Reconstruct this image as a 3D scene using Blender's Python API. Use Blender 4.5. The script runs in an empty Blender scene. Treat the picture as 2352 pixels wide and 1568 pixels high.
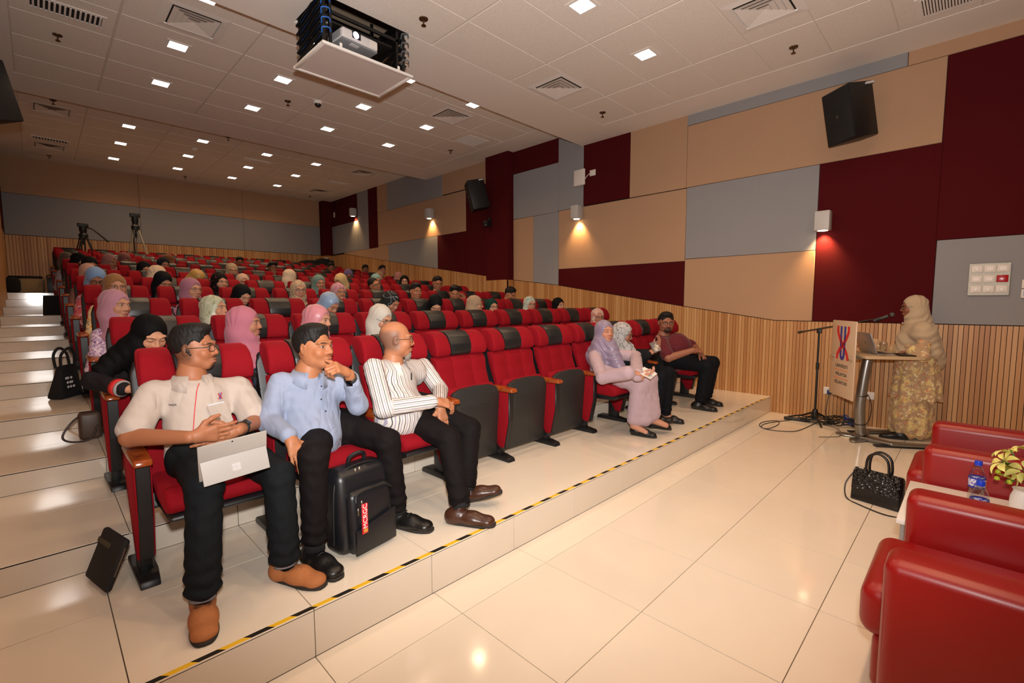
import bpy, bmesh, math, random
import numpy as np
from mathutils import Vector, Matrix

random.seed(7)
C = bpy.context.scene.collection
PI = math.pi
R = math.radians

# ------------------------------------------------------------------ camera
CAM = Vector((0.0, 0.0, 1.5))
YAW, PITCH, ROLL = 0.79046, -0.08514, -0.00281
FPX = 1074.37
F_ = Vector((math.sin(YAW) * math.cos(PITCH), math.cos(YAW) * math.cos(PITCH), math.sin(PITCH)))
_r = Vector((math.cos(YAW), -math.sin(YAW), 0))
_u = _r.cross(F_)
R_ = _r * math.cos(ROLL) + _u * math.sin(ROLL)
U_ = -_r * math.sin(ROLL) + _u * math.cos(ROLL)
cam = bpy.data.cameras.new('camera')
cam.sensor_width = 36.0
cam.lens = FPX / 2352 * 36.0
cam.clip_start = 0.05
cam_ob = bpy.data.objects.new('camera', cam)
C.objects.link(cam_ob)
M = Matrix((R_, U_, -F_)).transposed().to_4x4()
M.translation = CAM
cam_ob.matrix_world = M
sc = bpy.context.scene
sc.camera = cam_ob

# ------------------------------------------------------------------ light
w = bpy.data.worlds.new('world'); sc.world = w; w.use_nodes = True
w.node_tree.nodes['Background'].inputs[0].default_value = (0.9, 0.75, 0.6, 1)
w.node_tree.nodes['Background'].inputs[1].default_value = 0.02
sc.view_settings.view_transform = 'Standard'
sc.view_settings.look = 'None'
sc.view_settings.exposure = EXPO = 0.0
sc.view_settings.gamma = 1.0
sc.view_settings.use_curve_mapping = False
sc.cycles.use_denoising = True
sc.cycles.max_bounces = 8
sc.cycles.diffuse_bounces = 4
sc.cycles.glossy_bounces = 4
sc.cycles.transmission_bounces = 6
sc.cycles.transparent_max_bounces = 8
sc.cycles.caustics_reflective = False
sc.cycles.caustics_refractive = False
sc.cycles.sample_clamp_indirect = 4.0

FLASH_W = 850.0
LAMP_W = 1.9
LAMP_COL = (1.0, 0.62, 0.33)

def light(name, kind, loc, energy, col, **kw):
    l = bpy.data.lights.new(name, kind); l.energy = energy; l.color = col
    for k, v in kw.items(): setattr(l, k, v)
    o = bpy.data.objects.new(name, l); C.objects.link(o); o.location = loc
    return o
# the photographer's flash, on top of the camera
fl = light('camera_flash', 'SPOT', (0.0, -0.03, 1.73), FLASH_W, (1.0, 0.96, 0.92), spot_size=R(152), spot_blend=1.0, shadow_soft_size=0.045)
fl.rotation_euler = Vector((math.sin(YAW+.04), math.cos(YAW+.04), 0.40)).to_track_quat('-Z', 'Y').to_euler()

# ------------------------------------------------------------------ helpers
def srgb(r, g, b):
    f = lambda c: (c/255/12.92 if c/255 <= 0.04045 else ((c/255+0.055)/1.055)**2.4)
    return (f(r), f(g), f(b), 1.0)

def at(px, py, x=None, y=None, z=None):
    d = R_ * ((px-1176)/FPX) - U_ * ((py-784)/FPX) + F_
    if z is not None: t = (z-CAM.z)/d.z
    elif x is not None: t = x/d.x
    else: t = y/d.y
    return CAM + d*t

def depth(p): return (Vector(p)-CAM).dot(F_)

class NT:
    def __init__(s, name):
        s.m = bpy.data.materials.new(name); s.m.use_nodes = True
        s.t = s.m.node_tree; s.p = s.t.nodes['Principled BSDF']
    def n(s, typ, **kw):
        o = s.t.nodes.new(typ)
        for k, v in kw.items():
            if k.startswith('i_'):
                key = k[2:]; key = int(key) if key.isdigit() else key.replace('_', ' ')
                s.set(o.inputs[key], v)
            else: setattr(o, k, v)
        return o
    def set(s, inp, v):
        if hasattr(v, 'is_output') or isinstance(v, bpy.types.NodeSocket): s.t.links.new(v, inp)
        else: inp.default_value = v
    def math(s, op, a, b=None, c=None, clamp=False):
        o = s.t.nodes.new('ShaderNodeMath'); o.operation = op; o.use_clamp = clamp
        for i, v in enumerate((a, b, c)):
            if v is not None: s.set(o.inputs[i], v)
        return o.outputs[0]
    def mix(s, f, a, b, blend='MIX'):
        o = s.t.nodes.new('ShaderNodeMix'); o.data_type = 'RGBA'; o.blend_type = blend
        s.set(o.inputs[0], f); s.set(o.inputs[6], a); s.set(o.inputs[7], b)
        return o.outputs[2]
    def noise(s, vec=None, scale=5., detail=2., rough=.5):
        o = s.n('ShaderNodeTexNoise'); o.inputs['Scale'].default_value = scale; o.inputs['Detail'].default_value = detail; o.inputs['Roughness'].default_value = rough
        if vec is not None: s.set(o.inputs['Vector'], vec)
        return o.outputs[0]
    def ramp(s, fac, stops, interp='LINEAR'):
        o = s.n('ShaderNodeValToRGB'); e = o.color_ramp; e.interpolation = interp
        while len(e.elements) < len(stops): e.elements.new(0.5)
        for el, (p, c) in zip(e.elements, stops): el.position = p; el.color = c if len(c) == 4 else (*c, 1)
        s.set(o.inputs[0], fac); return o.outputs[0]
    def bump(s, h, strength=.3, dist=.01):
        o = s.n('ShaderNodeBump'); o.inputs['Strength'].default_value = strength; o.inputs['Distance'].default_value = dist
        s.set(o.inputs['Height'], h); s.t.links.new(o.outputs[0], s.p.inputs['Normal'])
    def obj(s): return s.n('ShaderNodeTexCoord').outputs['Object']
    def geo(s): return s.n('ShaderNodeNewGeometry').outputs['Position']
    def base(s, v): s.set(s.p.inputs['Base Color'], v)

def mat(name, col, rough=.6, metal=0., spec=.5, bump=None, vary=0., coat=0., sheen=0., emit=None):
    k = NT(name); p = k.p
    if len(col) == 3: col = srgb(*col)
    p.inputs['Roughness'].default_value = rough; p.inputs['Metallic'].default_value = metal
    p.inputs['Specular IOR Level'].default_value = spec
    p.inputs['Coat Weight'].default_value = coat
    p.inputs['Sheen Weight'].default_value = sheen
    p.inputs['Base Color'].default_value = col
    if bump or vary:
        sc_, st = bump or (40, 0)
        nz = k.noise(k.obj(), sc_, 3, .6)
        if st: k.bump(nz, st, .01)
        if vary:
            n2 = k.noise(k.obj(), sc_*.25, 2)
            k.base(k.mix(n2, tuple(c*(1-vary) for c in col[:3])+(1,), tuple(min(1, c*(1+vary)) for c in col[:3])+(1,)))
    if emit:
        p.inputs['Emission Color'].default_value = emit[0]; p.inputs['Emission Strength'].default_value = emit[1]
    return k.m

def wrap_me(name, bm, m, smooth=True):
    me = bpy.data.meshes.new(name)
    bm.normal_update(); bm.to_mesh(me); bm.free()
    for mm in (m if isinstance(m, (list, tuple)) else [m]): me.materials.append(mm)
    if smooth: me.shade_smooth()
    return me

def link(name, me, parent=None, loc=None, rot=None):
    o = bpy.data.objects.new(name, me); C.objects.link(o)
    if parent is not None: o.parent = parent
    if loc is not None: o.location = loc
    if rot is not None: o.rotation_euler = rot
    return o

def tag(o, label=None, cat=None, group=None, kind=None):
    if label: o['label'] = label
    if cat: o['category'] = cat
    if group: o['group'] = group
    if kind: o['kind'] = kind
    return o

def thing(name, label, cat, loc=(0, 0, 0), rotz=0, group=None):
    o = bpy.data.objects.new(name, None); C.objects.link(o); o.empty_display_size = .1
    o.location = loc; o.rotation_euler = (0, 0, rotz)
    return tag(o, label, cat, group)

def copy_tree(o, parent=None):
    c = o.copy(); C.objects.link(c)
    if parent is not None: c.parent = parent
    for ch in list(o.children): copy_tree(ch, c)
    return c

def add_box(bm, lo, hi, bev=0., seg=2, M=None):
    r = bmesh.ops.create_cube(bm, size=1)
    vs = r['verts']
    for v in vs:
        v.co = Vector([lo[i] + (hi[i]-lo[i])*(v.co[i]+.5) for i in range(3)])
    if bev:
        es = list({e for v in vs for e in v.link_edges})
        rr = bmesh.ops.bevel(bm, geom=es, offset=bev, segments=seg, profile=.5, affect='EDGES')
        vs = list({v for f in rr['faces'] for v in f.verts} | {v for v in vs if v.is_valid})
    if M is not None:
        for v in vs: v.co = M @ v.co
    return vs

def add_prism(bm, poly, a, b, axis='x', bev=0., seg=2, M=None):
    """polygon in the two other axes, extruded along axis from a to b"""
    def P(u, v, t):
        return {'x': Vector((t, u, v)), 'y': Vector((u, t, v)), 'z': Vector((u, v, t))}[axis]
    va = [bm.verts.new(P(u, v, a)) for u, v in poly]
    vb = [bm.verts.new(P(u, v, b)) for u, v in poly]
    n = len(poly)
    fs = [bm.faces.new(va), bm.faces.new(vb[::-1])]
    for i in range(n): fs.append(bm.faces.new((va[i], vb[i], vb[(i+1) % n], va[(i+1) % n])))
    bmesh.ops.recalc_face_normals(bm, faces=fs)
    vs = va+vb
    if bev:
        es = list({e for v in vs for e in v.link_edges})
        rr = bmesh.ops.bevel(bm, geom=es, offset=bev, segments=seg, profile=.5, affect='EDGES')
        vs = list({v for f in rr['faces'] for v in f.verts} | {v for v in vs if v.is_valid})
    if M is not None:
        for v in vs: v.co = M @ v.co
    return vs

def add_tube(bm, pts, rad, seg=8, cap=True, closed=False):
    pts = [Vector(p) for p in pts]; n = len(pts)
    rads = rad if isinstance(rad, (list, tuple)) else [rad]*n
    rings = []; prev = None
    for i, p in enumerate(pts):
        a = pts[i-1] if (i > 0 or closed) else p
        b = pts[(i+1) % n] if (i < n-1 or closed) else p
        t = (b-a).normalized()
        if prev is None:
            up = Vector((0, 0, 1)) if abs(t.z) < .9 else Vector((1, 0, 0))
            x = t.cross(up).normalized()
        else:
            x = (prev - t*prev.dot(t)); x = x.normalized() if x.length > 1e-6 else t.orthogonal().normalized()
        prev = x; y = t.cross(x)
        rings.append([bm.verts.new(p + (x*math.cos(k*2*PI/seg) + y*math.sin(k*2*PI/seg))*rads[i]) for k in range(seg)])
    m = n if closed else n-1
    for i in range(m):
        A, B = rings[i], rings[(i+1) % n]
        for k in range(seg): bm.faces.new((A[k], A[(k+1) % seg], B[(k+1) % seg], B[k]))
    if cap and not closed:
        bm.faces.new(rings[0][::-1]); bm.faces.new(rings[-1])
    return rings

def smooth_path(pts, n=6):
    P = [Vector(p) for p in pts]; out = []
    for i in range(len(P)-1):
        p0 = P[max(i-1, 0)]; p1 = P[i]; p2 = P[i+1]; p3 = P[min(i+2, len(P)-1)]
        for k in range(n):
            t = k/n
            out.append(.5*((2*p1)+(p2-p0)*t+(2*p0-5*p1+4*p2-p3)*t*t+(3*p1-p0-3*p2+p3)*t**3))
    out.append(P[-1]); return out

def add_lathe(bm, prof, seg=24, M=None, cap=True):
    rings = []
    for r, z in prof:
        rings.append([bm.verts.new(Vector((r*math.cos(2*PI*k/seg), r*math.sin(2*PI*k/seg), z))) for k in range(seg)])
    for A, B in zip(rings, rings[1:]):
        for k in range(seg): bm.faces.new((A[k], A[(k+1) % seg], B[(k+1) % seg], B[k]))
    if cap:
        bm.faces.new(rings[0][::-1]); bm.faces.new(rings[-1])
    vs = [v for r in rings for v in r]
    if M is not None:
        for v in vs: v.co = M @ v.co
    return vs

def obj(name, fn, m, parent=None, loc=None, rot=None, smooth=True, flat=False):
    bm = bmesh.new(); fn(bm)
    me = wrap_me(name, bm, m, smooth)
    if smooth and not flat:
        try: me.set_sharp_from_angle(angle=R(38))
        except Exception: pass
    return link(name, me, parent, loc, rot)

def ord_(n): return ['zeroth','first','second','third','fourth','fifth','sixth','seventh','eighth','ninth','tenth','eleventh','twelfth'][n]
# ------------------------------------------------------------------ setting: sizes
XL, XR, YF, YB = -0.42, 6.916, -3.4, 15.35
PZ, PY, RIS, PITCH_R = 0.213, 1.9085, 0.1356, 1.0885     # first platform, tread rise and depth
Y1R = 2.963
YR1, XS, SP = 3.05, 0.32, 0.5814                          # seat rows: back top of the first row, left edge, seat pitch
H1, H2, H3, YC1, YC2 = 4.224, 4.49, 4.74, 5.07, 9.80
def plat(k): return PZ + RIS*(k-1)
def rowy(k): return YR1 + PITCH_R*(k-1)
def treadz(y):
    if y < PY: return 0.
    return plat(1 + max(0, int(math.floor((y-Y1R)/PITCH_R))+1))
WL = [(-9, 1.245), (1.91, 1.235), (3.16, 1.415), (5.62, 1.80), (6.83, 1.94), (9.39, 2.30), (11.65, 2.62), (14.3, 3.01), (20, 3.01)]
def wl(y):
    for (a, za), (b, zb) in zip(WL, WL[1:]):
        if a <= y <= b: return za+(zb-za)*(y-a)/(b-a)

# ------------------------------------------------------------------ setting: materials
def tile_mat(name, col):
    k = NT(name)
    rnd = k.n('ShaderNodeObjectInfo').outputs['Random']
    g = k.geo()
    nz = k.noise(g, 1.3, 4, .55)
    c = k.ramp(nz, [(.3, tuple(x*.93 for x in col[:3])), (.7, col)])
    k.base(k.mix(k.math('MULTIPLY', rnd, .12), c, tuple(x*.8 for x in col[:3])+(1,)))
    k.p.inputs['Roughness'].default_value = .09
    k.p.inputs['Specular IOR Level'].default_value = .55
    k.bump(k.noise(g, 3.0, 1), .012, .05)
    return k.m
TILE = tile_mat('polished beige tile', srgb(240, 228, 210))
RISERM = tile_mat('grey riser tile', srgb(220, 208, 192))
GROUT = mat('grout', (120, 104, 90), .9)
def fabric_panel(name, col):
    k = NT(name); k.p.inputs['Roughness'].default_value = .92; k.p.inputs['Specular IOR Level'].default_value = .15
    g = k.geo()
    k.base(k.mix(k.noise(g, 2.0, 3), tuple(x*.94 for x in col[:3])+(1,), col))
    k.bump(k.noise(g, 420, 1), .25, .003); return k.m
TAN = fabric_panel('tan wall fabric', srgb(180, 144, 114))
GREY = fabric_panel('grey wall fabric', srgb(146, 144, 145))
MAROON = fabric_panel('maroon wall fabric', srgb(76, 11, 16))
def wood_slat(axis):
    k = NT('oak slat '+axis)
    g = k.geo(); s = k.n('ShaderNodeSeparateXYZ'); k.set(s.inputs[0], g)
    v = s.outputs['Y' if axis == 'y' else 'X']
    cell = k.math('FLOOR', k.math('DIVIDE', v, .04 if axis == 'y' else .055))
    wn = k.n('ShaderNodeTexWhiteNoise', noise_dimensions='1D'); k.set(wn.inputs['W'], cell)
    cb = k.n('ShaderNodeCombineXYZ'); k.set(cb.inputs[0], k.math('MULTIPLY', v, 60.)); k.set(cb.inputs[1], k.math('MULTIPLY', cell, 3.7)); k.set(cb.inputs[2], k.math('MULTIPLY', s.outputs['Z'], 2.2))
    gr = k.noise(cb.outputs[0], 1.2, 4, .6)
    c = k.ramp(wn.outputs[0], [(0, srgb(176, 122, 70)), (.5, srgb(200, 148, 92)), (1, srgb(212, 166, 112))])
    k.base(k.mix(k.math('MULTIPLY', gr, .45), c, srgb(140, 88, 46)))
    k.p.inputs['Roughness'].default_value = .48
    return k.m
SLATY, SLATX = wood_slat('y'), wood_slat('x')
SLATBACK = mat('dark slat backing', (46, 30, 20), .95)
def ceil_mat(name, col, grain):
    k = NT(name); k.p.inputs['Roughness'].default_value = .95; k.p.inputs['Specular IOR Level'].default_value = .1
    g = k.geo()
    if grain:
        nz = k.noise(g, 130, 2, .7)
        k.base(k.ramp(nz, [(.35, tuple(x*.82 for x in col[:3])), (.55, col)]))
        k.bump(nz, .15, .003)
    else: k.base(k.mix(k.noise(g, 1.5, 2), tuple(x*.95 for x in col[:3])+(1,), col))
    return k.m
CTILE = ceil_mat('mineral ceiling tile', srgb(234, 226, 216), True)
CGYP = ceil_mat('painted ceiling board', srgb(234, 226, 218), False)
CGRID = mat('ceiling grid', (212, 202, 190), .6)
PAINT = mat('wall paint', (190, 165, 140), .9)
WHITE = mat('white enamel', (232, 226, 220), .45)
WHITEP = mat('white plastic', (226, 216, 206), .4)
BLACKP = mat('black plastic', (22, 22, 23), .45)
BLACKM = mat('black painted metal', (14, 14, 14), .4, bump=(300, .05))
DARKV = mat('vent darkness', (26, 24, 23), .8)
CHROME = mat('chrome', (215, 212, 208), .18, 1.)
STEEL = mat('brushed steel', (168, 164, 158), .32, 1., bump=(90, .03))

def struct(name, label=None):
    o = bpy.data.objects.new(name, None); C.objects.link(o); o['kind'] = 'structure'
    return o

# ------------------------------------------------------------------ floor and terraces
floor = struct('floor')
def slab(bm):
    add_box(bm, (XL-.1, YF-.1, -.25), (XR+.1, PY+.02, -.009))
    for k in range(1, 13):
        y0 = PY+.009 if k == 1 else Y1R + PITCH_R*(k-2)+.009
        y1 = (YB+.1) if k == 12 else Y1R + PITCH_R*(k-1)+.03
        add_box(bm, (XL-.1, y0, -.2), (XR+.1, y1, plat(k)-.009))
obj('terrace_base', slab, GROUT, floor, smooth=False)
def cut(lo, hi, start, pitch):
    e = [lo]; k = math.ceil((lo-start)/pitch+1e-6)
    while start+k*pitch < hi-1e-4: e.append(start+k*pitch); k += 1
    return e+[hi]
G = .002
def tile(name, lo, hi, m):
    obj(name, lambda bm: add_box(bm, lo, hi), m, floor, smooth=False)
xs = cut(XL, XR, 1.35, .6145); ys = cut(-2.0, PY, 1.678, .61)
for x0, x1 in zip(xs, xs[1:]):
    for y0, y1 in zip(ys, ys[1:]): tile('tile', (x0+G, y0+G, -.009), (x1-G, y1-G, 0), TILE)
obj('stage_floor_strip', lambda bm: add_box(bm, (XL, YF, -.009), (XR, -2.0, 0)), TILE, floor, smooth=False)
ex = cut(XL, XR, .738, .6)
for x0, x1 in zip(ex, ex[1:]):
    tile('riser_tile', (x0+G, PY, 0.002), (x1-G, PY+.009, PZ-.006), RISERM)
    tile('tile', (x0+G, PY, PZ-.009), (x1-G, 2.512-G, PZ), TILE)
    tile('tile', (x0+G, 2.512+G, PZ-.009), (x1-G, Y1R-G, PZ), TILE)
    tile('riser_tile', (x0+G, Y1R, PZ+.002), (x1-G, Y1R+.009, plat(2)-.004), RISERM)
for k in range(2, 13):
    y0 = Y1R+PITCH_R*(k-2); y1 = YB if k == 12 else y0+PITCH_R
    for x0, x1 in ((XL, .255), (.255, .86)):
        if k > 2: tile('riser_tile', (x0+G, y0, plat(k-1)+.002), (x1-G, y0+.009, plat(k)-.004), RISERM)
        ym = y0+.61
        if k < 12: tile('tile', (x0+G, y0, plat(k)-.009), (x1-G, ym-G, plat(k)), TILE)
        tile('tile', (x0+G, (ym if k < 12 else y0)+G, plat(k)-.009), (x1-G, y1-G, plat(k)), TILE)
    obj('tread_strip', lambda bm: add_box(bm, (.86+G, y0, plat(k)-.009), (XR, y1, plat(k))), TILE, floor, smooth=False)
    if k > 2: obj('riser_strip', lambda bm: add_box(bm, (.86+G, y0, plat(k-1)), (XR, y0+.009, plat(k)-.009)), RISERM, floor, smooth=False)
# hazard tape on the edge of the first platform
kt = NT('yellow and black hazard tape')
s_ = kt.n('ShaderNodeSeparateXYZ'); kt.set(s_.inputs[0], kt.obj())
v_ = kt.math('FRACT', kt.math('DIVIDE', kt.math('ADD', s_.outputs[0], kt.math('MULTIPLY', s_.outputs[1], 1.0)), .172))
kt.base(kt.mix(kt.math('GREATER_THAN', v_, .5), srgb(28, 26, 22), srgb(236, 190, 40))); kt.p.inputs['Roughness'].default_value = .45
o = obj('hazard_tape', lambda bm: add_box(bm, (XL, PY+.002, PZ), (6.70, PY+.024, PZ+.0012)), kt.m, smooth=False)
tag(o, 'yellow and black striped tape along the platform edge', 'tape')

# ------------------------------------------------------------------ walls
wall_right = struct('wall_right'); wall_back = struct('wall_back'); wall_left = struct('wall_left'); wall_front = struct('wall_front')
obj('wall_core', lambda bm: add_box(bm, (XR+.035, YF-.1, -.2), (XR+.2, YB+.1, 5.1)), SLATBACK, wall_right, smooth=False)
obj('wall_core', lambda bm: add_box(bm, (XL-.2, YB+.035, -.2), (XR+.2, YB+.2, 5.1)), SLATBACK, wall_back, smooth=False)
obj('wall_core', lambda bm: add_box(bm, (XL-.2, YF-.1, -.2), (XL-.02, YB+.1, 5.1)), PAINT, wall_left, smooth=False)
obj('wall_core', lambda bm: add_box(bm, (XL-.2, YF-.2, -.2), (XR+.2, YF, 5.1)), PAINT, wall_front, smooth=False)
def panel(y0, y1, z0, z1, m, x=None, par=None):
    x = XR if x is None else x; g = .0022
    def f(bm):
        zb0 = (lambda y: wl(y)+.006) if z0 is None else (lambda y: z0)
        add_prism(bm, [(y0+g, zb0(y0)+g), (y1-g, zb0(y1)+g), (y1-g, z1-g), (y0+g, z1-g)], x, x+.034, 'x', bev=.004, seg=1)
    return obj('acoustic_panel', f, m, par or wall_right)
P_ = panel
P_(YF, .36, 2.15, 4.075, MAROON); P_(YF, .69, 4.075, H1+.01, TAN); P_(YF, .345, None, 2.15, GREY)
P_(.36, 3.18, 3.183, 4.075, TAN); P_(.69, 3.19, 4.075, H1+.01, GREY)
P_(.345, 1.475, None, 3.183, MAROON); P_(1.475, 3.17, 2.13, 3.183, GREY)
def kinkpanel(bm):
    g = .0022
    add_prism(bm, [(1.475+g, wl(1.475)+.008), (1.91, wl(1.91)+.008), (3.17-g, wl(3.17)+.008), (3.17-g, 2.13-g), (1.475+g, 2.13-g)], XR, XR+.034, 'x', bev=.004, seg=1)
obj('acoustic_panel', kinkpanel, TAN, wall_right)
P_(3.18, 4.135, 3.183, H1+.01, TAN); P_(4.135, 5.06, 3.19, H1+.01, MAROON)
P_(3.17, 5.615, 2.1, 3.175, TAN); P_(3.17, 5.615, None, 2.1, MAROON)
P_(5.06, 5.63, 3.175, H2+.01, GREY)
P_(5.63, 6.80, 4.055, H2+.01, MAROON); P_(5.63, 6.80, 3.16, 4.055, GREY)
P_(5.615, 6.25, None, 3.16, GREY); P_(6.25, 6.80, None, 3.16, TAN)
# pillar
XP = XR-.15
obj('acoustic_panel', lambda bm: add_box(bm, (XP, 6.80, wl(6.8)+.01), (XR+.034, 7.47, H2+.01), .004, 1), MAROON, wall_right)
P_(7.47, 9.17, 4.02, H2+.01, TAN); P_(7.47, 8.30, None, 4.02, MAROON); P_(8.30, 9.385, None, 3.09, MAROON)
P_(8.30, 12.19, 3.09, 4.0, TAN)
P_(9.17, 11.66, 4.0, H3+.01, GREY); P_(11.66, 12.19, 4.0, H3+.01, TAN)
P_(9.385, 11.65, None, 3.09, GREY); P_(11.65, 12.19, None, 3.09, TAN)
P_(12.19, 12.715, 3.05, H3+.01, MAROON); P_(12.715, 13.36, 3.05, H3+.01, GREY)
P_(13.36, 15.10, 3.94, H3+.01, MAROON); P_(13.36, 15.10, 3.05, 3.94, GREY); P_(12.19, 14.3, None, 3.05, TAN)
# back corner pillar and back wall panels
obj('acoustic_panel', lambda bm: add_box(bm, (6.62, 15.10, 3.02), (XR+.03, YB+.03, H3+.01), .004, 1), MAROON, wall_back)
def bpanel(x0, x1, z0, z1, m):
    obj('acoustic_panel', lambda bm: add_box(bm, (x0+.002, YB, z0+.002), (x1-.002, YB+.034, z1-.002), .004, 1), m, wall_back)
bx = [XL, 1.985, 4.366, 6.62]
for a, b in zip(bx, bx[1:]):
    bpanel(a, b, 3.02, 3.93, GREY); bpanel(a, b, 3.93, H3+.01, TAN)
# slats: near ones singly, far ones joined
def slat_boxes(bm, y0, y1):
    y = y0
    while y < y1-1e-6:
        on = 6.80 <= y < 7.46
        x = (XP if on else XR)+.002
        z0 = max(0, treadz(y)-.03)
        add_prism(bm, [(y+.0025, z0), (y+.0375, z0), (y+.0375, wl(y+.037)), (y+.0025, wl(y))], x, x+.033, 'x')
        y += .04
y = -.64
while y < 2.0:
    obj('slat', lambda bm: slat_boxes(bm, y, y+.03), SLATY, wall_right, smooth=False); y += .04
o = obj('slat_run', lambda bm: slat_boxes(bm, 2.0, YB), SLATY, wall_right, smooth=False); o['kind'] = 'stuff'
o = obj('slat_run', lambda bm: slat_boxes(bm, YF+.04, -.66), SLATY, wall_right, smooth=False); o['kind'] = 'stuff'
for i_ in range(4):
    obj('slat', lambda bm: add_box(bm, (XP+.002+i_*.036, 6.802, treadz(6.8)-.03), (XP+.035+i_*.036, 6.84, wl(6.8)+.006)), SLATY, wall_right, smooth=False)
obj('pillar_core', lambda bm: add_box(bm, (XP+.036, 6.85, 0), (XR+.03, 7.46, H2)), SLATBACK, wall_right, smooth=False)
def bslats(bm):
    x = XL
    while x < XR:
        yb = 15.12 if x > 6.62 else YB
        add_box(bm, (x+.003, yb+.002, plat(12)-.03), (x+.052, yb+.033, 3.012)); x += .055
    add_box(bm, (6.63, 15.14, 1.6), (XR, YB, 3.0))
o = obj('slat_run', bslats, SLATX, wall_back, smooth=False); o['kind'] = 'stuff'
# left wall: same cladding, hardly seen
def lpanel(y0, y1, z0, z1, m):
    obj('acoustic_panel', lambda bm: add_box(bm, (XL-.03, y0+.002, z0), (XL, y1-.002, z1), .004, 1), m, wall_left)
lpanel(14.2, 15.33, 3.03, H3+.01, MAROON); lpanel(9.8, 14.2, 3.03, H3+.01, TAN); lpanel(5.0, 9.8, 2.3, H2+.01, GREY); lpanel(YF, 5.0, 1.6, H1+.01, TAN)
def lslats(bm):
    y = YF+.02
    while y < YB-.05:
        z1 = 3.02 if y > 9.8 else (2.29 if y > 5 else 1.59)
        add_box(bm, (XL-.03, y+.0025, max(0, treadz(y)-.03)), (XL-.002, y+.0375, z1)); y += .04
o = obj('slat_run', lslats, SLATY, wall_left, smooth=False); o['kind'] = 'stuff'

# ------------------------------------------------------------------ ceilings
ceiling = struct('ceiling')
def cbox(name, lo, hi, m, bev=0): return obj(name, lambda bm: add_box(bm, lo, hi, bev, 1), m, ceiling, smooth=False)
GX = [-.03, .785, 1.95, 3.12, 4.29, 5.50, 6.345]
def bay(z, y0, y1, gy, front, back):
    # border boards
    if front: cbox('border_board', (XL-.05, y0, z), (XR+.05, gy[0], z+.03), CGYP)
    if back and not (abs(z-H1) < 1e-3): cbox('border_board', (XL-.05, gy[-1], z), (XR+.05, y1, z+.03), CGYP)
    cbox('border_board', (XL-.05, gy[0], z), (GX[0], gy[-1], z+.03), CGYP)
    cbox('border_board', (GX[-1], gy[0], z), (XR+.05, gy[-1], z+.03), CGYP)
    for xa, xb in zip(GX, GX[1:]):
        for ya, yb in zip(gy, gy[1:]):
            cbox('ceiling_tile', (xa+.011, ya+.004, z+.001), (xb-.011, yb-.004, z+.02), CTILE, .003)
    cbox('ceiling_grid', (GX[0], gy[0], z+.006), (GX[-1], gy[-1], z+.03), CGRID)
gy1 = [-1.75, -1.12, -.5, .118, .715, 1.288, 1.885, 2.478, 3.075, 3.68, 4.29]
bay(H1, YF, YC1, gy1, True, True)
# the strip behind the last tiles, with the opening of the projector lift
LX0, LX1, LY0, LY1 = 1.93, 2.85, 4.25, 4.90
gy_edge = 4.29
cbox('border_board', (XL-.05, gy_edge, H1), (LX0, YC1, H1+.03), CGYP); cbox('border_board', (LX1, gy_edge, H1), (XR+.05, YC1, H1+.03), CGYP)
cbox('border_board', (LX0, LY1, H1), (LX1, YC1, H1+.03), CGYP)
cbox('bulkhead_face', (XL-.05, YC1, H1), (XR+.05, YC1+.03, H2+.03), CGYP)
gy2 = [5.20, 5.86, 6.49, 7.135, 7.79, 8.435, 9.075]
bay(H2, YC1, YC2, gy2, True, True)
cbox('bulkhead_face', (XL-.05, YC2, H2), (XR+.05, YC2+.03, H3+.03), CGYP)
gy3 = [9.90, 10.64, 11.30-.31, 11.62, 12.25, 12.88, 13.50, 14.13, 14.6, 14.98]
gy3 = [9.95, 10.58, 11.21, 11.84, 12.47, 13.10, 13.73, 14.36, 14.98]
bay(H3, YC2, YB+.05, gy3, True, True)
cbox('roof_slab', (XL-.2, YF-.2, 5.05), (XR+.2, YB+.2, 5.15), PAINT)
for z in (H1,):
    cbox('plenum_liner', (LX0-.6, LY0-.5, 4.95), (LX1+.6, LY1+.1, 4.98), PAINT)

# ------------------------------------------------------------------ ceiling fittings
GLOW = mat('lamp diffuser', (255, 250, 240), .5, emit=((1.0, .93, .82, 1), 9.0))
def make_downlight():
    t = thing('ceiling_light', '', 'light')
    def fr(bm):
        a, b, c = .118, .088, .082
        for s in range(4):
            Mr = Matrix.Rotation(s*PI/2, 4, 'Z')
            add_prism(bm, [(-a, -a), (a, -a), (b, -b), (-b, -b)], -.006, .0, 'z', M=Mr)
            add_prism(bm, [(-b, -b), (b, -b), (c, -c), (-c, -c)], 0, .03, 'z', M=Mr)
    obj('frame', fr, WHITE, t, smooth=False)
    obj('diffuser', lambda bm: add_box(bm, (-.088, -.088, -.001), (.088, .088, .0008)), GLOW, t, smooth=False)
    return t
dl = make_downlight()
pos = [(3.711, 2.745, 1), (4.909, 2.769, 1), (1.233, 2.75, 1), (3.70, .35, 1), (4.91, .35, 1), (1.25, .35, 1), (2.45, .35, 1),
       (1.352, 5.56, 2), (1.341, 6.824, 2), (1.372, 8.111, 2), (2.516, 5.56, 2), (2.516, 6.825, 2), (2.523, 8.127, 2), (3.707, 5.602, 2), (3.713, 6.873, 2), (3.722, 8.174, 2),
       (4.859, 5.617, 2), (4.893, 6.894, 2), (4.91, 8.176, 2),
       (1.387, 11.305, 3), (1.394, 12.608, 3), (1.409, 14.032, 3), (2.547, 11.279, 3), (2.553, 12.63, 3), (2.595, 13.982, 3),
       (3.757, 11.305, 3), (3.771, 12.661, 3), (3.773, 14.001, 3), (4.824, 11.263, 3), (4.866, 12.623, 3), (4.905, 14.047, 3)]
HZ = {1: H1, 2: H2, 3: H3}
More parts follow.
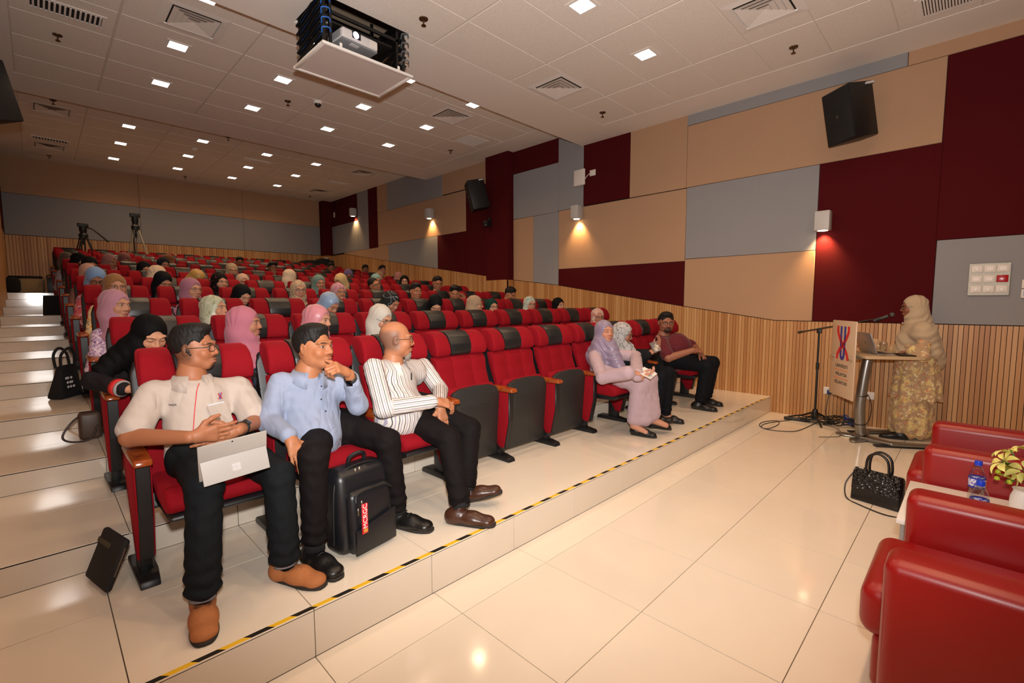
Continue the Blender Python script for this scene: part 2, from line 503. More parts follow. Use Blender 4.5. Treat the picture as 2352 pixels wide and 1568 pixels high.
BAYN = {1: 'front', 2: 'middle', 3: 'rear'}
cnt = {}
for i, (x, y_, b) in enumerate(sorted(pos, key=lambda q: (q[2], q[0], q[1]))):
    o = dl if i == 0 else copy_tree(dl)
    o.location = (x, y_, HZ[b])
    cnt.setdefault((b, round(x*1.0)), 0); cnt[(b, round(x*1.0))] += 1
    col_ = {1: 'first', 2: 'second', 3: 'second', 4: 'third', 5: 'fourth'}[round(x)]
    tag(o, 'square ceiling light, %s back in the %s line of the %s bay' % (ord_(cnt[(b, round(x*1.0))]), col_, BAYN[b]), 'light', 'square downlights in the ceiling')
    lo = light("lamp_glow", "AREA", (0, 0, -.012), LAMP_W*{1: 2.7, 2: .75, 3: .14}[b], LAMP_COL, shape='SQUARE', size=.16, spread=R(140))
    lo.parent = o
def make_vent():
    t = thing('air_diffuser', '', 'vent')
    def sq(bm, a, b, z0, z1, ya=1.):
        for s in range(4):
            Mr = Matrix.Rotation(s*PI/2, 4, 'Z')
            vs = [bm.verts.new(Mr @ Vector(p)) for p in ((-a, -a, z0), (a, -a, z0), (b, -b, z1), (-b, -b, z1))]
            bm.faces.new(vs)
            vs = [bm.verts.new(Mr @ Vector(p)) for p in ((-a, -a, z0+.003), (-b, -b, z1+.003), (b, -b, z1+.003), (a, -a, z0+.003))]
            bm.faces.new(vs)
    obj('frame', lambda bm: (sq(bm, .295, .225, -.004, -.010), sq(bm, .225, .215, -.010, .012)), WHITE, t, smooth=False)
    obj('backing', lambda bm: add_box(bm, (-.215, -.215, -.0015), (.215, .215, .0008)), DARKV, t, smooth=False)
    for i in range(4):
        a = .205-.05*i
        obj('cone', lambda bm: sq(bm, a, a-.052, -.014, -.004), WHITE, t, smooth=False)
    return t
vt = make_vent()
vents = [(4.858, 3.958, 1), (4.956, 1.572, 1), (1.36, 6.125, 2), (4.891, 6.226, 2), (.37, 11.267, 3), (.375, 13.9, 3), (5.967, 11.188, 3), (6.02, 13.9, 3)]
vlab = ['square white air diffuser above the tan and maroon side wall', 'square white air diffuser over the stage, cut by the top of the picture', 'square white air diffuser beside the projector lift', 'square white air diffuser in the middle bay near the side wall', 'square air diffuser in the rear bay near the far left corner', 'square air diffuser nearest the back wall on the left', 'square air diffuser in the rear bay above the side wall', 'square air diffuser nearest the back wall on the right']
for i, (x, y_, b) in enumerate(vents):
    o = vt if i == 0 else copy_tree(vt)
    o.location = (x, y_, HZ[b]); tag(o, vlab[i], 'vent', 'square air diffusers in the ceiling')
def grille(loc, lx, ly, n, along, label):
    t = thing('air_grille', label, 'vent', loc)
    def fr(bm):
        e = .035
        add_box(bm, (-lx-e, -ly-e, -.008), (lx+e, -ly, .0)); add_box(bm, (-lx-e, ly, -.008), (lx+e, ly+e, .0))
        add_box(bm, (-lx-e, -ly, -.008), (-lx, ly, .0)); add_box(bm, (lx, -ly, -.008), (lx+e, ly, .0))
    obj('frame', fr, WHITE, t, smooth=False)
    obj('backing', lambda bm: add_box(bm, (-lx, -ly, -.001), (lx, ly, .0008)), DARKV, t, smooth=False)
    for i in range(n):
        if along == 'x':
            c = -lx + (i+.5)*2*lx/n
            obj('slat', lambda bm: add_box(bm, (c-.004, -ly, -.012), (c+.012, ly, -.003), M=None), WHITE, t, smooth=False)
        else:
            c = -ly + (i+.5)*2*ly/n
            obj('slat', lambda bm: add_box(bm, (-lx, c-.004, -.012), (lx, c+.010, -.003)), WHITE, t, smooth=False)
    return t
grille((.40, 6.83, H2), .27, .11, 14, 'x', 'long slotted air grille at the top left of the middle ceiling bay')
grille((6.0, .36, H1), .17, .17, 16, 'y', 'fine slotted air grille over the speaker, cut by the top of the picture')
grille((5.895, 6.887, H2), .20, .20, 16, 'y', 'flat square return grille above the maroon pillar')
grille((.389, 13.316, H3), .25, .08, 12, 'x', 'slotted air grille in the rear bay between two diffusers')
grille((3.759, 11.981, H3), .26, .08, 10, 'y', 'slotted air grille between the lights of the rear bay')
grille((6.0, 12.62, H3), .25, .10, 10, 'y', 'slotted air grille in the rear bay near the side wall')
BRONZE = mat('bronze sprinkler', (110, 84, 62), .35, .8)
def make_sprinkler():
    t = thing('fire_sprinkler', '', 'sprinkler')
    obj('escutcheon', lambda bm: add_lathe(bm, [(.002, 0), (.045, 0), (.043, -.008), (.016, -.014), (.002, -.014)], 16), BRONZE, t)
    obj('head', lambda bm: (add_tube(bm, [(0, 0, -.012), (0, 0, -.06)], .008, 8), add_lathe(bm, [(.001, -.06), (.022, -.060), (.024, -.064), (.001, -.066)], 12)), BRONZE, t)
    return t
sp = make_sprinkler()
spr = [(2.794, 3.956, 1, 'beside the projector lift'), (5.905, 1.56, 1, 'above the wall speaker over the stage'), (5.925, 4.007, 1, 'in the front ceiling corner above the router'),
       (.343, 7.492, 2, 'at the far left of the middle bay'), (2.814, 7.481, 2, 'beside the white dome camera'), (5.946, 7.584, 2, 'above the maroon pillar'),
       (.377, 10.724, 3, 'above the left diffuser of the rear bay'), (.382, 14.74, 3, 'nearest the back wall on the left'), (2.843, 10.667, 3, 'at the front edge of the rear bay'), (2.879, 14.706, 3, 'near the middle of the back wall'), (6.077, 14.713, 3, 'nearest the back wall on the right')]
for i, (x, y_, b, l) in enumerate(spr):
    o = sp if i == 0 else copy_tree(sp)
    o.location = (x, y_, HZ[b]); tag(o, 'small bronze fire sprinkler '+l, 'sprinkler', 'fire sprinklers in the ceiling')
t = thing('dome_camera', 'small white dome security camera on the middle ceiling bay', 'camera', (3.137, 7.18, H2))
obj('base', lambda bm: add_lathe(bm, [(.001, 0), (.062, 0), (.062, -.03), (.05, -.04), (.001, -.04)], 20), WHITE, t)
obj('dome', lambda bm: add_lathe(bm, [(.046, -.038), (.044, -.055), (.03, -.075), (.012, -.083), (.001, -.084)], 20), BLACKP, t)
o = obj('smoke_detector', lambda bm: add_lathe(bm, [(.001, 0), (.055, 0), (.055, -.02), (.03, -.035), (.001, -.035)], 20), WHITE, None, loc=tuple(at(447, 342, z=H3)))
tag(o, 'small round white smoke detector in the rear ceiling bay', 'detector')
# ------------------------------------------------------------------ auditorium seats
def red_fabric():
    k = NT('red seat fabric'); k.p.inputs['Roughness'].default_value = .85; k.p.inputs['Specular IOR Level'].default_value = .2
    k.p.inputs['Sheen Weight'].default_value = .25; k.p.inputs['Sheen Roughness'].default_value = .4
    k.p.inputs['Sheen Tint'].default_value = srgb(220, 40, 60)
    c = k.obj(); k.base(k.mix(k.noise(c, 14, 2), srgb(122, 2, 16), srgb(134, 4, 20)))
    k.bump(k.noise(c, 700, 1), .25, .002); return k.m
REDF = red_fabric()
BLKL = mat('black headrest leather', (24, 25, 26), .38, bump=(220, .08))
SHELL = mat('black seat shell', (20, 20, 22), .42, bump=(260, .06))
ARMWOOD = NT('varnished armrest wood')
ARMWOOD.base(ARMWOOD.ramp(ARMWOOD.noise(ARMWOOD.obj(), 18, 4, .6), [(.3, srgb(120, 48, 16)), (.7, srgb(165, 80, 32))])); ARMWOOD.p.inputs['Roughness'].default_value = .16
ARMWOOD = ARMWOOD.m
def perf_mat():
    k = NT('perforated black seat pan'); k.p.inputs['Roughness'].default_value = .5
    s = k.n('ShaderNodeSeparateXYZ'); k.set(s.inputs[0], k.obj())
    fx = k.math('ABSOLUTE', k.math('SUBTRACT', k.math('FRACT', k.math('MULTIPLY', s.outputs[0], 62)), .5))
    fz = k.math('ABSOLUTE', k.math('SUBTRACT', k.math('FRACT', k.math('MULTIPLY', s.outputs[2], 62)), .5))
    d = k.math('ADD', k.math('POWER', fx, 2), k.math('POWER', fz, 2))
    inside = k.math('MULTIPLY', k.math('LESS_THAN', k.math('ABSOLUTE', s.outputs[0]), .15), k.math('LESS_THAN', k.math('ABSOLUTE', k.math('SUBTRACT', s.outputs[2], .40)), .10))
    k.base(k.mix(k.math('MULTIPLY', k.math('LESS_THAN', d, .07), inside), srgb(36, 36, 35), srgb(10, 10, 10)))
    return k.m
PERF = perf_mat()
HW = .252
def sharp(me):
    try: me.set_sharp_from_angle(angle=R(40))
    except Exception: pass
def mk(name, fn, m):
    bm = bmesh.new(); fn(bm); me = wrap_me(name, bm, m); sharp(me); return me
def back_fn(bm):
    # lower backrest in three upholstered strips
    xs_ = [-HW+.004, -.095, .095, HW-.004]
    for a, b in zip(xs_, xs_[1:]):
        poly = [(-.335, .40), (-.30, .38), (-.14, .78), (-.12, .865), (-.175, .868), (-.205, .83), (-.215, .74)]
        add_prism(bm, poly, a-.0002, b+.0002, 'x', bev=.011, seg=2)
HEADP = [(-.115, .872), (-.19, .870), (-.205, .90), (-.20, .955), (-.165, 1.02), (-.115, 1.052), (-.055, 1.06), (-.025, 1.045), (-.03, .99)]
def headside(a, b):
    def f(bm): add_prism(bm, HEADP, a, b, 'x', bev=.016, seg=3)
    return f
def wing_fn(bm, s):
    if 1:
        # outer edges lean in a little: the centre panel is wider at its top
        vs = add_prism(bm, HEADP, .098*s, HW*s, 'x', bev=.02, seg=3)
        for v in vs:
            t = (v.co.z-.872)/.19
            if abs(v.co.x) < .15: v.co.x += s*.016*(t-.2)
            else: v.co.x -= s*.010*max(0, t-.55)*2
            v.co.y -= .022*max(0, (abs(v.co.x)-.12)/.13)*(1 if v.co.y < -.1 else .2)
def hpanel_fn(bm):
    P2 = [(y+(.004 if y > -.1 else -.002), z+.002) for y, z in HEADP]
    vs = add_prism(bm, P2, -.099, .099, 'x', bev=.010, seg=2)
    for v in vs:
        t = (v.co.z-.872)/.19
        v.co.x *= 1+.16*(t-.2)
def shell_fn(bm):
    poly = [(-.295, .30), (-.20, .50), (-.10, .78), (-.055, .93), (-.045, .985), (-.02, 1.0), (-.005, .98), (-.035, .78), (-.13, .5), (-.235, .28)]
    vs = add_prism(bm, poly, -.272, .272, 'x', bev=.014, seg=2)
    for v in vs:
        if v.co.z > .9: v.co.x *= 1-.25*((v.co.z-.9)/.1)**2*.4
def seat_dn(bm):
    poly = [(-.20, .385), (-.18, .46), (-.26, .478), (-.58, .483), (-.655, .468), (-.695, .43), (-.685, .385), (-.64, .37)]
    vs = add_prism(bm, poly, -.243, .243, 'x', bev=.022, seg=3)
    for v in vs:
        if v.co.z > .45: v.co.z -= .018*(1-(min(1, abs(v.co.x)/.22))**2)
        if v.co.y < -.6: v.co.y += .035*(abs(v.co.x)/.243)**3
def pan_dn(bm):
    add_prism(bm, [(-.20, .32), (-.20, .386), (-.66, .378), (-.675, .36), (-.63, .335)], -.232, .232, 'x', bev=.012, seg=2)
def seat_up(bm):
    poly = [(-.322, .28), (-.27, .26), (-.235, .34), (-.235, .56), (-.262, .662), (-.30, .684), (-.335, .66)]
    vs = add_prism(bm, poly, -.243, .243, 'x', bev=.022, seg=3)
    for v in vs:
        if v.co.z > .5: v.co.z -= .05*(max(0, abs(v.co.x)-.1)/.143)**2
def pan_up(bm):
    out = [(-.245, .055), (.245, .055), (.245, .56), (.215, .615), (.15, .640), (0, .648), (-.15, .640), (-.215, .615), (-.245, .56)]
    vs = add_prism(bm, out, -.372, -.334, 'y', bev=.010, seg=2)
    for v in vs: v.co.y += .035*((v.co.z-.37)/.31)**2*(1 if v.co.z < .37 else -.15)
ARMX = SP/2
def arm_fn(bm):
    vs = add_prism(bm, [(-.50, .568), (-.49, .598), (-.30, .606), (-.11, .594), (-.10, .566), (-.3, .564)], -.037, .037, 'x', bev=.009, seg=3)
    for v in vs:
        if v.co.y < -.4: v.co.x *= .93
def sidep_fn(bm):
    add_prism(bm, [(-.452, .563), (-.452, .33), (-.405, .118), (-.385, .105), (-.34, .11), (-.13, .45), (-.115, .563)], -.034, .034, 'x', bev=.008, seg=2)
def front_fn(bm):
    add_prism(bm, [(-.462, .562), (-.462, .328), (-.414, .112), (-.40, .115), (-.447, .33), (-.447, .562)], -.0265, .0265, 'x', bev=.003, seg=1)
def ped_fn(bm): add_box(bm, (-.026, -.36, .02), (.026, -.25, .34), .006, 2)
def foot_fn(bm):
    vs = add_prism(bm, [(-.47, 0), (-.455, .03), (-.36, .042), (-.14, .042), (-.12, .03), (-.115, 0)], -.045, .045, 'x', bev=.006, seg=2)
    for v in vs:
        if v.co.y < -.4: v.co.x *= .85
ME = {n: mk(n, f, m) for n, f, m in [('back_shell', shell_fn, SHELL), ('backrest', back_fn, REDF), ('headrest', lambda b_: wing_fn(b_, -1), REDF), ('headrest_r', lambda b_: wing_fn(b_, 1), REDF), ('headrest_panel', hpanel_fn, BLKL),
      ('seat', seat_dn, REDF), ('seat_pan', pan_dn, SHELL), ('seat_u', seat_up, REDF), ('seat_pan_u', pan_up, PERF), ('armrest', arm_fn, ARMWOOD), ('side_panel', sidep_fn, REDF),
      ('arm_front', front_fn, SHELL), ('pedestal', ped_fn, SHELL), ('foot', foot_fn, SHELL)]}
def add_chair(k, j, up, label, endarm=False):
    t = thing('auditorium_seat', label, 'seat', (XS+.252+SP*j, rowy(k), plat(k)), 0, 'red seats of the %s row' % ord_(k))
    for n in ('back_shell', 'backrest', 'headrest', 'headrest_panel'): link(n, ME[n], t)
    link('headrest', ME['headrest_r'], t)
    link('seat', ME['seat_u' if up else 'seat'], t); link('seat_pan', ME['seat_pan_u' if up else 'seat_pan'], t)
    for sx in ([-1, 1] if endarm else [-1]):
        for n in ('armrest', 'side_panel', 'arm_front', 'pedestal', 'foot'): link(n, ME[n], t, (sx*ARMX, 0, 0))
    return t
NSEAT = {k: 10 for k in range(1, 13)}; NSEAT[12] = 9
OCC = {}     # (row, seat) -> short description of the sitter, filled by the people list
# ------------------------------------------------------------------ distance-field modelling of bodies and cloth
class F:
    """a list of smooth primitives, meshed with surface nets"""
    def __init__(s): s.p = []
    def cone(s, a, b, ra, rb=None, k=.02, op=1, fl=None):
        s.p.append(('c', np.array(a, float), np.array(b, float), ra, ra if rb is None else rb, k, op, fl)); return s
    def ell(s, c, r, k=.02, op=1, rot=None):
        s.p.append(('e', np.array(c, float), np.array(r, float), None if rot is None else np.array(rot, float), 0, k, op, None)); return s
    def chain(s, pts, rads, k=.02):
        for i in range(len(pts)-1): s.cone(pts[i], pts[i+1], rads[i], rads[i+1], k)
        return s
    def bounds(s, q):
        if q[0] == 'c':
            r = max(q[3], q[4]); return np.minimum(q[1], q[2])-r, np.maximum(q[1], q[2])+r
        r = q[2] if q[3] is None else np.full(3, q[2].max())
        return q[1]-r, q[1]+r
    def dist(s, q, P):
        if q[0] == 'c':
            a, b = q[1], q[2]; ba = b-a; L = max(ba@ba, 1e-12)
            pa = P-a; t = np.clip((pa@ba)/L, 0, 1)
            v = pa-t[..., None]*ba
            if q[7] is not None:      # flattened section: (direction, factor)
                n, f = q[7]; n = np.asarray(n, float); n = n/np.linalg.norm(n); c = v@n
                v = v+(c*(f-1))[..., None]*n
            return np.sqrt((v*v).sum(-1))-(q[3]+(q[4]-q[3])*t)
        p = P-q[1]
        if q[3] is not None: p = p@q[3]
        r = q[2]; k0 = np.sqrt(((p/r)**2).sum(-1)); k1 = np.sqrt(((p/(r*r))**2).sum(-1))+1e-9
        return k0*(k0-1)/k1
    def mesh(s, vox, post=None, pad=None):
        pad = pad or vox*3
        los, his = zip(*[s.bounds(q) for q in s.p if q[6] == 1])
        lo = np.min(los, 0)-pad; hi = np.max(his, 0)+pad
        n = np.ceil((hi-lo)/vox).astype(int)+1
        D = np.full(n, .1, np.float32)
        ax = [lo[i]+vox*np.arange(n[i]) for i in range(3)]
        for q in s.p:
            a, b = s.bounds(q); m = q[5]+2.5*vox
            i0 = np.clip(np.floor((a-m-lo)/vox).astype(int), 0, n-1); i1 = np.clip(np.ceil((b+m-lo)/vox).astype(int)+1, 1, n)
            if (i1 <= i0).any(): continue
            sl = tuple(slice(x, y) for x, y in zip(i0, i1))
            P = np.stack(np.meshgrid(ax[0][sl[0]], ax[1][sl[1]], ax[2][sl[2]], indexing='ij'), -1)
            d = s.dist(q, P); k = q[5]; E = D[sl]
            if q[6] == 1:
                h = np.maximum(k-np.abs(E-d), 0)/k; D[sl] = np.minimum(E, d)-h*h*k*.25
            else:
                d = -d; h = np.maximum(k-np.abs(E-d), 0)/k; D[sl] = np.maximum(E, d)+h*h*k*.25
        if post is not None:
            P = np.stack(np.meshgrid(*ax, indexing='ij'), -1)
            D = post(P, D)
        D[0] = D[-1] = .1; D[:, 0] = D[:, -1] = .1; D[:, :, 0] = D[:, :, -1] = .1
        return nets(D, lo, vox)
def nets(D, lo, vox):
    S = D < 0
    n = np.array(D.shape)
    c = np.zeros(n-1, np.uint8)
    offs = [(i, j, k) for i in (0, 1) for j in (0, 1) for k in (0, 1)]
    for o in offs: c += S[o[0]:n[0]-1+o[0], o[1]:n[1]-1+o[1], o[2]:n[2]-1+o[2]]
    act = np.argwhere((c > 0) & (c < 8))
    if len(act) == 0: return np.zeros((0, 3)), np.zeros((0, 4), int)
    idx = np.full(n-1, -1, np.int64); idx[tuple(act.T)] = np.arange(len(act))
    val = {o: D[act[:, 0]+o[0], act[:, 1]+o[1], act[:, 2]+o[2]].astype(float) for o in offs}
    acc = np.zeros((len(act), 3)); cnt = np.zeros(len(act))
    for o in offs:
        for d in range(3):
            if o[d] == 0:
                o2 = tuple(o[i]+(1 if i == d else 0) for i in range(3))
                a, b = val[o], val[o2]; m = (a < 0) != (b < 0)
                t = np.where(m, a/np.where(m, a-b, 1), 0)
                p = np.zeros((len(act), 3)); p[:] = o; p[:, d] += t
                acc += p*m[:, None]; cnt += m
    V = lo+vox*(act+acc/cnt[:, None])
    Q = []
    for d in range(3):
        u, v = (d+1) % 3, (d+2) % 3
        sl0 = [slice(1, n[i]-1) for i in range(3)]; sl1 = list(sl0)
        sl0[d] = slice(0, n[d]-1); sl1[d] = slice(1, n[d])
        A, B = S[tuple(sl0)], S[tuple(sl1)]
        e = np.argwhere(A != B)
        if len(e) == 0: continue
        flip = A[tuple(e.T)]
        g = e.copy(); 
        for i in range(3):
            if i != d: g[:, i] += 1
        def cell(du, dv):
            h = g.copy(); h[:, u] -= du; h[:, v] -= dv; return idx[tuple(h.T)]
        q = np.stack([cell(1, 1), cell(0, 1), cell(0, 0), cell(1, 0)], 1)
        q[~flip] = q[~flip][:, ::-1]
        Q.append(q)
    return V, np.concatenate(Q)
def relax(V, Q, it=1, lam=.5):
    for _ in range(it):
        acc = np.zeros_like(V); c = np.zeros(len(V))
        for i in range(4):
            a, b = Q[:, i], Q[:, (i+1) % 4]
            np.add.at(acc, a, V[b]); np.add.at(c, a, 1)
            np.add.at(acc, b, V[a]); np.add.at(c, b, 1)
        V = V+lam*(acc/np.maximum(c, 1)[:, None]-V)
    return V
def np_mesh(name, V, Q, mats, hl=None, st=None):
    me = bpy.data.meshes.new(name)
    me.vertices.add(len(V)); me.vertices.foreach_set('co', np.ascontiguousarray(V, np.float32).ravel())
    me.loops.add(len(Q)*4); me.loops.foreach_set('vertex_index', np.ascontiguousarray(Q, np.int32).ravel())
    me.polygons.add(len(Q)); me.polygons.foreach_set('loop_start', np.arange(0, len(Q)*4, 4, dtype=np.int32))
    try: me.polygons.foreach_set('loop_total', np.full(len(Q), 4, np.int32))
    except Exception: pass
    if hl is not None:
        a = me.attributes.new('hl', 'FLOAT_VECTOR', 'POINT'); a.data.foreach_set('vector', np.ascontiguousarray(hl, np.float32).ravel())
    if st is not None:
        a = me.attributes.new('st', 'FLOAT', 'POINT'); a.data.foreach_set('value', np.ascontiguousarray(st, np.float32))
    for m in mats: me.materials.append(m)
    me.update(calc_edges=True); me.validate(); me.shade_smooth()
    return me
def unit(v):
    v = np.asarray(v, float); return v/max(np.linalg.norm(v), 1e-9)
def head_rot(fwd, roll=0., up=(0, 0, 1)):
    """columns: right-of-viewer x, forward y, up z"""
    y = unit(fwd); x = unit(np.cross(y, up)); z = np.cross(x, y)
    if roll:
        c, s = math.cos(roll), math.sin(roll); x, z = c*x+s*z, c*z-s*x
    return np.stack([x, y, z], 1)

def head_field(male=True, wide=1., ears=True, smile=0., big=1.):
    f = F(); w_ = wide
    f.ell((0, -.018, .032), (.076*w_, .095, .086), .02)
    f.ell((0, .022, -.030), (.063*w_, .068, .078), .03)
    f.ell((0, .052, -.092), (.030*w_, .028, .024), .03)
    for s in (-1, 1):
        f.ell((s*.046*w_, .008, -.066), (.020, .03, .024), .03)
        f.ell((s*.037*w_, .060, -.030-.004*smile), (.024, .020, .022), .022)
        f.cone((s*.014, .088, .021), (s*.046*w_, .073, .022), .010, .009, .016)
        f.ell((s*.032, .094, .001), (.018, .014, .012), .012, op=-1)
        f.ell((s*.032, .0725, .0005), (.0165, .0145, .0115), .006)
        if ears:
            f.ell((s*.079*w_, -.010, -.004), (.008, .019, .031), .008, rot=np.array(Matrix.Rotation(s*-.35, 3, 'Z')) @ np.array(Matrix.Rotation(-.15, 3, 'X')))
            f.ell((s*.0865*w_, -.004, .003), (.006, .009, .016), .006, op=-1)
    f.cone((0, .084, .014), (0, .1005, -.031), .0078, .0122, .014)
    for s in (-1, 1): f.ell((s*.0145, .0905, -.035), (.0095, .011, .0088), .009)
    f.ell((0, .086, -.063), (.024+.006*smile, .013, .0062), .008)
    f.ell((0, .084, -.075), (.020+.004*smile, .013, .0068), .008)
    f.ell((0, .099, -.0690), (.021+.006*smile, .008, .0018), .004, op=-1)
    f.cone((0, -.022, -.03), (0, -.035, -.14), .055, .056, .03)
    return f
HEADS = {}
def head_mesh(vox, **kw):
    key = (round(vox, 4),)+tuple(sorted(kw.items()))
    if key not in HEADS:
        V, Q = head_field(**kw).mesh(vox); HEADS[key] = (V, Q)
    return HEADS[key]

def hand(fwd, palm, side, size=1., curl=(.5, .7, .7), spread=.12, thumb=.6, fingers=None):
    """field in local coordinates with the wrist at 0; fwd = finger direction, palm = palm normal,
    side=+1 when the thumb lies towards cross(palm, fwd)"""
    y = unit(fwd); n = unit(np.asarray(palm, float)-y*np.dot(palm, y)); t = np.cross(n, y)*side
    f = F(); S = size
    def W(a, b, c): return (t*a + y*b + n*c)*S
    for a0, a1, r in ((.024, .030, .013), (.010, .011, .0135), (-.006, -.009, .0125), (-.020, -.026, .0115)):
        f.cone(W(a0*.55, .012, -.001), W(a1, .083, 0), .0145*S, r*S, .012)
    f.cone(W(0, -.008, 0), W(0, .02, 0), .0245*S, .0245*S, .02, fl=(n, 1.15))
    base = [(.030, .086, .045, .027, .020, .0088), (.011, .090, .050, .031, .022, .0092), (-.009, .087, .046, .029, .021, .0086), (-.026, .079, .036, .022, .018, .0076)]
    for i, (a, b, l1, l2, l3, r) in enumerate(base):
        cu = curl if fingers is None else fingers[i]
        sp_ = spread*(1.2-i)*.6
        p = W(a, b, 0); ang = 0.
        d0 = unit(y*math.cos(sp_)+t*math.sin(sp_))
        for L, c_, rr in ((l1, cu[0], r), (l2, cu[1], r*.93), (l3, cu[2], r*.85)):
            ang += c_
            d = d0*math.cos(ang)+n*math.sin(ang)
            q = p+d*L*S; f.cone(p, q, rr*S, rr*.93*S, .006); p = q
    p = W(.022, .022, .006); dirs = [(1.0-thumb*.35, .85, .25+.3*thumb), (.55-thumb*.5, 1., .25+.35*thumb), (.30-thumb*.6, 1., .15+.4*thumb)]
    for L, d, rr in zip((.040, .034, .027), dirs, (.0135, .0108, .0095)):
        d = unit(t*d[0]+y*d[1]+n*d[2]); q = p+d*L*S; f.cone(p, q, rr*S, rr*.92*S, .010); p = q
    return f

# ------------------------------------------------------------------ skin, hair and cloth materials
def skin_mat(name, base, eyes='open', look=(0., 0.), lips=(150, 84, 76), brow=(38, 28, 24), beard=None, stubble=None, smile=0., female=False, teeth=False, brow_th=1.):
    k = NT(name); p = k.p
    at_ = k.n('ShaderNodeAttribute', attribute_name='hl')
    s = k.n('ShaderNodeSeparateXYZ'); k.set(s.inputs[0], at_.outputs['Vector'])
    X, Y, Z = s.outputs; AX = k.math('ABSOLUTE', X)
    front = k.math('GREATER_THAN', Y, .035)
    def ell(x, z, cx, cz, rx, rz, soft=.25):
        a = k.math('POWER', k.math('DIVIDE', k.math('SUBTRACT', x, cx), rx), 2.)
        b = k.math('POWER', k.math('ABSOLUTE', k.math('DIVIDE', k.math('SUBTRACT', z, cz), rz)), 2.)
        d = k.math('SQRT', k.math('ADD', a, b))
        m = k.n('ShaderNodeMapRange'); m.inputs['From Min'].default_value = 1+soft; m.inputs['From Max'].default_value = 1-soft
        k.set(m.inputs['Value'], d)
        return k.math('MULTIPLY', m.outputs[0], front)
    b = srgb(*base)
    nz = k.noise(at_.outputs['Vector'], 28, 3, .6)
    c = k.mix(nz, tuple(x*.88 for x in b[:3])+(1,), tuple(min(1, x*1.08) for x in b[:3])+(1,))
    # warm cheeks and nose
    red = (b[0]*.98, b[1]*.74, b[2]*.70, 1)
    c = k.mix(k.math('MULTIPLY', ell(AX, Z, .040, -.034, .026, .02, .9), .45), c, red)
    c = k.mix(k.math('MULTIPLY', ell(AX, Z, 0., -.034, .018, .014, .8), .35), c, red)
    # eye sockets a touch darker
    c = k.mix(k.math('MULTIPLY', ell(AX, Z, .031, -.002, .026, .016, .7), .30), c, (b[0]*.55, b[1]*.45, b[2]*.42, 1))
    if stubble:
        bk = k.math('MULTIPLY', k.math('LESS_THAN', Y, .045), k.math('GREATER_THAN', AX, .02))
        m = k.n('ShaderNodeMapRange'); m.inputs['From Min'].default_value = stubble[1]; m.inputs['From Max'].default_value = stubble[1]-.03
        k.set(m.inputs['Value'], Z)
        m2 = k.n('ShaderNodeMapRange'); m2.inputs['From Min'].default_value = .030; m2.inputs['From Max'].default_value = .000
        k.set(m2.inputs['Value'], Y)
        m3 = k.n('ShaderNodeMapRange'); m3.inputs['From Min'].default_value = -.085; m3.inputs['From Max'].default_value = -.05
        k.set(m3.inputs['Value'], Z)
        mm = k.math('MULTIPLY', k.math('MULTIPLY', m.outputs[0], m2.outputs[0]), k.math('MULTIPLY', m3.outputs[0], stubble[2]))
        c = k.mix(k.math('MULTIPLY', mm, k.math('ADD', .7, k.math('MULTIPLY', nz, .5)), clamp=True), c, srgb(*stubble[0]))
    # brows: arched
    bz = k.math('ADD', Z, k.math('MULTIPLY', k.math('POWER', k.math('SUBTRACT', AX, .036), 2.), 9.))
    c = k.mix(k.math('MULTIPLY', ell(AX, bz, .033, .0215, .020, .0033*brow_th, .45), .9), c, srgb(*brow))
    if eyes == 'open':
        c = k.mix(k.math('MULTIPLY', ell(AX, Z, .0322, .0020, .0152, .0058, .22), .85), c, srgb(44, 28, 22))
        sc_m = ell(AX, Z, .0320, .0002, .0128, .0040, .15)
        c = k.mix(sc_m, c, srgb(196, 184, 176))
        for sgn in (-1, 1):
            ir = ell(X, Z, sgn*.032+look[0], .0006+look[1], .0060, .0060, .15)
            c = k.mix(k.math('MULTIPLY', ir, sc_m), c, srgb(30, 17, 11))
    else:
        ez = k.math('SUBTRACT', Z, k.math('MULTIPLY', k.math('POWER', k.math('SUBTRACT', AX, .032), 2.), 14.))
        c = k.mix(k.math('MULTIPLY', ell(AX, ez, .032, -.0065, .0160, .0021, .4), .92), c, srgb(36, 24, 20))
    # mouth
    lz = k.math('SUBTRACT', Z, k.math('MULTIPLY', k.math('POWER', X, 2.), 9.*smile))
    c = k.mix(k.math('MULTIPLY', ell(AX, lz, 0., -.0690, .0250+.005*smile, .0105, .2), .75 if female else .45), c, srgb(*lips))
    if teeth: c = k.mix(ell(AX, lz, 0., -.0695, .0185, .0042, .2), c, srgb(226, 216, 204))
    else: c = k.mix(k.math('MULTIPLY', ell(AX, lz, 0., -.0692, .0225+.004*smile, .0014, .5), .85), c, srgb(70, 30, 28))
    for sgn in (1,):
        c = k.mix(k.math('MULTIPLY', ell(AX, Z, .0075, -.0425, .0042, .0022, .4), .8), c, srgb(60, 30, 24))
    if beard:
        for (cx, cz, rx, rz, col, st) in beard:
            m = ell(AX, Z, cx, cz, rx, rz, .35)
            c = k.mix(k.math('MULTIPLY', m, k.math('ADD', st*.75, k.math('MULTIPLY', nz, st*.5)), clamp=True), c, srgb(*col))
    k.base(c)
    p.inputs['Roughness'].default_value = .52; p.inputs['Specular IOR Level'].default_value = .36
    p.inputs['Subsurface Weight'].default_value = .06; p.inputs['Subsurface Radius'].default_value = (.012, .005, .003)
    k.bump(k.noise(at_.outputs['Vector'], 320, 2), .08, .002)
    return k.m
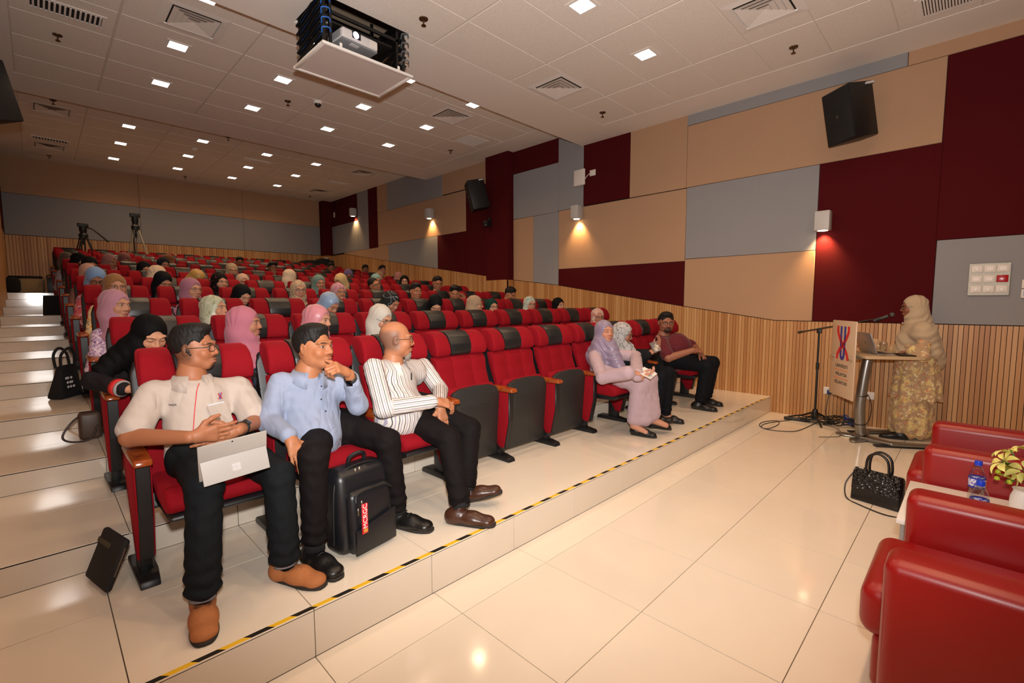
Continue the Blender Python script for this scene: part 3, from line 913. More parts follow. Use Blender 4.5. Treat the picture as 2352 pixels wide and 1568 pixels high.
def hair_mat(name, col=(20, 17, 16)):
    k = NT(name); k.p.inputs['Roughness'].default_value = .62; k.p.inputs['Specular IOR Level'].default_value = .25
    c = k.obj(); mp = k.n('ShaderNodeMapping'); mp.inputs['Scale'].default_value = (1, 1, .25); k.set(mp.inputs[0], c)
    nz = k.noise(mp.outputs[0], 190, 3, .7)
    b = srgb(*col); k.base(k.mix(nz, tuple(x*.4 for x in b[:3])+(1,), tuple(min(1, x*1.7) for x in b[:3])+(1,)))
    k.bump(nz, .35, .004); return k.m
def cloth(name, col, pat=None, rough=.8, sheen=.1, wrinkle=.35, satin=False):
    """pat = list of (scale, threshold, colour, softness[, kind])"""
    k = NT(name); p = k.p; o = k.obj()
    c = srgb(*col) if len(col) == 3 else col
    wn = k.noise(o, 9, 3, .55)
    v = k.mix(k.noise(o, 3.5, 2), tuple(x*.9 for x in c[:3])+(1,), c)
    off = 0
    for q in (pat or []):
        scale, th, pc, soft = q[:4]; kind = q[4] if len(q) > 4 else 'noise'
        mp = k.n('ShaderNodeMapping'); mp.inputs['Location'].default_value = (off*3.1, off*1.7, off*2.3); k.set(mp.inputs[0], o); off += 1
        if kind == 'voro':
            vo = k.n('ShaderNodeTexVoronoi'); vo.inputs['Scale'].default_value = scale; k.set(vo.inputs['Vector'], mp.outputs[0]); h = k.math('SUBTRACT', 1., vo.outputs['Distance'])
        elif kind == 'line':
            nn = k.noise(mp.outputs[0], scale, 3, .6); h = k.math('SUBTRACT', 1., k.math('MULTIPLY', k.math('ABSOLUTE', k.math('SUBTRACT', nn, .5)), 6.))
        else: h = k.noise(mp.outputs[0], scale, 3, .62)
        m = k.n('ShaderNodeMapRange'); m.inputs['From Min'].default_value = th; m.inputs['From Max'].default_value = th+soft; k.set(m.inputs['Value'], h)
        v = k.mix(m.outputs[0], v, srgb(*pc))
    k.base(v)
    p.inputs['Roughness'].default_value = .38 if satin else rough
    p.inputs['Specular IOR Level'].default_value = .45 if satin else .25
    p.inputs['Sheen Weight'].default_value = sheen if sum(col[:3]) > 150 else 0.
    if sum(col[:3]) < 150: p.inputs['Specular IOR Level'].default_value = .12
    if wrinkle:
        mp = k.n('ShaderNodeMapping'); mp.inputs['Rotation'].default_value = (.5, .35, .6); mp.inputs['Scale'].default_value = (1.5, .45, .8); k.set(mp.inputs[0], o)
        wv = k.noise(mp.outputs[0], 7, 2, .45)
        k.bump(k.math('ADD', k.math('MULTIPLY', k.math('ABSOLUTE', k.math('SUBTRACT', wv, .5)), 2.2), k.math('MULTIPLY', k.noise(o, 600, 1), .015)), wrinkle, .022)
    return k.m
def stripe_cloth(name, base, stripes, period):
    k = NT(name); at_ = k.n('ShaderNodeAttribute', attribute_name='st')
    fr = k.math('FRACT', k.math('DIVIDE', at_.outputs['Fac'], period)); v = srgb(*base)
    for lo, hi, col in stripes:
        m = k.math('MULTIPLY', k.math('GREATER_THAN', fr, lo), k.math('LESS_THAN', fr, hi)); v = k.mix(m, v, srgb(*col))
    k.base(v); k.p.inputs['Roughness'].default_value = .8; k.p.inputs['Specular IOR Level'].default_value = .25
    k.bump(k.noise(k.obj(), 7, 2, .45), .3, .02); return k.m
# ------------------------------------------------------------------ person builder
EYE_BLACK = mat('black spectacle frame', (18, 17, 18), .3)
EYE_BROWN = mat('brown spectacle frame', (150, 92, 66), .3)
EYE_WIRE = mat('dark wire spectacle frame', (60, 56, 54), .3, .6)
LENS = NT('spectacle lens')
_tr = LENS.n('ShaderNodeBsdfTransparent'); _gl = LENS.n('ShaderNodeBsdfGlossy'); _gl.inputs['Roughness'].default_value = .03
_mx = LENS.n('ShaderNodeMixShader'); _mx.inputs[0].default_value = .06
LENS.t.links.new(_tr.outputs[0], _mx.inputs[1]); LENS.t.links.new(_gl.outputs[0], _mx.inputs[2])
LENS.t.links.new(_mx.outputs[0], LENS.t.nodes['Material Output'].inputs['Surface']); LENS = LENS.m
BELTM = mat('black leather belt', (22, 20, 20), .35)
SKINS = {}
def skin(base, **kw):
    key = (tuple(base), repr(sorted(kw.items())))
    if key not in SKINS: SKINS[key] = skin_mat('skin %d' % len(SKINS), base, **kw)
    return SKINS[key]
HAIR_BLACK = hair_mat('black hair'); HAIR_GREY = hair_mat('grey hair', (92, 86, 82))

def face_dir(hc, th, pitch=0.):
    """horizontal direction: th = degrees turned from facing the photographer towards picture right"""
    c = np.array(CAM)-hc; c[2] = 0; c = unit(c); rt = np.array([-c[1], c[0], 0.])
    if rt @ np.array(R_) < 0: rt = -rt
    d = c*math.cos(R(th))+rt*math.sin(R(th)); d = d*math.cos(R(pitch)); d[2] = math.sin(R(pitch)); return unit(d)

def add_np(parent, name, V, Q, mats, base, hl=None, st=None, label=None):
    me = np_mesh(name, V-base, Q, mats, hl, st)
    o = link(name, me, parent)
    if label: o['label'] = label
    return o

def glasses(parent, hc, Rm, m, base, shape='round', sc=1.):
    def W(p): return Vector(hc+Rm @ (np.array(p)*sc)-base)
    bm = bmesh.new(); lens = []
    for s in (-1, 1):
        pts = []
        for i in range(20):
            a = 2*PI*i/20; cx, cz = math.cos(a), math.sin(a)
            if shape == 'rect':
                e = .55; cx = math.copysign(abs(cx)**e, cx); cz = math.copysign(abs(cz)**e, cz); rx, rz = .025, .0165
            else: rx, rz = .0255, .0215
            x = s*.0335+rx*cx; z = -.004+rz*cz
            pts.append(W((x, .100-.22*max(0, abs(x)-.02)**1.0*.9, z)))
        add_tube(bm, pts, .0016 if shape != 'thick' else .0024, 6, closed=True); lens.append(pts)
        add_tube(bm, [W((s*.0585, .0885, .004)), W((s*.074, .072, .005)), W((s*.0835, .0, .004)), W((s*.082, -.02, -.008))], .0016, 6)
    add_tube(bm, [W((-.009, .1015, .001)), W((0, .1035, .004)), W((.009, .1015, .001))], .0016, 6)
    o = link('glasses', wrap_me('glasses', bm, m), parent)
    bm = bmesh.new()
    for pts in lens: bm.faces.new([bm.verts.new(p) for p in pts])
    link('lens', wrap_me('lens', bm, LENS), o)

def hair_short(parent, hc, Rm, vox, m, base, big=1., style='short', wide=1.):
    f = F(); w_ = wide
    if style == 'bald': return
    t = {'short': .006, 'quiff': .004, 'buzz': .002}[style]
    f.ell((0, -.020, .036), (.0765*w_+t, .0965+t, .086+t), .02)
    if style == 'quiff': f.ell((0, .040, .100), (.056, .045, .024), .03); f.ell((0, -.01, .108), (.058, .07, .018), .03)
    if style == 'short': f.ell((0, .020, .098), (.062, .066, .028), .03)
    f.ell((0, .130, -.003), (.087, .078, .092), .026, op=-1)
    for s in (-1, 1):
        f.ell((s*.085, .052, -.012), (.03, .052, .070), .012, op=-1)
        f.ell((s*.088, .0, -.038), (.03, .030, .048), .012, op=-1)
    f.ell((0, .05, -.125), (.14, .12, .10), .02, op=-1)
    f.ell((0, -.08, -.135), (.12, .10, .075), .015, op=-1)
    def post(P, D):
        am = .0016 if style != 'buzz' else .0006
        return D + am*np.sin(P[..., 0]*330+np.sin(P[..., 1]*150)*1.5)*np.sin(P[..., 1]*170+P[..., 2]*60)
    V, Q = f.mesh(vox, post)
    V = hc+(V*big)@Rm.T
    add_np(parent, 'hair', V, Q, [m], base)

def shoe(parent, heel, toe, m, sole_m, base, L=.28, w=.05, h=.085, tilt=0., name='shoe', loafer=False, extra=None):
    heel = np.array(heel, float); toe = np.array(toe, float); fw = toe-heel; fw = unit(fw); rt = unit(np.cross(fw, (0, 0, 1))); up = np.cross(rt, fw)
    f = F()
    f.ell((0, .035, .040), (w*.80, .050, h*.62), .02)
    f.cone((0, .05, .038), (0, L*.55, .036), w*.80, w*.86, .03, fl=((0, 0, 1), 1.05))
    f.cone((0, L*.5, .034), (0, L-w*.95, .026), w*.92, w*.92, .03, fl=((0, 0, 1), 1.55))
    if not loafer: f.cone((0, .06, .05), (0, .075, h+.012), w*.72, w*.62, .03)
    else: f.ell((0, .09, .085), (w*.62, .085, .05), .012, op=-1)
    if loafer:
        f.ell((0, L*.56, .052), (w*.70, L*.17, .026), .015)
    def post(P, D): return np.maximum(D, .004-P[..., 2])
    V, Q = f.mesh(.0055, post)
    T = lambda A: heel+A[:, [0]]*rt+A[:, [1]]*fw+A[:, [2]]*up
    V = relax(V, Q, 1, .4)
    o = add_np(parent, name, T(V), Q, [m], base)
    bm = bmesh.new(); pl = []
    for i in range(28):
        a = 2*PI*i/28; s_, c_ = math.sin(a), math.cos(a)
        y = L*.5-c_*L*.515; ww = w*(.80 if y < L*.4 else .80+.24*min(1, (y-L*.4)/(L*.3)))
        x = ww*math.copysign(abs(s_)**.62, s_); pl.append((x, y))
    vs = add_prism(bm, pl, 0, .016, 'z', bev=.003, seg=1)
    for v in vs:
        p = np.array(v.co); v.co = Vector(heel+p[0]*rt+p[1]*fw+p[2]*up-base)
    link('sole', wrap_me('sole', bm, sole_m), o)
    if extra: extra(o, lambda p: Vector(heel+p[0]*rt+p[1]*fw+p[2]*up-base))
    return o

def collar(parent, nc, axis, fwd, m, base, r=.074, h=.044, open_=22):
    ax = unit(axis); fw = unit(np.asarray(fwd, float)-ax*np.dot(fwd, ax)); rt = np.cross(fw, ax)
    bm = bmesh.new(); n = 22; rows = []
    for i in range(n+1):
        a = R(open_ + (360-2*open_)*i/n)
        d = fw*math.cos(a)+rt*math.sin(a)
        fr = max(0, math.cos(a))
        ring = []
        for (rr, hh) in ((r+.004, -.012), (r-.002, h), (r+.006, h+.004), (r+.034+.016*fr, -.004-.034*fr**2), (r+.026+.01*fr, -.012-.03*fr**2)):
            ring.append(bm.verts.new(Vector(np.asarray(nc)+d*rr+ax*hh-base)))
        rows.append(ring)
    for A, B in zip(rows, rows[1:]):
        for q in range(4): bm.faces.new((A[q], B[q], B[q+1], A[q+1]))
    bmesh.ops.recalc_face_normals(bm, faces=bm.faces[:])
    return link('collar', wrap_me('collar', bm, m), parent)

def person(label, base, hc, fwd, sk, group=None, roll=0., neck=None, chest=None, belly=None, pelvis=None, sh=None, el=None, wr=None, hip=None, kn=None, an=None,
           top=None, bottom=None, sleeves='long', build=1., fem=True, hijab=None, hair=None, hairm=None, glass=None, hands=None, vox=.012, hvox=.005, armr=(.052, .045, .036, .030), legr=(.084, .060, .046), skirt=False,
           bigh=1., beard3=None, stripe=False, wide=1., drape=1., cape=None, smile=0., name='person', collar_m=None, ft=None, cuff=(.012, .012), tuck=False, belly_r=None, cuffz=None, cat='person', bfwd=(0, -1, 0)):
    base = np.array(base, float); hc = np.array(hc, float)
    root = thing(name, label, cat, tuple(base), 0, group)
    Rm = head_rot(fwd, roll)
    A = lambda p: np.array(p, float)
    bf = unit(A(bfwd)); br = np.cross(bf, (0, 0, 1.))       # br: the person's right
    neck = A(neck) if neck is not None else hc+A((0, 0, -.165))-bf*.035
    chest = A(chest) if chest is not None else neck+A((0, 0, -.20))-bf*.0
    belly = A(belly) if belly is not None else chest+A((0, 0, -.20))+bf*.05
    pelvis = A(pelvis) if pelvis is not None else A((belly[0], belly[1], base[2]+.52))
    sw = .165*build if fem else .190*build
    sh = [A(s) for s in sh] if sh is not None else [chest+br*sw+A((0, 0, .125)), chest-br*sw+A((0, 0, .125))]
    el = [A(s) for s in el] if el is not None else [sh[0]+br*.06+A((0, 0, -.26))+bf*.10, sh[1]-br*.06+A((0, 0, -.26))+bf*.10]
    wr = [A(s) for s in wr] if wr is not None else [el[0]*.2+pelvis*.8+bf*.26+br*.07+A((0, 0, .06)), el[1]*.2+pelvis*.8+bf*.26-br*.07+A((0, 0, .06))]
    hip = [A(s) for s in hip] if hip is not None else [pelvis+br*.09, pelvis-br*.09]
    kn = [A(s) for s in kn] if kn is not None else [A((*(pelvis+bf*.44+br*.11)[:2], base[2]+.50)), A((*(pelvis+bf*.44-br*.11)[:2], base[2]+.50))]
    an = [A(s) for s in an] if an is not None else [A((*(pelvis+bf*.46+br*.10)[:2], base[2]+.09)), A((*(pelvis+bf*.46-br*.10)[:2], base[2]+.09))]
    # ---- body: head (fine), hands (fine), core and arms, one object
    parts = []
    kw = dict(ears=hijab is None, wide=round(wide, 2), smile=round(smile, 1))
    V, Q = head_mesh(hvox, **kw)
    parts.append((hc+(V*bigh)@Rm.T, Q, V))
    f = F(); tr = .6
    f.cone(hc+Rm @ A((0, -.02, -.06)), neck+A((0, 0, -.02)), .054*bigh, .058*bigh, .03)
    f.cone(neck, chest, .06, .085*tr+.02, .04); f.cone(chest, belly, .09, .09, .03); f.cone(belly, pelvis, .09, .10, .03)
    a0, a1, a2, a3 = armr
    for s in (0, 1):
        f.cone(chest+A((0, 0, .09)), sh[s], .05, a0*.8, .03)
        f.chain([sh[s], el[s]], [a0*.85, a1*.9], .02); f.cone(el[s], wr[s], a1*.92, a3*.92, .015)
        f.chain([hip[s], kn[s], an[s]], [legr[0]*.75, legr[1]*.75, .036], .03)
        if ft: f.cone(an[s]+A((0, 0, -.01)), an[s]+unit(ft[s])*.12+A((0, 0, -.055)), .036, .026, .02)
    V2, Q2 = f.mesh(max(vox*1.0, .009)); parts.append((V2, Q2, np.tile((0, 0, -9.), (len(V2), 1))))
    if hands:
        for s, h in enumerate(hands):
            if h is None: continue
            fh = hand(h['fwd'], h['palm'], (-1 if s == 0 else 1)*h.get('flip', 1), h.get('size', 1. if not fem else .92), h.get('curl', (.35, .5, .4)), h.get('spread', .1), h.get('thumb', .5), h.get('fingers'))
            V3, Q3 = fh.mesh(h.get('vox', .0036)); V3 = relax(V3, Q3, 1, .4)+wr[s]+unit(h['fwd'])*.012
            parts.append((V3, Q3, np.tile((0, 0, -9.), (len(V3), 1))))
    off = 0; Vs, Qs, Hs = [], [], []
    for v, q, h in parts: Vs.append(v); Qs.append(q+off); Hs.append(h); off += len(v)
    add_np(root, 'body', np.concatenate(Vs), np.concatenate(Qs), [sk], base, hl=np.concatenate(Hs))
    # ---- clothes
    B_ = build
    f = F(); prims = []
    dep = 1.28 if fem else 1.36
    f.cone(chest+A((0, 0, .01)), belly, .142*B_, (belly_r or .138*B_), .03, fl=(bf, dep))
    f.cone(belly, (pelvis if not tuck else belly*.52+pelvis*.48), (belly_r or .138*B_), (.150 if not tuck else .135)*B_, .03, fl=(bf, 1.2 if not belly_r else 1.05))
    f.cone(sh[0]*.78+sh[1]*.22+A((0, 0, -.045)), sh[1]*.78+sh[0]*.22+A((0, 0, -.045)), .082*B_, .082*B_, .03)
    for s in (0, 1): f.cone(neck+A((0, 0, -.045)), sh[s]*.9+sh[1-s]*.1+A((0, 0, -.004)), .052, .050*B_, .03)
    f.cone(neck+A((0, 0, -.05)), chest, .062, .11, .03)
    if fem:
        for s in (-1, 1): f.ell(chest+bf*.080*B_+br*s*.070+A((0, 0, -.03)), (.066, .055, .066), .04)
    slv = []
    for s in (0, 1):
        if sleeves == 'long':
            w1 = wr[s]+unit(el[s]-wr[s])*cuff[s]
            f.chain([sh[s], el[s]], [a0+.010, a1+.011], .025); f.cone(el[s], w1, a1+.011, (a3+.012) if not skirt else a3+.03, .02)
        else:
            e1 = sh[s]+(el[s]-sh[s])*.80; f.cone(sh[s], e1, a0+.012, a1+.026, .03)
    if skirt:
        mk_ = (kn[0]+kn[1])/2
        for s in (0, 1): f.chain([hip[s], kn[s], an[s]+A((0, 0, .06))], [.10*B_, .078, .070], .05)
        f.cone(mk_, (an[0]+an[1])/2+A((0, 0, .05)), .085, .095, .05); f.cone(pelvis, mk_, .12, .075, .05)
    amp = .0022 if vox < .011 else .004
    wk = np.random.RandomState(int(abs(hc[0]*1000+hc[1]*77)) % 9999).uniform(.8, 1.25, 3)
    def crease(P, D):
        near = np.abs(D) < .03
        a = np.sin(P[..., 2]*95*wk[0]+P[..., 0]*45*wk[1]+2.2*np.sin(P[..., 0]*21+P[..., 1]*17))*np.sin(P[..., 1]*33*wk[2]-P[..., 0]*27+P[..., 2]*14)
        return D+amp*a*near
    V, Q = f.mesh(vox, crease)
    st = None
    if stripe:
        segs = [(chest+A((0, 0, .05)), belly, .19, np.cross(A((0, 0, 1.)), bf))]
        for s in (0, 1):
            for p, q, r_ in ((sh[s], el[s], .075), (el[s], wr[s], .06)):
                d = unit(q-p); n_ = unit(np.cross(d, (-.55, -.75, .35))); segs.append((p, q, r_, n_))
        best = np.full(len(V), 9.); st = np.zeros(len(V))
        for (p, q, r_, n_) in segs:
            ba = q-p; t = np.clip(((V-p)@ba)/(ba@ba), 0, 1); pr = p+t[:, None]*ba
            d = np.linalg.norm(V-pr, axis=1)/r_; m = d < best; best[m] = d[m]
            ang = (V-pr)@n_
            st[m] = ang[m]+.5
    add_np(root, 'dress' if skirt else 'shirt', V, Q, [top], base, st=st)
    if not skirt:
        f = F()
        l0, l1, l2 = legr
        f.cone(hip[0]+A((0, 0, .01)), hip[1]+A((0, 0, .01)), .108*B_, .108*B_, .03); f.cone(belly*.35+pelvis*.65, pelvis, .128*B_, .13*B_, .03, fl=(bf, 1.15))
        for s in (0, 1):
            ank = an[s]+unit(kn[s]-an[s])*.035 if cuffz is None else an[s]+unit(kn[s]-an[s])*cuffz
            f.chain([hip[s], kn[s], ank], [l0+.006, l1+.006, l2+.010], .025)
        def tcrease(P, D):
            o_ = crease(P, D); w_ = 0.
            for s in (0, 1):
                for c, rr, am_ in ((an[s], .17, .0075), (kn[s], .15, .0035)):
                    r2 = ((P-c)**2).sum(-1); w_ = w_+am_*np.exp(-r2/(rr*rr*.5))
            return o_+w_*np.sin(P[..., 2]*105+1.6*np.sin(P[..., 0]*38+P[..., 1]*23)+P[..., 0]*20)*(np.abs(D) < .03)
        V, Q = f.mesh(vox, tcrease)
        add_np(root, 'trousers', V, Q, [bottom], base)
    if tuck:
        c_ = belly*.30+pelvis*.70+A((0, 0, .012)); wa = .139*B_; ring = [Vector(c_+br*wa*math.cos(2*PI*i/28)+bf*(wa/1.12+.006)*math.sin(2*PI*i/28)+A((0, 0, -.02*math.sin(2*PI*i/28)))-base) for i in range(28)]
        bm = bmesh.new(); add_tube(bm, ring, .017, 6, closed=True); o = link('belt', wrap_me('belt', bm, BELTM), root)
        p_ = ring[7]; bm = bmesh.new(); add_box(bm, (-.022, -.004, -.018), (.022, .004, .018), .002, 1, Matrix.Translation(p_+Vector(bf)*.017) @ Matrix.Rotation(math.atan2(bf[0], -bf[1]), 4, 'Z')); link('buckle', wrap_me('buckle', bm, CHROME), o)
    # ---- head wear
    H = lambda p: hc+Rm @ (A(p)*bigh)
    if hijab is not None:
        f = F()
        f.ell(H((0, -.020, .030)), A((.089, .109, .099))*bigh, .03, rot=Rm)
        f.ell(H((0, -.022, -.045)), A((.086, .090, .095))*bigh, .03, rot=Rm)
        f.ell(H((0, .012, -.100)), A((.070, .068, .046))*bigh, .03, rot=Rm)
        cf = chest+bf*.06+A((0, 0, .05))
        f.cone(H((0, -.02, -.10)), cf, .078, .115*drape, .05, fl=(bf, 1.15))
        sx = .72*drape
        f.cone(chest+(sh[0]-chest)*sx+A((0, 0, .015)), chest+(sh[1]-chest)*sx+A((0, 0, .015)), .082, .082, .06)
        f.cone(H((0, -.06, -.08)), neck-bf*.07+A((0, 0, -.10)), .075, .10, .05)
        if cape: 
            for (p, q, ra, rb, fl) in cape: f.cone(p, q, ra, rb, .04, fl=fl)
        f.ell(H((0, .108, -.020)), A((.0555, .086, .086))*bigh, .010, op=-1, rot=Rm)
        near = vox < .013
        def folds(P, D):
            L = (P-hc)@Rm/bigh
            r = np.sqrt(L[..., 0]**2+(L[..., 1]-.05)**2+(L[..., 2]+.03)**2)
            low = np.clip((-.05-L[..., 2])/.05, 0, 1)
            a = np.sin(r*85+L[..., 0]*55+2.0*np.sin(L[..., 0]*19+L[..., 2]*13)+1.3*np.sin(L[..., 1]*31))*low*.0036
            ang = np.arctan2(L[..., 2]+.09, L[..., 1]+.06)
            up = np.clip((L[..., 2]+.06)/.08, 0, 1)*np.clip((.03-L[..., 1])/.05, 0, 1)
            b = np.sin(ang*22+L[..., 0]*16)*up*.0020
            return D+(a+b)*(np.abs(D) < .02)
        V, Q = f.mesh(max(hvox*1.25, .006), folds)
        add_np(root, 'hijab', V, Q, [hijab], base)
    elif hair is not None:
        hair_short(root, hc, Rm, max(.0045, hvox*.9), hairm or HAIR_BLACK, base, bigh, hair, wide)
    if glass: glasses(root, hc, Rm, glass[0], base, glass[1], bigh)
    if collar_m is not None: collar(root, neck+A((0, 0, -.042))+bf*.004, unit(hc+Rm @ A((0, -.02, -.06))-neck+A((0, 0, .12))), bf, collar_m, base)
    return root, Rm, hc, base
# ------------------------------------------------------------------ the audience
W1, W2, W3, M1, M2 = (190, 140, 112), (172, 120, 94), (146, 98, 74), (168, 114, 84), (128, 82, 58)
HJ = {}
def dim(col, f=.88): return tuple(int(c*f) for c in col)
def hj(col, pat=None, satin=False):
    col = dim(col); pat = [(q[0], q[1], dim(q[2]))+tuple(q[3:]) for q in pat] if pat else None
    key = (col, repr(pat), satin)
    if key not in HJ: HJ[key] = cloth('headscarf %d' % len(HJ), col, pat, rough=.75, sheen=.15, wrinkle=.22, satin=satin)
    return HJ[key]
def cl(col, pat=None):
    key = (col, repr(pat), 'c')
    if key not in HJ: HJ[key] = cloth('clothes %d' % len(HJ), col, [(q[0]*1.7, q[1], q[2])+tuple(q[3:]) for q in pat] if pat else None, wrinkle=.5)
    return HJ[key]
DARKP = cl((30, 30, 34))
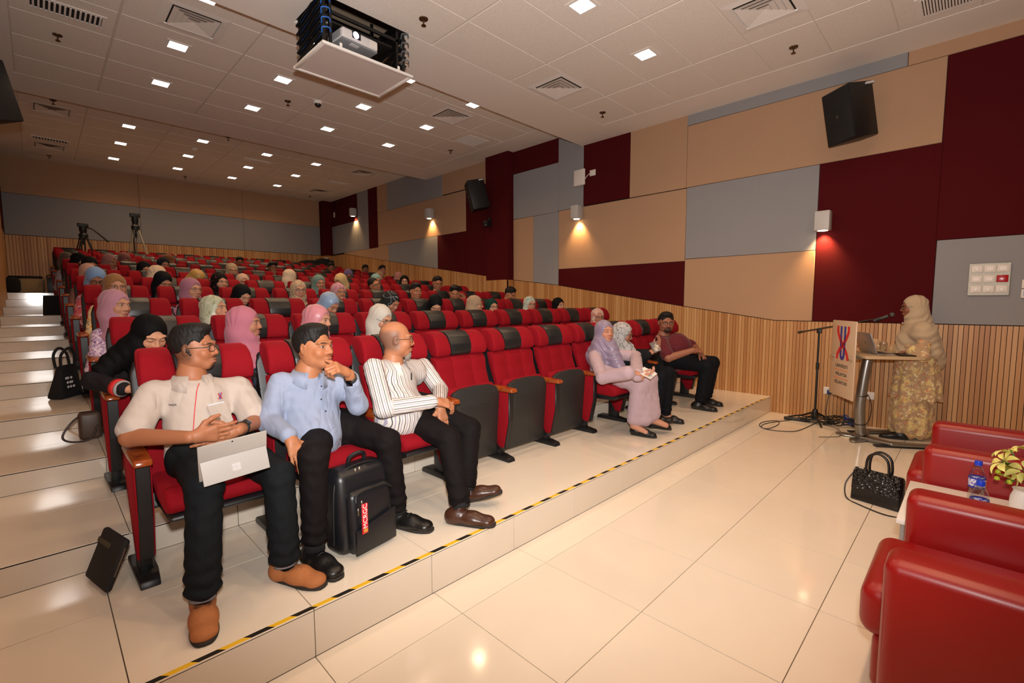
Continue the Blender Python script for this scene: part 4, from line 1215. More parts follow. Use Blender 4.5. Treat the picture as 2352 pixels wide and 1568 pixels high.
# row, seat, head px, turn, pitch, kind, skin, eyes, scarf or hair, clothes, glasses, label, extras
AUD = [
 (3, 0, 266, 697, 42, -2, W1, 'open', hj((198, 142, 160)), cl((186, 160, 186), [(26, .50, (226, 200, 210), .03), (30, .58, (120, 84, 140), .03), (40, .6, (150, 70, 110), .03)]), None, 'woman in plain mauve-pink hijab and lilac paisley dress on the aisle', {}),
 (4, 0, 265, 655, 16, -4, W1, 'open', hj((160, 112, 66)), cl((226, 198, 150), [(15, .58, (226, 150, 40), .03), (24, .60, (90, 74, 50), .02)]), (EYE_BROWN, 'round'), 'woman in camel-brown hijab with round glasses and a cream floral dress', {}),
 (5, 0, 220, 637, 10, -28, W3, 'closed', hj((132, 166, 214)), cl((188, 84, 88), [(12, .56, (222, 176, 170), .04), (16, .6, (96, 60, 110), .03)]), (EYE_BLACK, 'round'), 'woman in long sky-blue hijab and glasses writing on the aisle', {'drape': 1.12}),
 (6, 0, 203, 625, 10, -10, W2, 'open', hj((206, 156, 138)), cl((120, 80, 70)), None, 'woman in peach hijab hidden behind the sky-blue hijab', {}),
 (7, 0, 207, 607, 22, -14, W3, 'closed', hj((26, 24, 26)), cl((96, 70, 56), [(24, .55, (196, 160, 130), .03)]), None, 'woman in black hijab and brown patterned dress, third of the aisle seats from the back', {}),
 (8, 0, 183, 597, 48, -10, W2, 'open', hj((22, 21, 23)), cl((70, 52, 46), [(24, .56, (150, 120, 96), .03)]), None, 'woman in black hijab in profile near the back of the aisle', {}),
 (9, 0, 153, 594, 28, -22, W2, 'closed', hj((96, 80, 68)), cl((150, 140, 152)), None, 'woman in grey-brown hijab and pale grey jacket at the aisle, farthest back', {}),
 (8, 1, 253, 600, 38, -10, W3, 'open', hj((168, 112, 108)), cl((90, 60, 66)), None, 'woman in dusty rose hijab, second seat from the aisle near the back', {}),
 (9, 1, 286, 594, 20, -30, W3, 'closed', hj((150, 94, 88)), cl((80, 56, 60)), None, 'woman in brick-rose hijab bending down below the silver tripod', {}),
 (7, 1, 332, 617, 24, -12, W2, 'closed', hj((24, 24, 27)), cl((50, 50, 60)), None, 'woman in black hijab behind the woman in cream hijab', {}),
 (6, 1, 364, 628, 105, -5, W1, 'open', hj((232, 204, 174)), cl((150, 140, 140)), None, 'woman in cream hijab turned away to the side', {}),
 (5, 1, 375, 645, 28, -25, W2, 'closed', hj((20, 21, 27)), cl((50, 60, 96)), None, 'woman in black hijab and navy blue jacket looking down', {}),
 (8, 2, 376, 605, 20, -15, W2, 'closed', hj((40, 42, 50), [(60, .64, (190, 190, 196), .02)]), cl((60, 60, 66)), None, 'woman in dark hijab with white specks in front of the brown hijab', {}),
 (9, 2, 388, 597, 150, -5, W3, 'open', hj((134, 80, 40)), cl((80, 60, 50)), None, 'woman in rust-brown hijab facing away', {}),
 (4, 1, 440, 662, 36, -2, W1, 'open', hj((178, 118, 138)), cl((50, 42, 52), [(30, .58, (200, 120, 60), .03), (34, .6, (190, 180, 190), .03)]), (EYE_BROWN, 'round'), 'woman in dusky mauve hijab with amber-framed glasses', {}),
 (6, 2, 453, 637, 60, -35, W2, 'closed', hj((196, 150, 76), None, True), cl((120, 96, 60)), None, 'woman in shiny gold satin hijab bowing her head', {}),
 (5, 2, 505, 645, 30, -4, W1, 'open', hj((24, 20, 20), [(17, .63, (210, 50, 100), .02), (24, .64, (190, 160, 90), .02)]), cl((40, 24, 22), [(20, .58, (180, 60, 40), .04)]), None, 'woman in black hijab with pink flowers by the temple', {}),
 (7, 3, 533, 619, 14, -6, W1, 'closed', hj((196, 174, 138)), cl((120, 110, 100)), (EYE_WIRE, 'round'), 'woman in khaki beige hijab and thin glasses with eyes shut', {}),
 (6, 3, 558, 645, 18, -8, W2, 'open', hj((222, 184, 158)), cl((180, 150, 140)), None, 'woman in pale peach hijab half hidden behind a black hijab', {}),
 (4, 2, 556, 676, 32, -24, W1, 'closed', hj((18, 18, 20)), cl((60, 74, 124)), None, 'woman in black hijab and blue jacket looking down, behind an empty seat', {}),
 (3, 1, 493, 706, 56, 6, W1, 'open', hj((196, 198, 168), [(9, .52, (214, 210, 186), .05), (15, .60, (150, 150, 110), .04)], True), cl((138, 128, 92)), None, 'woman in sage green satin hijab resting her chin on her hand', {'chin': 1}),
 (10, 5, 551, 602, 4, -6, M2, 'open', None, cl((140, 150, 170)), None, 'man with short dark hair alone near the back row', {}),
 (8, 5, 626, 616, 18, -2, M2, 'open', None, cl((120, 116, 122)), None, 'young man with fringe and hand at his chin near the back', {'chin': 1}),
 (2, 1, 563, 738, 74, 0, W2, 'open', hj((204, 122, 142)), cl((38, 44, 58), [(20, .60, (180, 80, 96), .03), (12, .62, (70, 96, 110), .03)]), None, 'smiling woman in rose pink hijab and dark floral dress in the second row', {'smile': 1., 'drape': 1.15}),
 (2, 2, 730, 731, 60, -4, W1, 'open', hj((222, 142, 152), None, True), cl((206, 136, 146), [(18, .6, (226, 180, 186), .04)]), None, 'woman in shiny salmon pink satin hijab in the second row', {'drape': 1.1}),
 (4, 3, 686, 664, 16, -2, W1, 'open', hj((212, 180, 144), [(11, .90, (60, 56, 66), .06, 'line')]), cl((70, 80, 110)), (EYE_BLACK, 'round'), 'woman in beige hijab with dark line pattern and round glasses', {'drape': 1.15}),
 (6, 4, 667, 634, 125, -6, W1, 'open', hj((226, 202, 176)), cl((46, 46, 80), [(24, .55, (210, 205, 210), .03)]), None, 'woman in ivory hijab seen from behind', {}),
 (3, 3, 757, 696, 46, -30, W2, 'closed', hj((150, 174, 206), None, True), cl((176, 188, 204)), None, 'woman in shiny ice-blue satin hijab looking down', {'drape': 1.2}),
 (4, 4, 778, 669, 26, -2, W2, 'open', hj((212, 158, 168), [(46, .56, (180, 90, 120), .03)]), cl((212, 158, 168), [(40, .56, (186, 100, 124), .03)]), None, 'smiling woman in pink speckled hijab and matching dress', {'smile': 1., 'teeth': True}),
 (5, 4, 733, 648, 22, -5, W2, 'open', hj((110, 142, 132)), cl((90, 110, 104)), None, 'woman in grey-teal hijab between two empty seats', {}),
 (5, 5, 782, 645, -30, -25, W3, 'closed', hj((214, 182, 126)), cl((214, 206, 186), [(16, .6, (60, 70, 60), .03)]), None, 'woman in straw yellow hijab leaning down', {}),
 (7, 7, 800, 631, 8, -22, M2, 'closed', hj((112, 92, 138)), cl((52, 38, 70), [(40, .6, (190, 150, 190), .02)]), None, 'woman in purple hijab and purple dotted dress', {}),
 (9, 8, 761, 615, 14, -4, M2, 'open', None, cl((40, 42, 52)), None, 'man in dark shirt in front of the black covers at the back', {}),
 (9, 9, 839, 619, 16, -4, M2, 'open', None, cl((196, 196, 200)), None, 'man in white shirt near the far right of the back rows', {}),
 (8, 9, 878, 621, 24, -2, M1, 'open', None, cl((30, 30, 32)), None, 'man in black shirt next to the slatted side wall at the back', {}),
 (7, 8, 872, 635, 20, -6, W2, 'open', hj((172, 134, 102)), cl((130, 100, 80)), None, 'woman in tan hijab behind the mint hijab', {}),
 (6, 7, 864, 642, 22, -10, W2, 'open', hj((140, 186, 178)), cl((90, 90, 80)), None, 'woman in mint green hijab behind the tilted man', {}),
 (5, 6, 860, 654, 34, 2, M1, 'open', None, cl((206, 206, 204), [(16, .6, (60, 60, 66), .03)]), (EYE_BLACK, 'round'), 'man in glasses with his head tilted to one side', {'roll': -.45, 'hair': 'buzz'}),
 (7, 9, 916, 636, 30, -4, W2, 'open', hj((190, 124, 122)), cl((120, 80, 80)), None, 'woman in salmon hijab behind a black hijab by the side wall', {}),
 (6, 8, 929, 645, 2, 0, W1, 'open', hj((20, 19, 21)), cl((40, 38, 42)), (EYE_BLACK, 'rect'), 'woman in black hijab and black glasses facing the stage', {}),
 (3, 4, 898, 691, 50, -28, W2, 'closed', hj((44, 44, 44), [(5, .97, (220, 220, 220), .02, 'line')]), cl((70, 68, 66), [(7, .55, (190, 190, 190), .02)]), None, 'woman in charcoal sports hijab with white seam looking down', {}),
 (2, 3, 875, 728, 48, -20, W1, 'open', hj((222, 214, 200)), cl((216, 196, 186), [(20, .52, (150, 60, 76), .03)]), (EYE_WIRE, 'round'), 'woman in off-white hijab behind the bald man', {}),
 (4, 6, 955, 669, 28, -2, M1, 'open', None, cl((196, 36, 34)), None, 'man with short hair in a red shirt', {}),
 (5, 8, 1005, 650, 16, -12, M1, 'closed', None, cl((132, 140, 176)), (EYE_BLACK, 'rect'), 'heavy man in black glasses and blue-grey shirt near the side wall', {'build': 1.15, 'wide': 1.1}),
 (4, 7, 1044, 673, 6, -14, M1, 'closed', None, cl((50, 60, 86)), None, 'man in navy shirt raising one hand beside his face', {'raise': 1}),
 (3, 5, 1000, 697, 12, -38, W1, 'closed', hj((20, 20, 22)), cl((216, 212, 206), [(26, .55, (40, 40, 44), .02)]), None, 'woman in black hijab and white patterned sleeves bowing low', {}),
 (3, 6, 1092, 697, 82, -2, W1, 'open', hj((184, 154, 124)), cl((40, 38, 40), [(24, .58, (200, 190, 180), .02)]), (EYE_WIRE, 'round'), 'woman in plain beige hijab turned to her neighbour', {}),
 (3, 7, 1130, 703, 28, 0, W1, 'open', hj((20, 58, 50)), cl((30, 50, 48), [(30, .6, (200, 200, 190), .02)]), (EYE_BLACK, 'round'), 'woman in dark green hijab and round glasses', {'smile': .6}),
 (4, 9, 1172, 675, 52, -24, M1, 'closed', None, cl((104, 96, 98)), None, 'man in grey shirt looking down by the side wall', {}),
 (3, 8, 1217, 697, 28, -2, W1, 'open', hj((206, 216, 200), [(8, .54, (140, 180, 176), .05), (10, .6, (206, 176, 140), .05)]), cl((190, 180, 186), [(18, .56, (150, 130, 150), .03)]), (EYE_WIRE, 'round'), 'woman in pale mint hijab with thin round glasses', {'smile': .6}),
 (3, 9, 1283, 699, 44, -2, W1, 'open', hj((16, 16, 17)), cl((28, 27, 30)), None, 'woman in black hijab nearest the side wall in the third row', {}),
 (2, 9, 1373, 726, 22, -2, W2, 'open', hj((222, 184, 166), [(14, .54, (196, 130, 116), .04), (20, .58, (236, 216, 200), .04)]), cl((180, 150, 150)), (EYE_BLACK, 'rect'), 'woman in peach swirl hijab and black glasses behind the lilac hijab', {}),
]
def audience():
    for (k, j, px, py, th, pi, sk, eyes, scarf, clo, gl, lab, ex) in AUD:
        OCC[(k, j)] = lab
        y = rowy(k)-.30
        p = at(px, py, y=y); hc = np.array(p)
        fem = scarf is not None or 'woman' in lab
        hc[2] -= .012 if fem else 0.
        d = depth(p)
        base = np.array((XS+.252+SP*j, rowy(k)-.35, plat(k)))
        lookx = .004 if 10 < th < 60 else 0
        S = skin(sk, eyes=eyes, look=(lookx*-1 if th > 25 else 0, 0), smile=ex.get('smile', 0.), teeth=ex.get('teeth', False), female=fem, lips=(164, 84, 82) if fem else (128, 74, 64), brow_th=.8 if fem else 1.2)
        hv = min(.0085, max(.0048, d/1074*.75)); vx = min(.020, max(.012, d/1074*2.2))
        sit = hc[0]-base[0]
        neck = hc+np.array((-.25*sit, .045, -.165)); chest = np.array((base[0]+.55*sit, rowy(k)-.235, hc[2]-.365))
        belly = np.array((base[0]+.2*sit, rowy(k)-.30, chest[2]-.20)); pel = np.array((base[0], rowy(k)-.38, plat(k)+.55))
        kw = {}
        if ex.get('chin'):
            w_ = hc+face_dir(hc, th)*.10+np.array((0.0, -.02, -.155)); e_ = np.array((w_[0]+.06, w_[1]-.08, chest[2]-.13))
            shl = chest+np.array((.165, 0, .125))
            kw['el'] = [chest+np.array((-.22, -.12, -.13)), e_]; kw['wr'] = [pel+np.array((-.1, -.28, .08)), w_]
            kw['hands'] = [None, dict(fwd=unit(np.array((-.35, -.05, 1.))), palm=unit(hc-w_), vox=.006, curl=(.5, .7, .5))]
        elif ex.get('raise'):
            w_ = np.array(at(1066, 694, y=y-.05)); e_ = w_+np.array((.08, -.05, -.24))
            kw['el'] = [chest+np.array((-.22, -.12, -.13)), e_]; kw['wr'] = [pel+np.array((-.1, -.28, .08)), w_]
            kw['hands'] = [None, dict(fwd=unit(np.array((-.1, 0, 1.))), palm=(-1, -.4, 0), vox=.006, curl=(.6, .9, .7))]
        person(lab+('' if len(lab.split()) < 14 else ''), base, hc, face_dir(hc, th, pi), S, group=None, roll=ex.get('roll', 0.), neck=neck, chest=chest, belly=belly, pelvis=pel,
               top=clo, bottom=DARKP, fem=fem, hijab=scarf, hair=None if scarf is not None else ex.get('hair', 'short'), glass=gl, vox=vx, hvox=hv,
               build=ex.get('build', .95 if fem else 1.), wide=ex.get('wide', 1.), drape=ex.get('drape', 1.), smile=ex.get('smile', 0.), bigh=1.0 if fem else 1.03, **kw)
audience()
# ------------------------------------------------------------------ the people in front
def J(px, py, y=None, x=None, z=None): return np.array(at(px, py, x=x, y=y, z=z))
def text_me(name, s, size, m, ext=.0004, font=None):
    cu = bpy.data.curves.new(name, 'FONT'); cu.body = s; cu.size = size; cu.extrude = ext; cu.align_x = 'CENTER'; cu.align_y = 'CENTER'; cu.resolution_u = 3
    o = bpy.data.objects.new(name, cu); C.objects.link(o)
    bpy.context.view_layer.update()
    me = bpy.data.meshes.new_from_object(o.evaluated_get(bpy.context.evaluated_depsgraph_get()))
    bpy.data.objects.remove(o); me.name = name; me.materials.clear(); me.materials.append(m); return me
def place_on(name, me, parent, p, right, up, base):
    x = Vector(unit(right)); z = x.cross(Vector(unit(up))).normalized(); y = z.cross(x)
    Mx = Matrix((x, y, z)).transposed().to_4x4(); Mx.translation = Vector(np.asarray(p)-base)
    o = link(name, me, parent); o.matrix_local = Mx; return o
RED_ = mat('emblem red', (214, 36, 44), .5); BLUE_ = mat('emblem blue', (52, 60, 150), .5); INK = mat('black ink', (24, 24, 28), .6)
def emblem_parts(parent, s, place):
    """the four-strand emblem: two red strands that cross and two blue ones inside; place(name, mesh)"""
    def rib(pts, w_):
        bm = bmesh.new(); P = smooth_path([(x, y, 0) for x, y in pts], 5); n = len(P)
        L, Rr = [], []
        for i, p in enumerate(P):
            t = (P[min(i+1, n-1)]-P[max(i-1, 0)]).normalized(); nn = Vector((-t.y, t.x, 0))*w_
            L.append(p+nn); Rr.append(p-nn)
        for z in (0, .0016*s*10):
            pass
        v0 = [bm.verts.new(p) for p in L]; v1 = [bm.verts.new(p) for p in Rr]
        for a, b, c, d in zip(v0, v0[1:], v1[1:], v1): bm.faces.new((a, d, c, b))
        return bm
    for pts in ([(-.62, .98), (-.60, .60), (-.22, .08), (.30, -.38), (.58, -.72), (.62, -.98)], [(.62, .98), (.60, .60), (.22, .08), (-.30, -.38), (-.58, -.72), (-.62, -.98)]):
        place('emblem_strand', wrap_me('emblem_strand', rib([(x*s, y*s) for x, y in pts], .125*s), RED_))
    for sg in (-1, 1):
        pts = [(sg*.22, .97), (sg*.22, .3), (sg*.20, -.3), (sg*.17, -.78), (0, -.95)]
        place('emblem_strand', wrap_me('emblem_strand', rib([(x*s, y*s+ (0)) for x, y in pts], .115*s), BLUE_))
def watch(parent, wrist, axis, base, m, up=(0, 0, 1), r=.031):
    ax = unit(axis); u = unit(np.asarray(up, float)-ax*np.dot(up, ax)); v = np.cross(ax, u)
    bm = bmesh.new(); rings = []
    for i in range(20):
        a = 2*PI*i/20; d = u*math.cos(a)*1.05+v*math.sin(a)*.92
        rings.append([bm.verts.new(Vector(np.asarray(wrist)+d*rr+ax*hh-base)) for rr, hh in ((r, -.011), (r+.004, -.011), (r+.004, .011), (r, .011))])
    for i in range(20):
        A, B = rings[i], rings[(i+1) % 20]
        for q in range(4): bm.faces.new((A[q], B[q], B[(q+1) % 4], A[(q+1) % 4]))
    bmesh.ops.recalc_face_normals(bm, faces=bm.faces[:])
    o = link('watch', wrap_me('watch', bm, m), parent)
    Mx = Matrix((Vector(v), Vector(ax), Vector(u))).transposed().to_4x4(); Mx.translation = Vector(np.asarray(wrist)+u*(r+.004)-base)
    bm = bmesh.new(); add_box(bm, (-.017, -.020, 0), (.017, .020, .009), .005, 2, Mx)
    link('watch_case', wrap_me('watch_case', bm, SCREENB), o)
SCREENB = mat('black watch glass', (8, 8, 10), .12)
def buttons(parent, pts, base, m, r=.0055):
    for p in pts:
        bm = bmesh.new(); bmesh.ops.create_icosphere(bm, subdivisions=1, radius=r, matrix=Matrix.Translation(Vector(np.asarray(p)-base)))
        link('button', wrap_me('button', bm, m), parent)
def on_front(parent_shirt, p, d):
    """first hit of a ray from p along d on the shirt (mesh in local coordinates)"""
    base = np.array(parent_shirt.parent.location)
    ok, loc, nor, _ = parent_shirt.ray_cast(Vector(np.asarray(p)-base), Vector(unit(d)))
    return (np.array(loc)+base, np.array(nor)) if ok else (None, None)
def hit(shirt, px, py):
    p = np.array(CAM); q = np.array(at(px, py, y=2.0)); return on_front(shirt, p, q-p)
def child(root, name): return [o for o in root.children if o.name.split('.')[0] == name][0]

WHITESH = cloth('cream white shirt', (184, 171, 161), wrinkle=.7)
BLUESH = cloth('pale blue shirt', (140, 150, 174), wrinkle=1.0)
STRIPESH = stripe_cloth('striped shirt', (206, 198, 190), [(.0, .15, (78, 76, 84)), (.42, .60, (158, 150, 168))], .026)
MAROONSH = cloth('maroon shirt', (92, 26, 34), wrinkle=.5)
JEANS = cloth('charcoal jeans', (21, 24, 27), wrinkle=.5)
BLKTR = cloth('black trousers', (20, 16, 17), wrinkle=.5)
BLKTR2 = cloth('black slacks', (17, 18, 23), wrinkle=.5)
TANSUEDE = mat('tan suede', (168, 104, 58), .85, bump=(220, .12), vary=.1)
RUBBER = mat('dark rubber sole', (40, 34, 30), .8)
BLKSHOE = mat('black shoe leather', (20, 19, 19), .34, bump=(80, .12))
BRNSHOE = mat('brown shoe leather', (66, 38, 26), .32, bump=(60, .12), vary=.2)
GREYSOCK = mat('grey sock', (132, 126, 130), .9, bump=(260, .2)); BLKSOCK = mat('black sock', (18, 18, 20), .9)
def sock(root, an, dirup, base, m, r=.044):
    bm = bmesh.new(); a = np.asarray(an); d = unit(dirup)
    add_tube(bm, [Vector(a-base+d*t) for t in (-.03, .0, .05, .11)], [r*1.15, r, r*.95, r], 14)
    link('sock', wrap_me('sock', bm, m), root)

# --- man with the tablet on his lap
def man_tablet():
    b = np.array((.57, 2.70, PZ)); lab = 'man in cream short-sleeved shirt and glasses with a tablet on his lap'
    OCC[(1, 0)] = lab
    hc = J(447, 799, 2.80)
    S = skin((160, 103, 72), eyes='open', look=(.004, 0), lips=(150, 92, 84), brow_th=1.5, beard=[(0, -.101, .020, .015, (24, 19, 18), .9), (0, -.0560, .030, .0055, (40, 28, 24), .5)], stubble=((34, 28, 26), .075, .62))
    sh = [J(352, 902, 2.80), J(548, 890, 2.80)]; el = [J(300, 1004, 2.66), J(588, 968, 2.63)]; wr = [J(436, 1004, 2.40), J(548, 987, 2.42)]
    kn = [J(470, 1118, 2.26), J(640, 1090, 2.28)]; an = [np.array((.405, 2.20, PZ+.10)), np.array((.735, 2.215, PZ+.10))]
    r, Rm, hc, b = person(lab, b, hc, face_dir(hc, 66, 3), S, neck=J(440, 863, 2.80), chest=J(452, 938, 2.76), belly=J(462, 1030, 2.66), pelvis=(.57, 2.66, PZ+.545), sh=sh, el=el, wr=wr,
        hip=[(.475, 2.62, PZ+.54), (.665, 2.62, PZ+.54)], kn=kn, an=an, top=WHITESH, bottom=JEANS, sleeves='short', fem=False, hair='quiff', glass=(EYE_WIRE, 'rect'), vox=.0085, hvox=.0033, bigh=.96, build=1.02,
        hands=[dict(fwd=(1, -.05, -.02), palm=(-.05, 1, .1), curl=(.15, .25, .2), thumb=.0, spread=.05), dict(fwd=(-1, 0, -.16), palm=(.05, 1, -.1), curl=(.12, .22, .2), thumb=.0, spread=.05)], armr=(.050, .046, .040, .030), collar_m=WHITESH, legr=(.086, .062, .056), cuffz=.02)
    shirt = child(r, 'shirt')
    # red placket edge, name, pocket, emblem
    pts = [hit(shirt, x, y)[0] for x, y in ((457, 880), (452, 895), (449, 920), (446, 950), (444, 980), (442, 1010), (440, 1035))]
    pts = [p-b+np.array((0, -.004, 0)) for p in pts if p is not None]
    if len(pts) > 2:
        bm = bmesh.new(); add_tube(bm, smooth_path(pts, 4), .0022, 6); link('placket_edge', wrap_me('placket_edge', bm, mat('red piping', (206, 60, 66), .7)), r)
    p, n = hit(shirt, 398, 930)
    if p is not None: place_on('name_embroidery', text_me('name_embroidery', 'NAJMI', .014, INK), r, p+n*.004, np.cross((0, 0, 1), n), (0, 0, 1), b)
    p, n = hit(shirt, 504, 909)
    if p is not None:
        emblem_parts(r, .017, lambda nm, me: place_on(nm, me, r, p+n*.005, np.cross((0, 0, 1), n), (0, 0, 1), b))
    p, n = hit(shirt, 504, 948)
    if p is not None:
        rt = unit(np.cross((0, 0, 1), n)); up = np.cross(n, rt)
        def pk(bm): add_prism(bm, [(-.052, .045), (.052, .045), (.052, -.055), (0, -.068), (-.052, -.055)], -.004, .004, 'z', bev=.001, seg=1)
        bm = bmesh.new(); pk(bm); place_on('pocket', wrap_me('pocket', bm, WHITESH, False), r, p+n*.004, rt, up, b)
        bm = bmesh.new(); add_box(bm, (-.046, .02, -.003), (.042, .052, .001)); place_on('paper_in_pocket', wrap_me('paper_in_pocket', bm, mat('white paper', (196, 200, 210), .8), False), r, p+n*.006, rt, up, b)
    watch(r, wr[1]+unit(el[1]-wr[1])*.045, el[1]-wr[1], b, mat('black watch strap', (26, 26, 28), .5), up=(-.1, -.8, .5), r=.031)
    # wireless earbud
    e_ = hc+Rm @ (np.array((.086, .008, -.010))*.96); 
    for sg in (1,):
        e1 = hc+Rm @ np.array((-.086, .006, -.010)); e2 = hc+Rm @ np.array((-.090, .024, -.030))
        e1b = hc+Rm @ np.array((.086, .006, -.010)); 
        near = e1 if np.linalg.norm(e1-np.array(CAM)) < np.linalg.norm(e1b-np.array(CAM)) else e1b
        s_ = -1 if near is e1 else 1
        bm = bmesh.new(); bmesh.ops.create_icosphere(bm, subdivisions=2, radius=.0085, matrix=Matrix.Translation(Vector(near-b)))
        add_tube(bm, [Vector(near-b), Vector(hc+Rm @ np.array((s_*.092, .020, -.028))-b)], .0042, 8)
        link('earbud', wrap_me('earbud', bm, BLACKP), r)
    for i, (h_, t_) in enumerate((((.415, 2.265, PZ), (.362, 1.985, PZ)), ((.700, 2.275, PZ), (.830, 2.030, PZ)))):
        sock(r, an[i], kn[i]-an[i], b, GREYSOCK)
        def bit(o, T):
            bm = bmesh.new(); add_tube(bm, [T((-.038, .155, .055)), T((-.018, .162, .074)), T((0, .160, .071)), T((.018, .162, .074)), T((.038, .155, .055))], [.004, .005, .003, .005, .004], 8)
            link('metal_bit', wrap_me('metal_bit', bm, CHROME), o)
        shoe(r, h_, t_, TANSUEDE, RUBBER, b, L=.285, w=.052, h=.075, loafer=True, name='loafer', extra=bit)
    return r
# --- man resting his chin on his hand
def man_blue():
    b = np.array((1.153, 2.70, PZ)); lab = 'man in pale blue shirt resting his chin on his fist'
    OCC[(1, 1)] = lab
    hc = J(722, 797, 2.60)
    S = skin((166, 108, 74), eyes='open', look=(.004, .001), lips=(160, 96, 84), brow_th=1.3)
    sh = [J(645, 880, 2.64), J(800, 872, 2.62)]; el = [J(618, 968, 2.60), J(822, 930, 2.52)]; wr = [J(664, 1000, 2.36), J(802, 858, 2.42)]
    kn = [J(720, 1048, 2.24), J(890, 1012, 2.30)]; an = [np.array((.880, 2.235, PZ+.115)), np.array((1.375, 2.29, PZ+.115))]
    r, Rm, hc, b = person(lab, b, hc, face_dir(hc, 50, 4), S, neck=J(706, 853, 2.63), chest=J(715, 925, 2.62), belly=J(722, 1000, 2.56), pelvis=(1.15, 2.64, PZ+.55), sh=sh, el=el, wr=wr,
        hip=[(1.06, 2.58, PZ+.54), (1.24, 2.58, PZ+.54)], kn=kn, an=an, top=BLUESH, bottom=BLKTR, sleeves='long', fem=False, hair='short', vox=.0085, hvox=.0033, bigh=1.03, build=1.04, roll=.0,
        hands=[dict(fwd=(.12, -.55, -.8), palm=(.0, .75, -.6), curl=(.12, .15, .12), thumb=-.1, spread=.12), dict(fwd=(-.75, -.25, .42), palm=(-.45, .55, -.6), curl=(1.1, 1.3, .7), thumb=.2, spread=.02)],
        collar_m=BLUESH, tuck=True, cuff=(.012, .075), belly_r=.150, legr=(.086, .062, .048), cuffz=.03)
    shirt = child(r, 'shirt')
    bt = [hit(shirt, x, y)[0] for x, y in ((733, 861), (738, 887), (738, 917), (748, 944))]
    buttons(r, [p for p in bt if p is not None], b, INK)
    pts = [hit(shirt, x, y)[0] for x, y in ((731, 855), (735, 875), (738, 900), (740, 925), (747, 950), (752, 965))]
    pts = [p-b+np.array((0, -.001, 0)) for p in pts if p is not None]
    if len(pts) > 2:
        bm = bmesh.new(); add_tube(bm, smooth_path(pts, 4), .0018, 5); link('placket_edge', wrap_me('placket_edge', bm, mat('blue placket edge', (128, 138, 166), .8)), r)
    watch(r, wr[1]+unit(el[1]-wr[1])*.034, el[1]-wr[1], b, mat('dark grey watch strap', (44, 45, 48), .5), up=(-.6, -.7, .1), r=.033)
    def laces(o, T):
        for q in range(4):
            bm = bmesh.new(); y = .115+.028*q; z = .098-.011*q
            add_tube(bm, [T((-.024, y, z-.012)), T((0, y+.004, z)), T((.024, y, z-.012))], .0032, 6)
            link('lace', wrap_me('lace', bm, INK), o)
    for i, (h_, t_) in enumerate((((.868, 2.315, PZ), (.905, 2.030, PZ)), ((1.355, 2.36, PZ), (1.475, 2.11, PZ)))):
        sock(r, an[i], kn[i]-an[i], b, BLKSOCK)
        shoe(r, h_, t_, BLKSHOE, RUBBER, b, L=.29, w=.054, h=.085, name='sneaker', extra=laces)
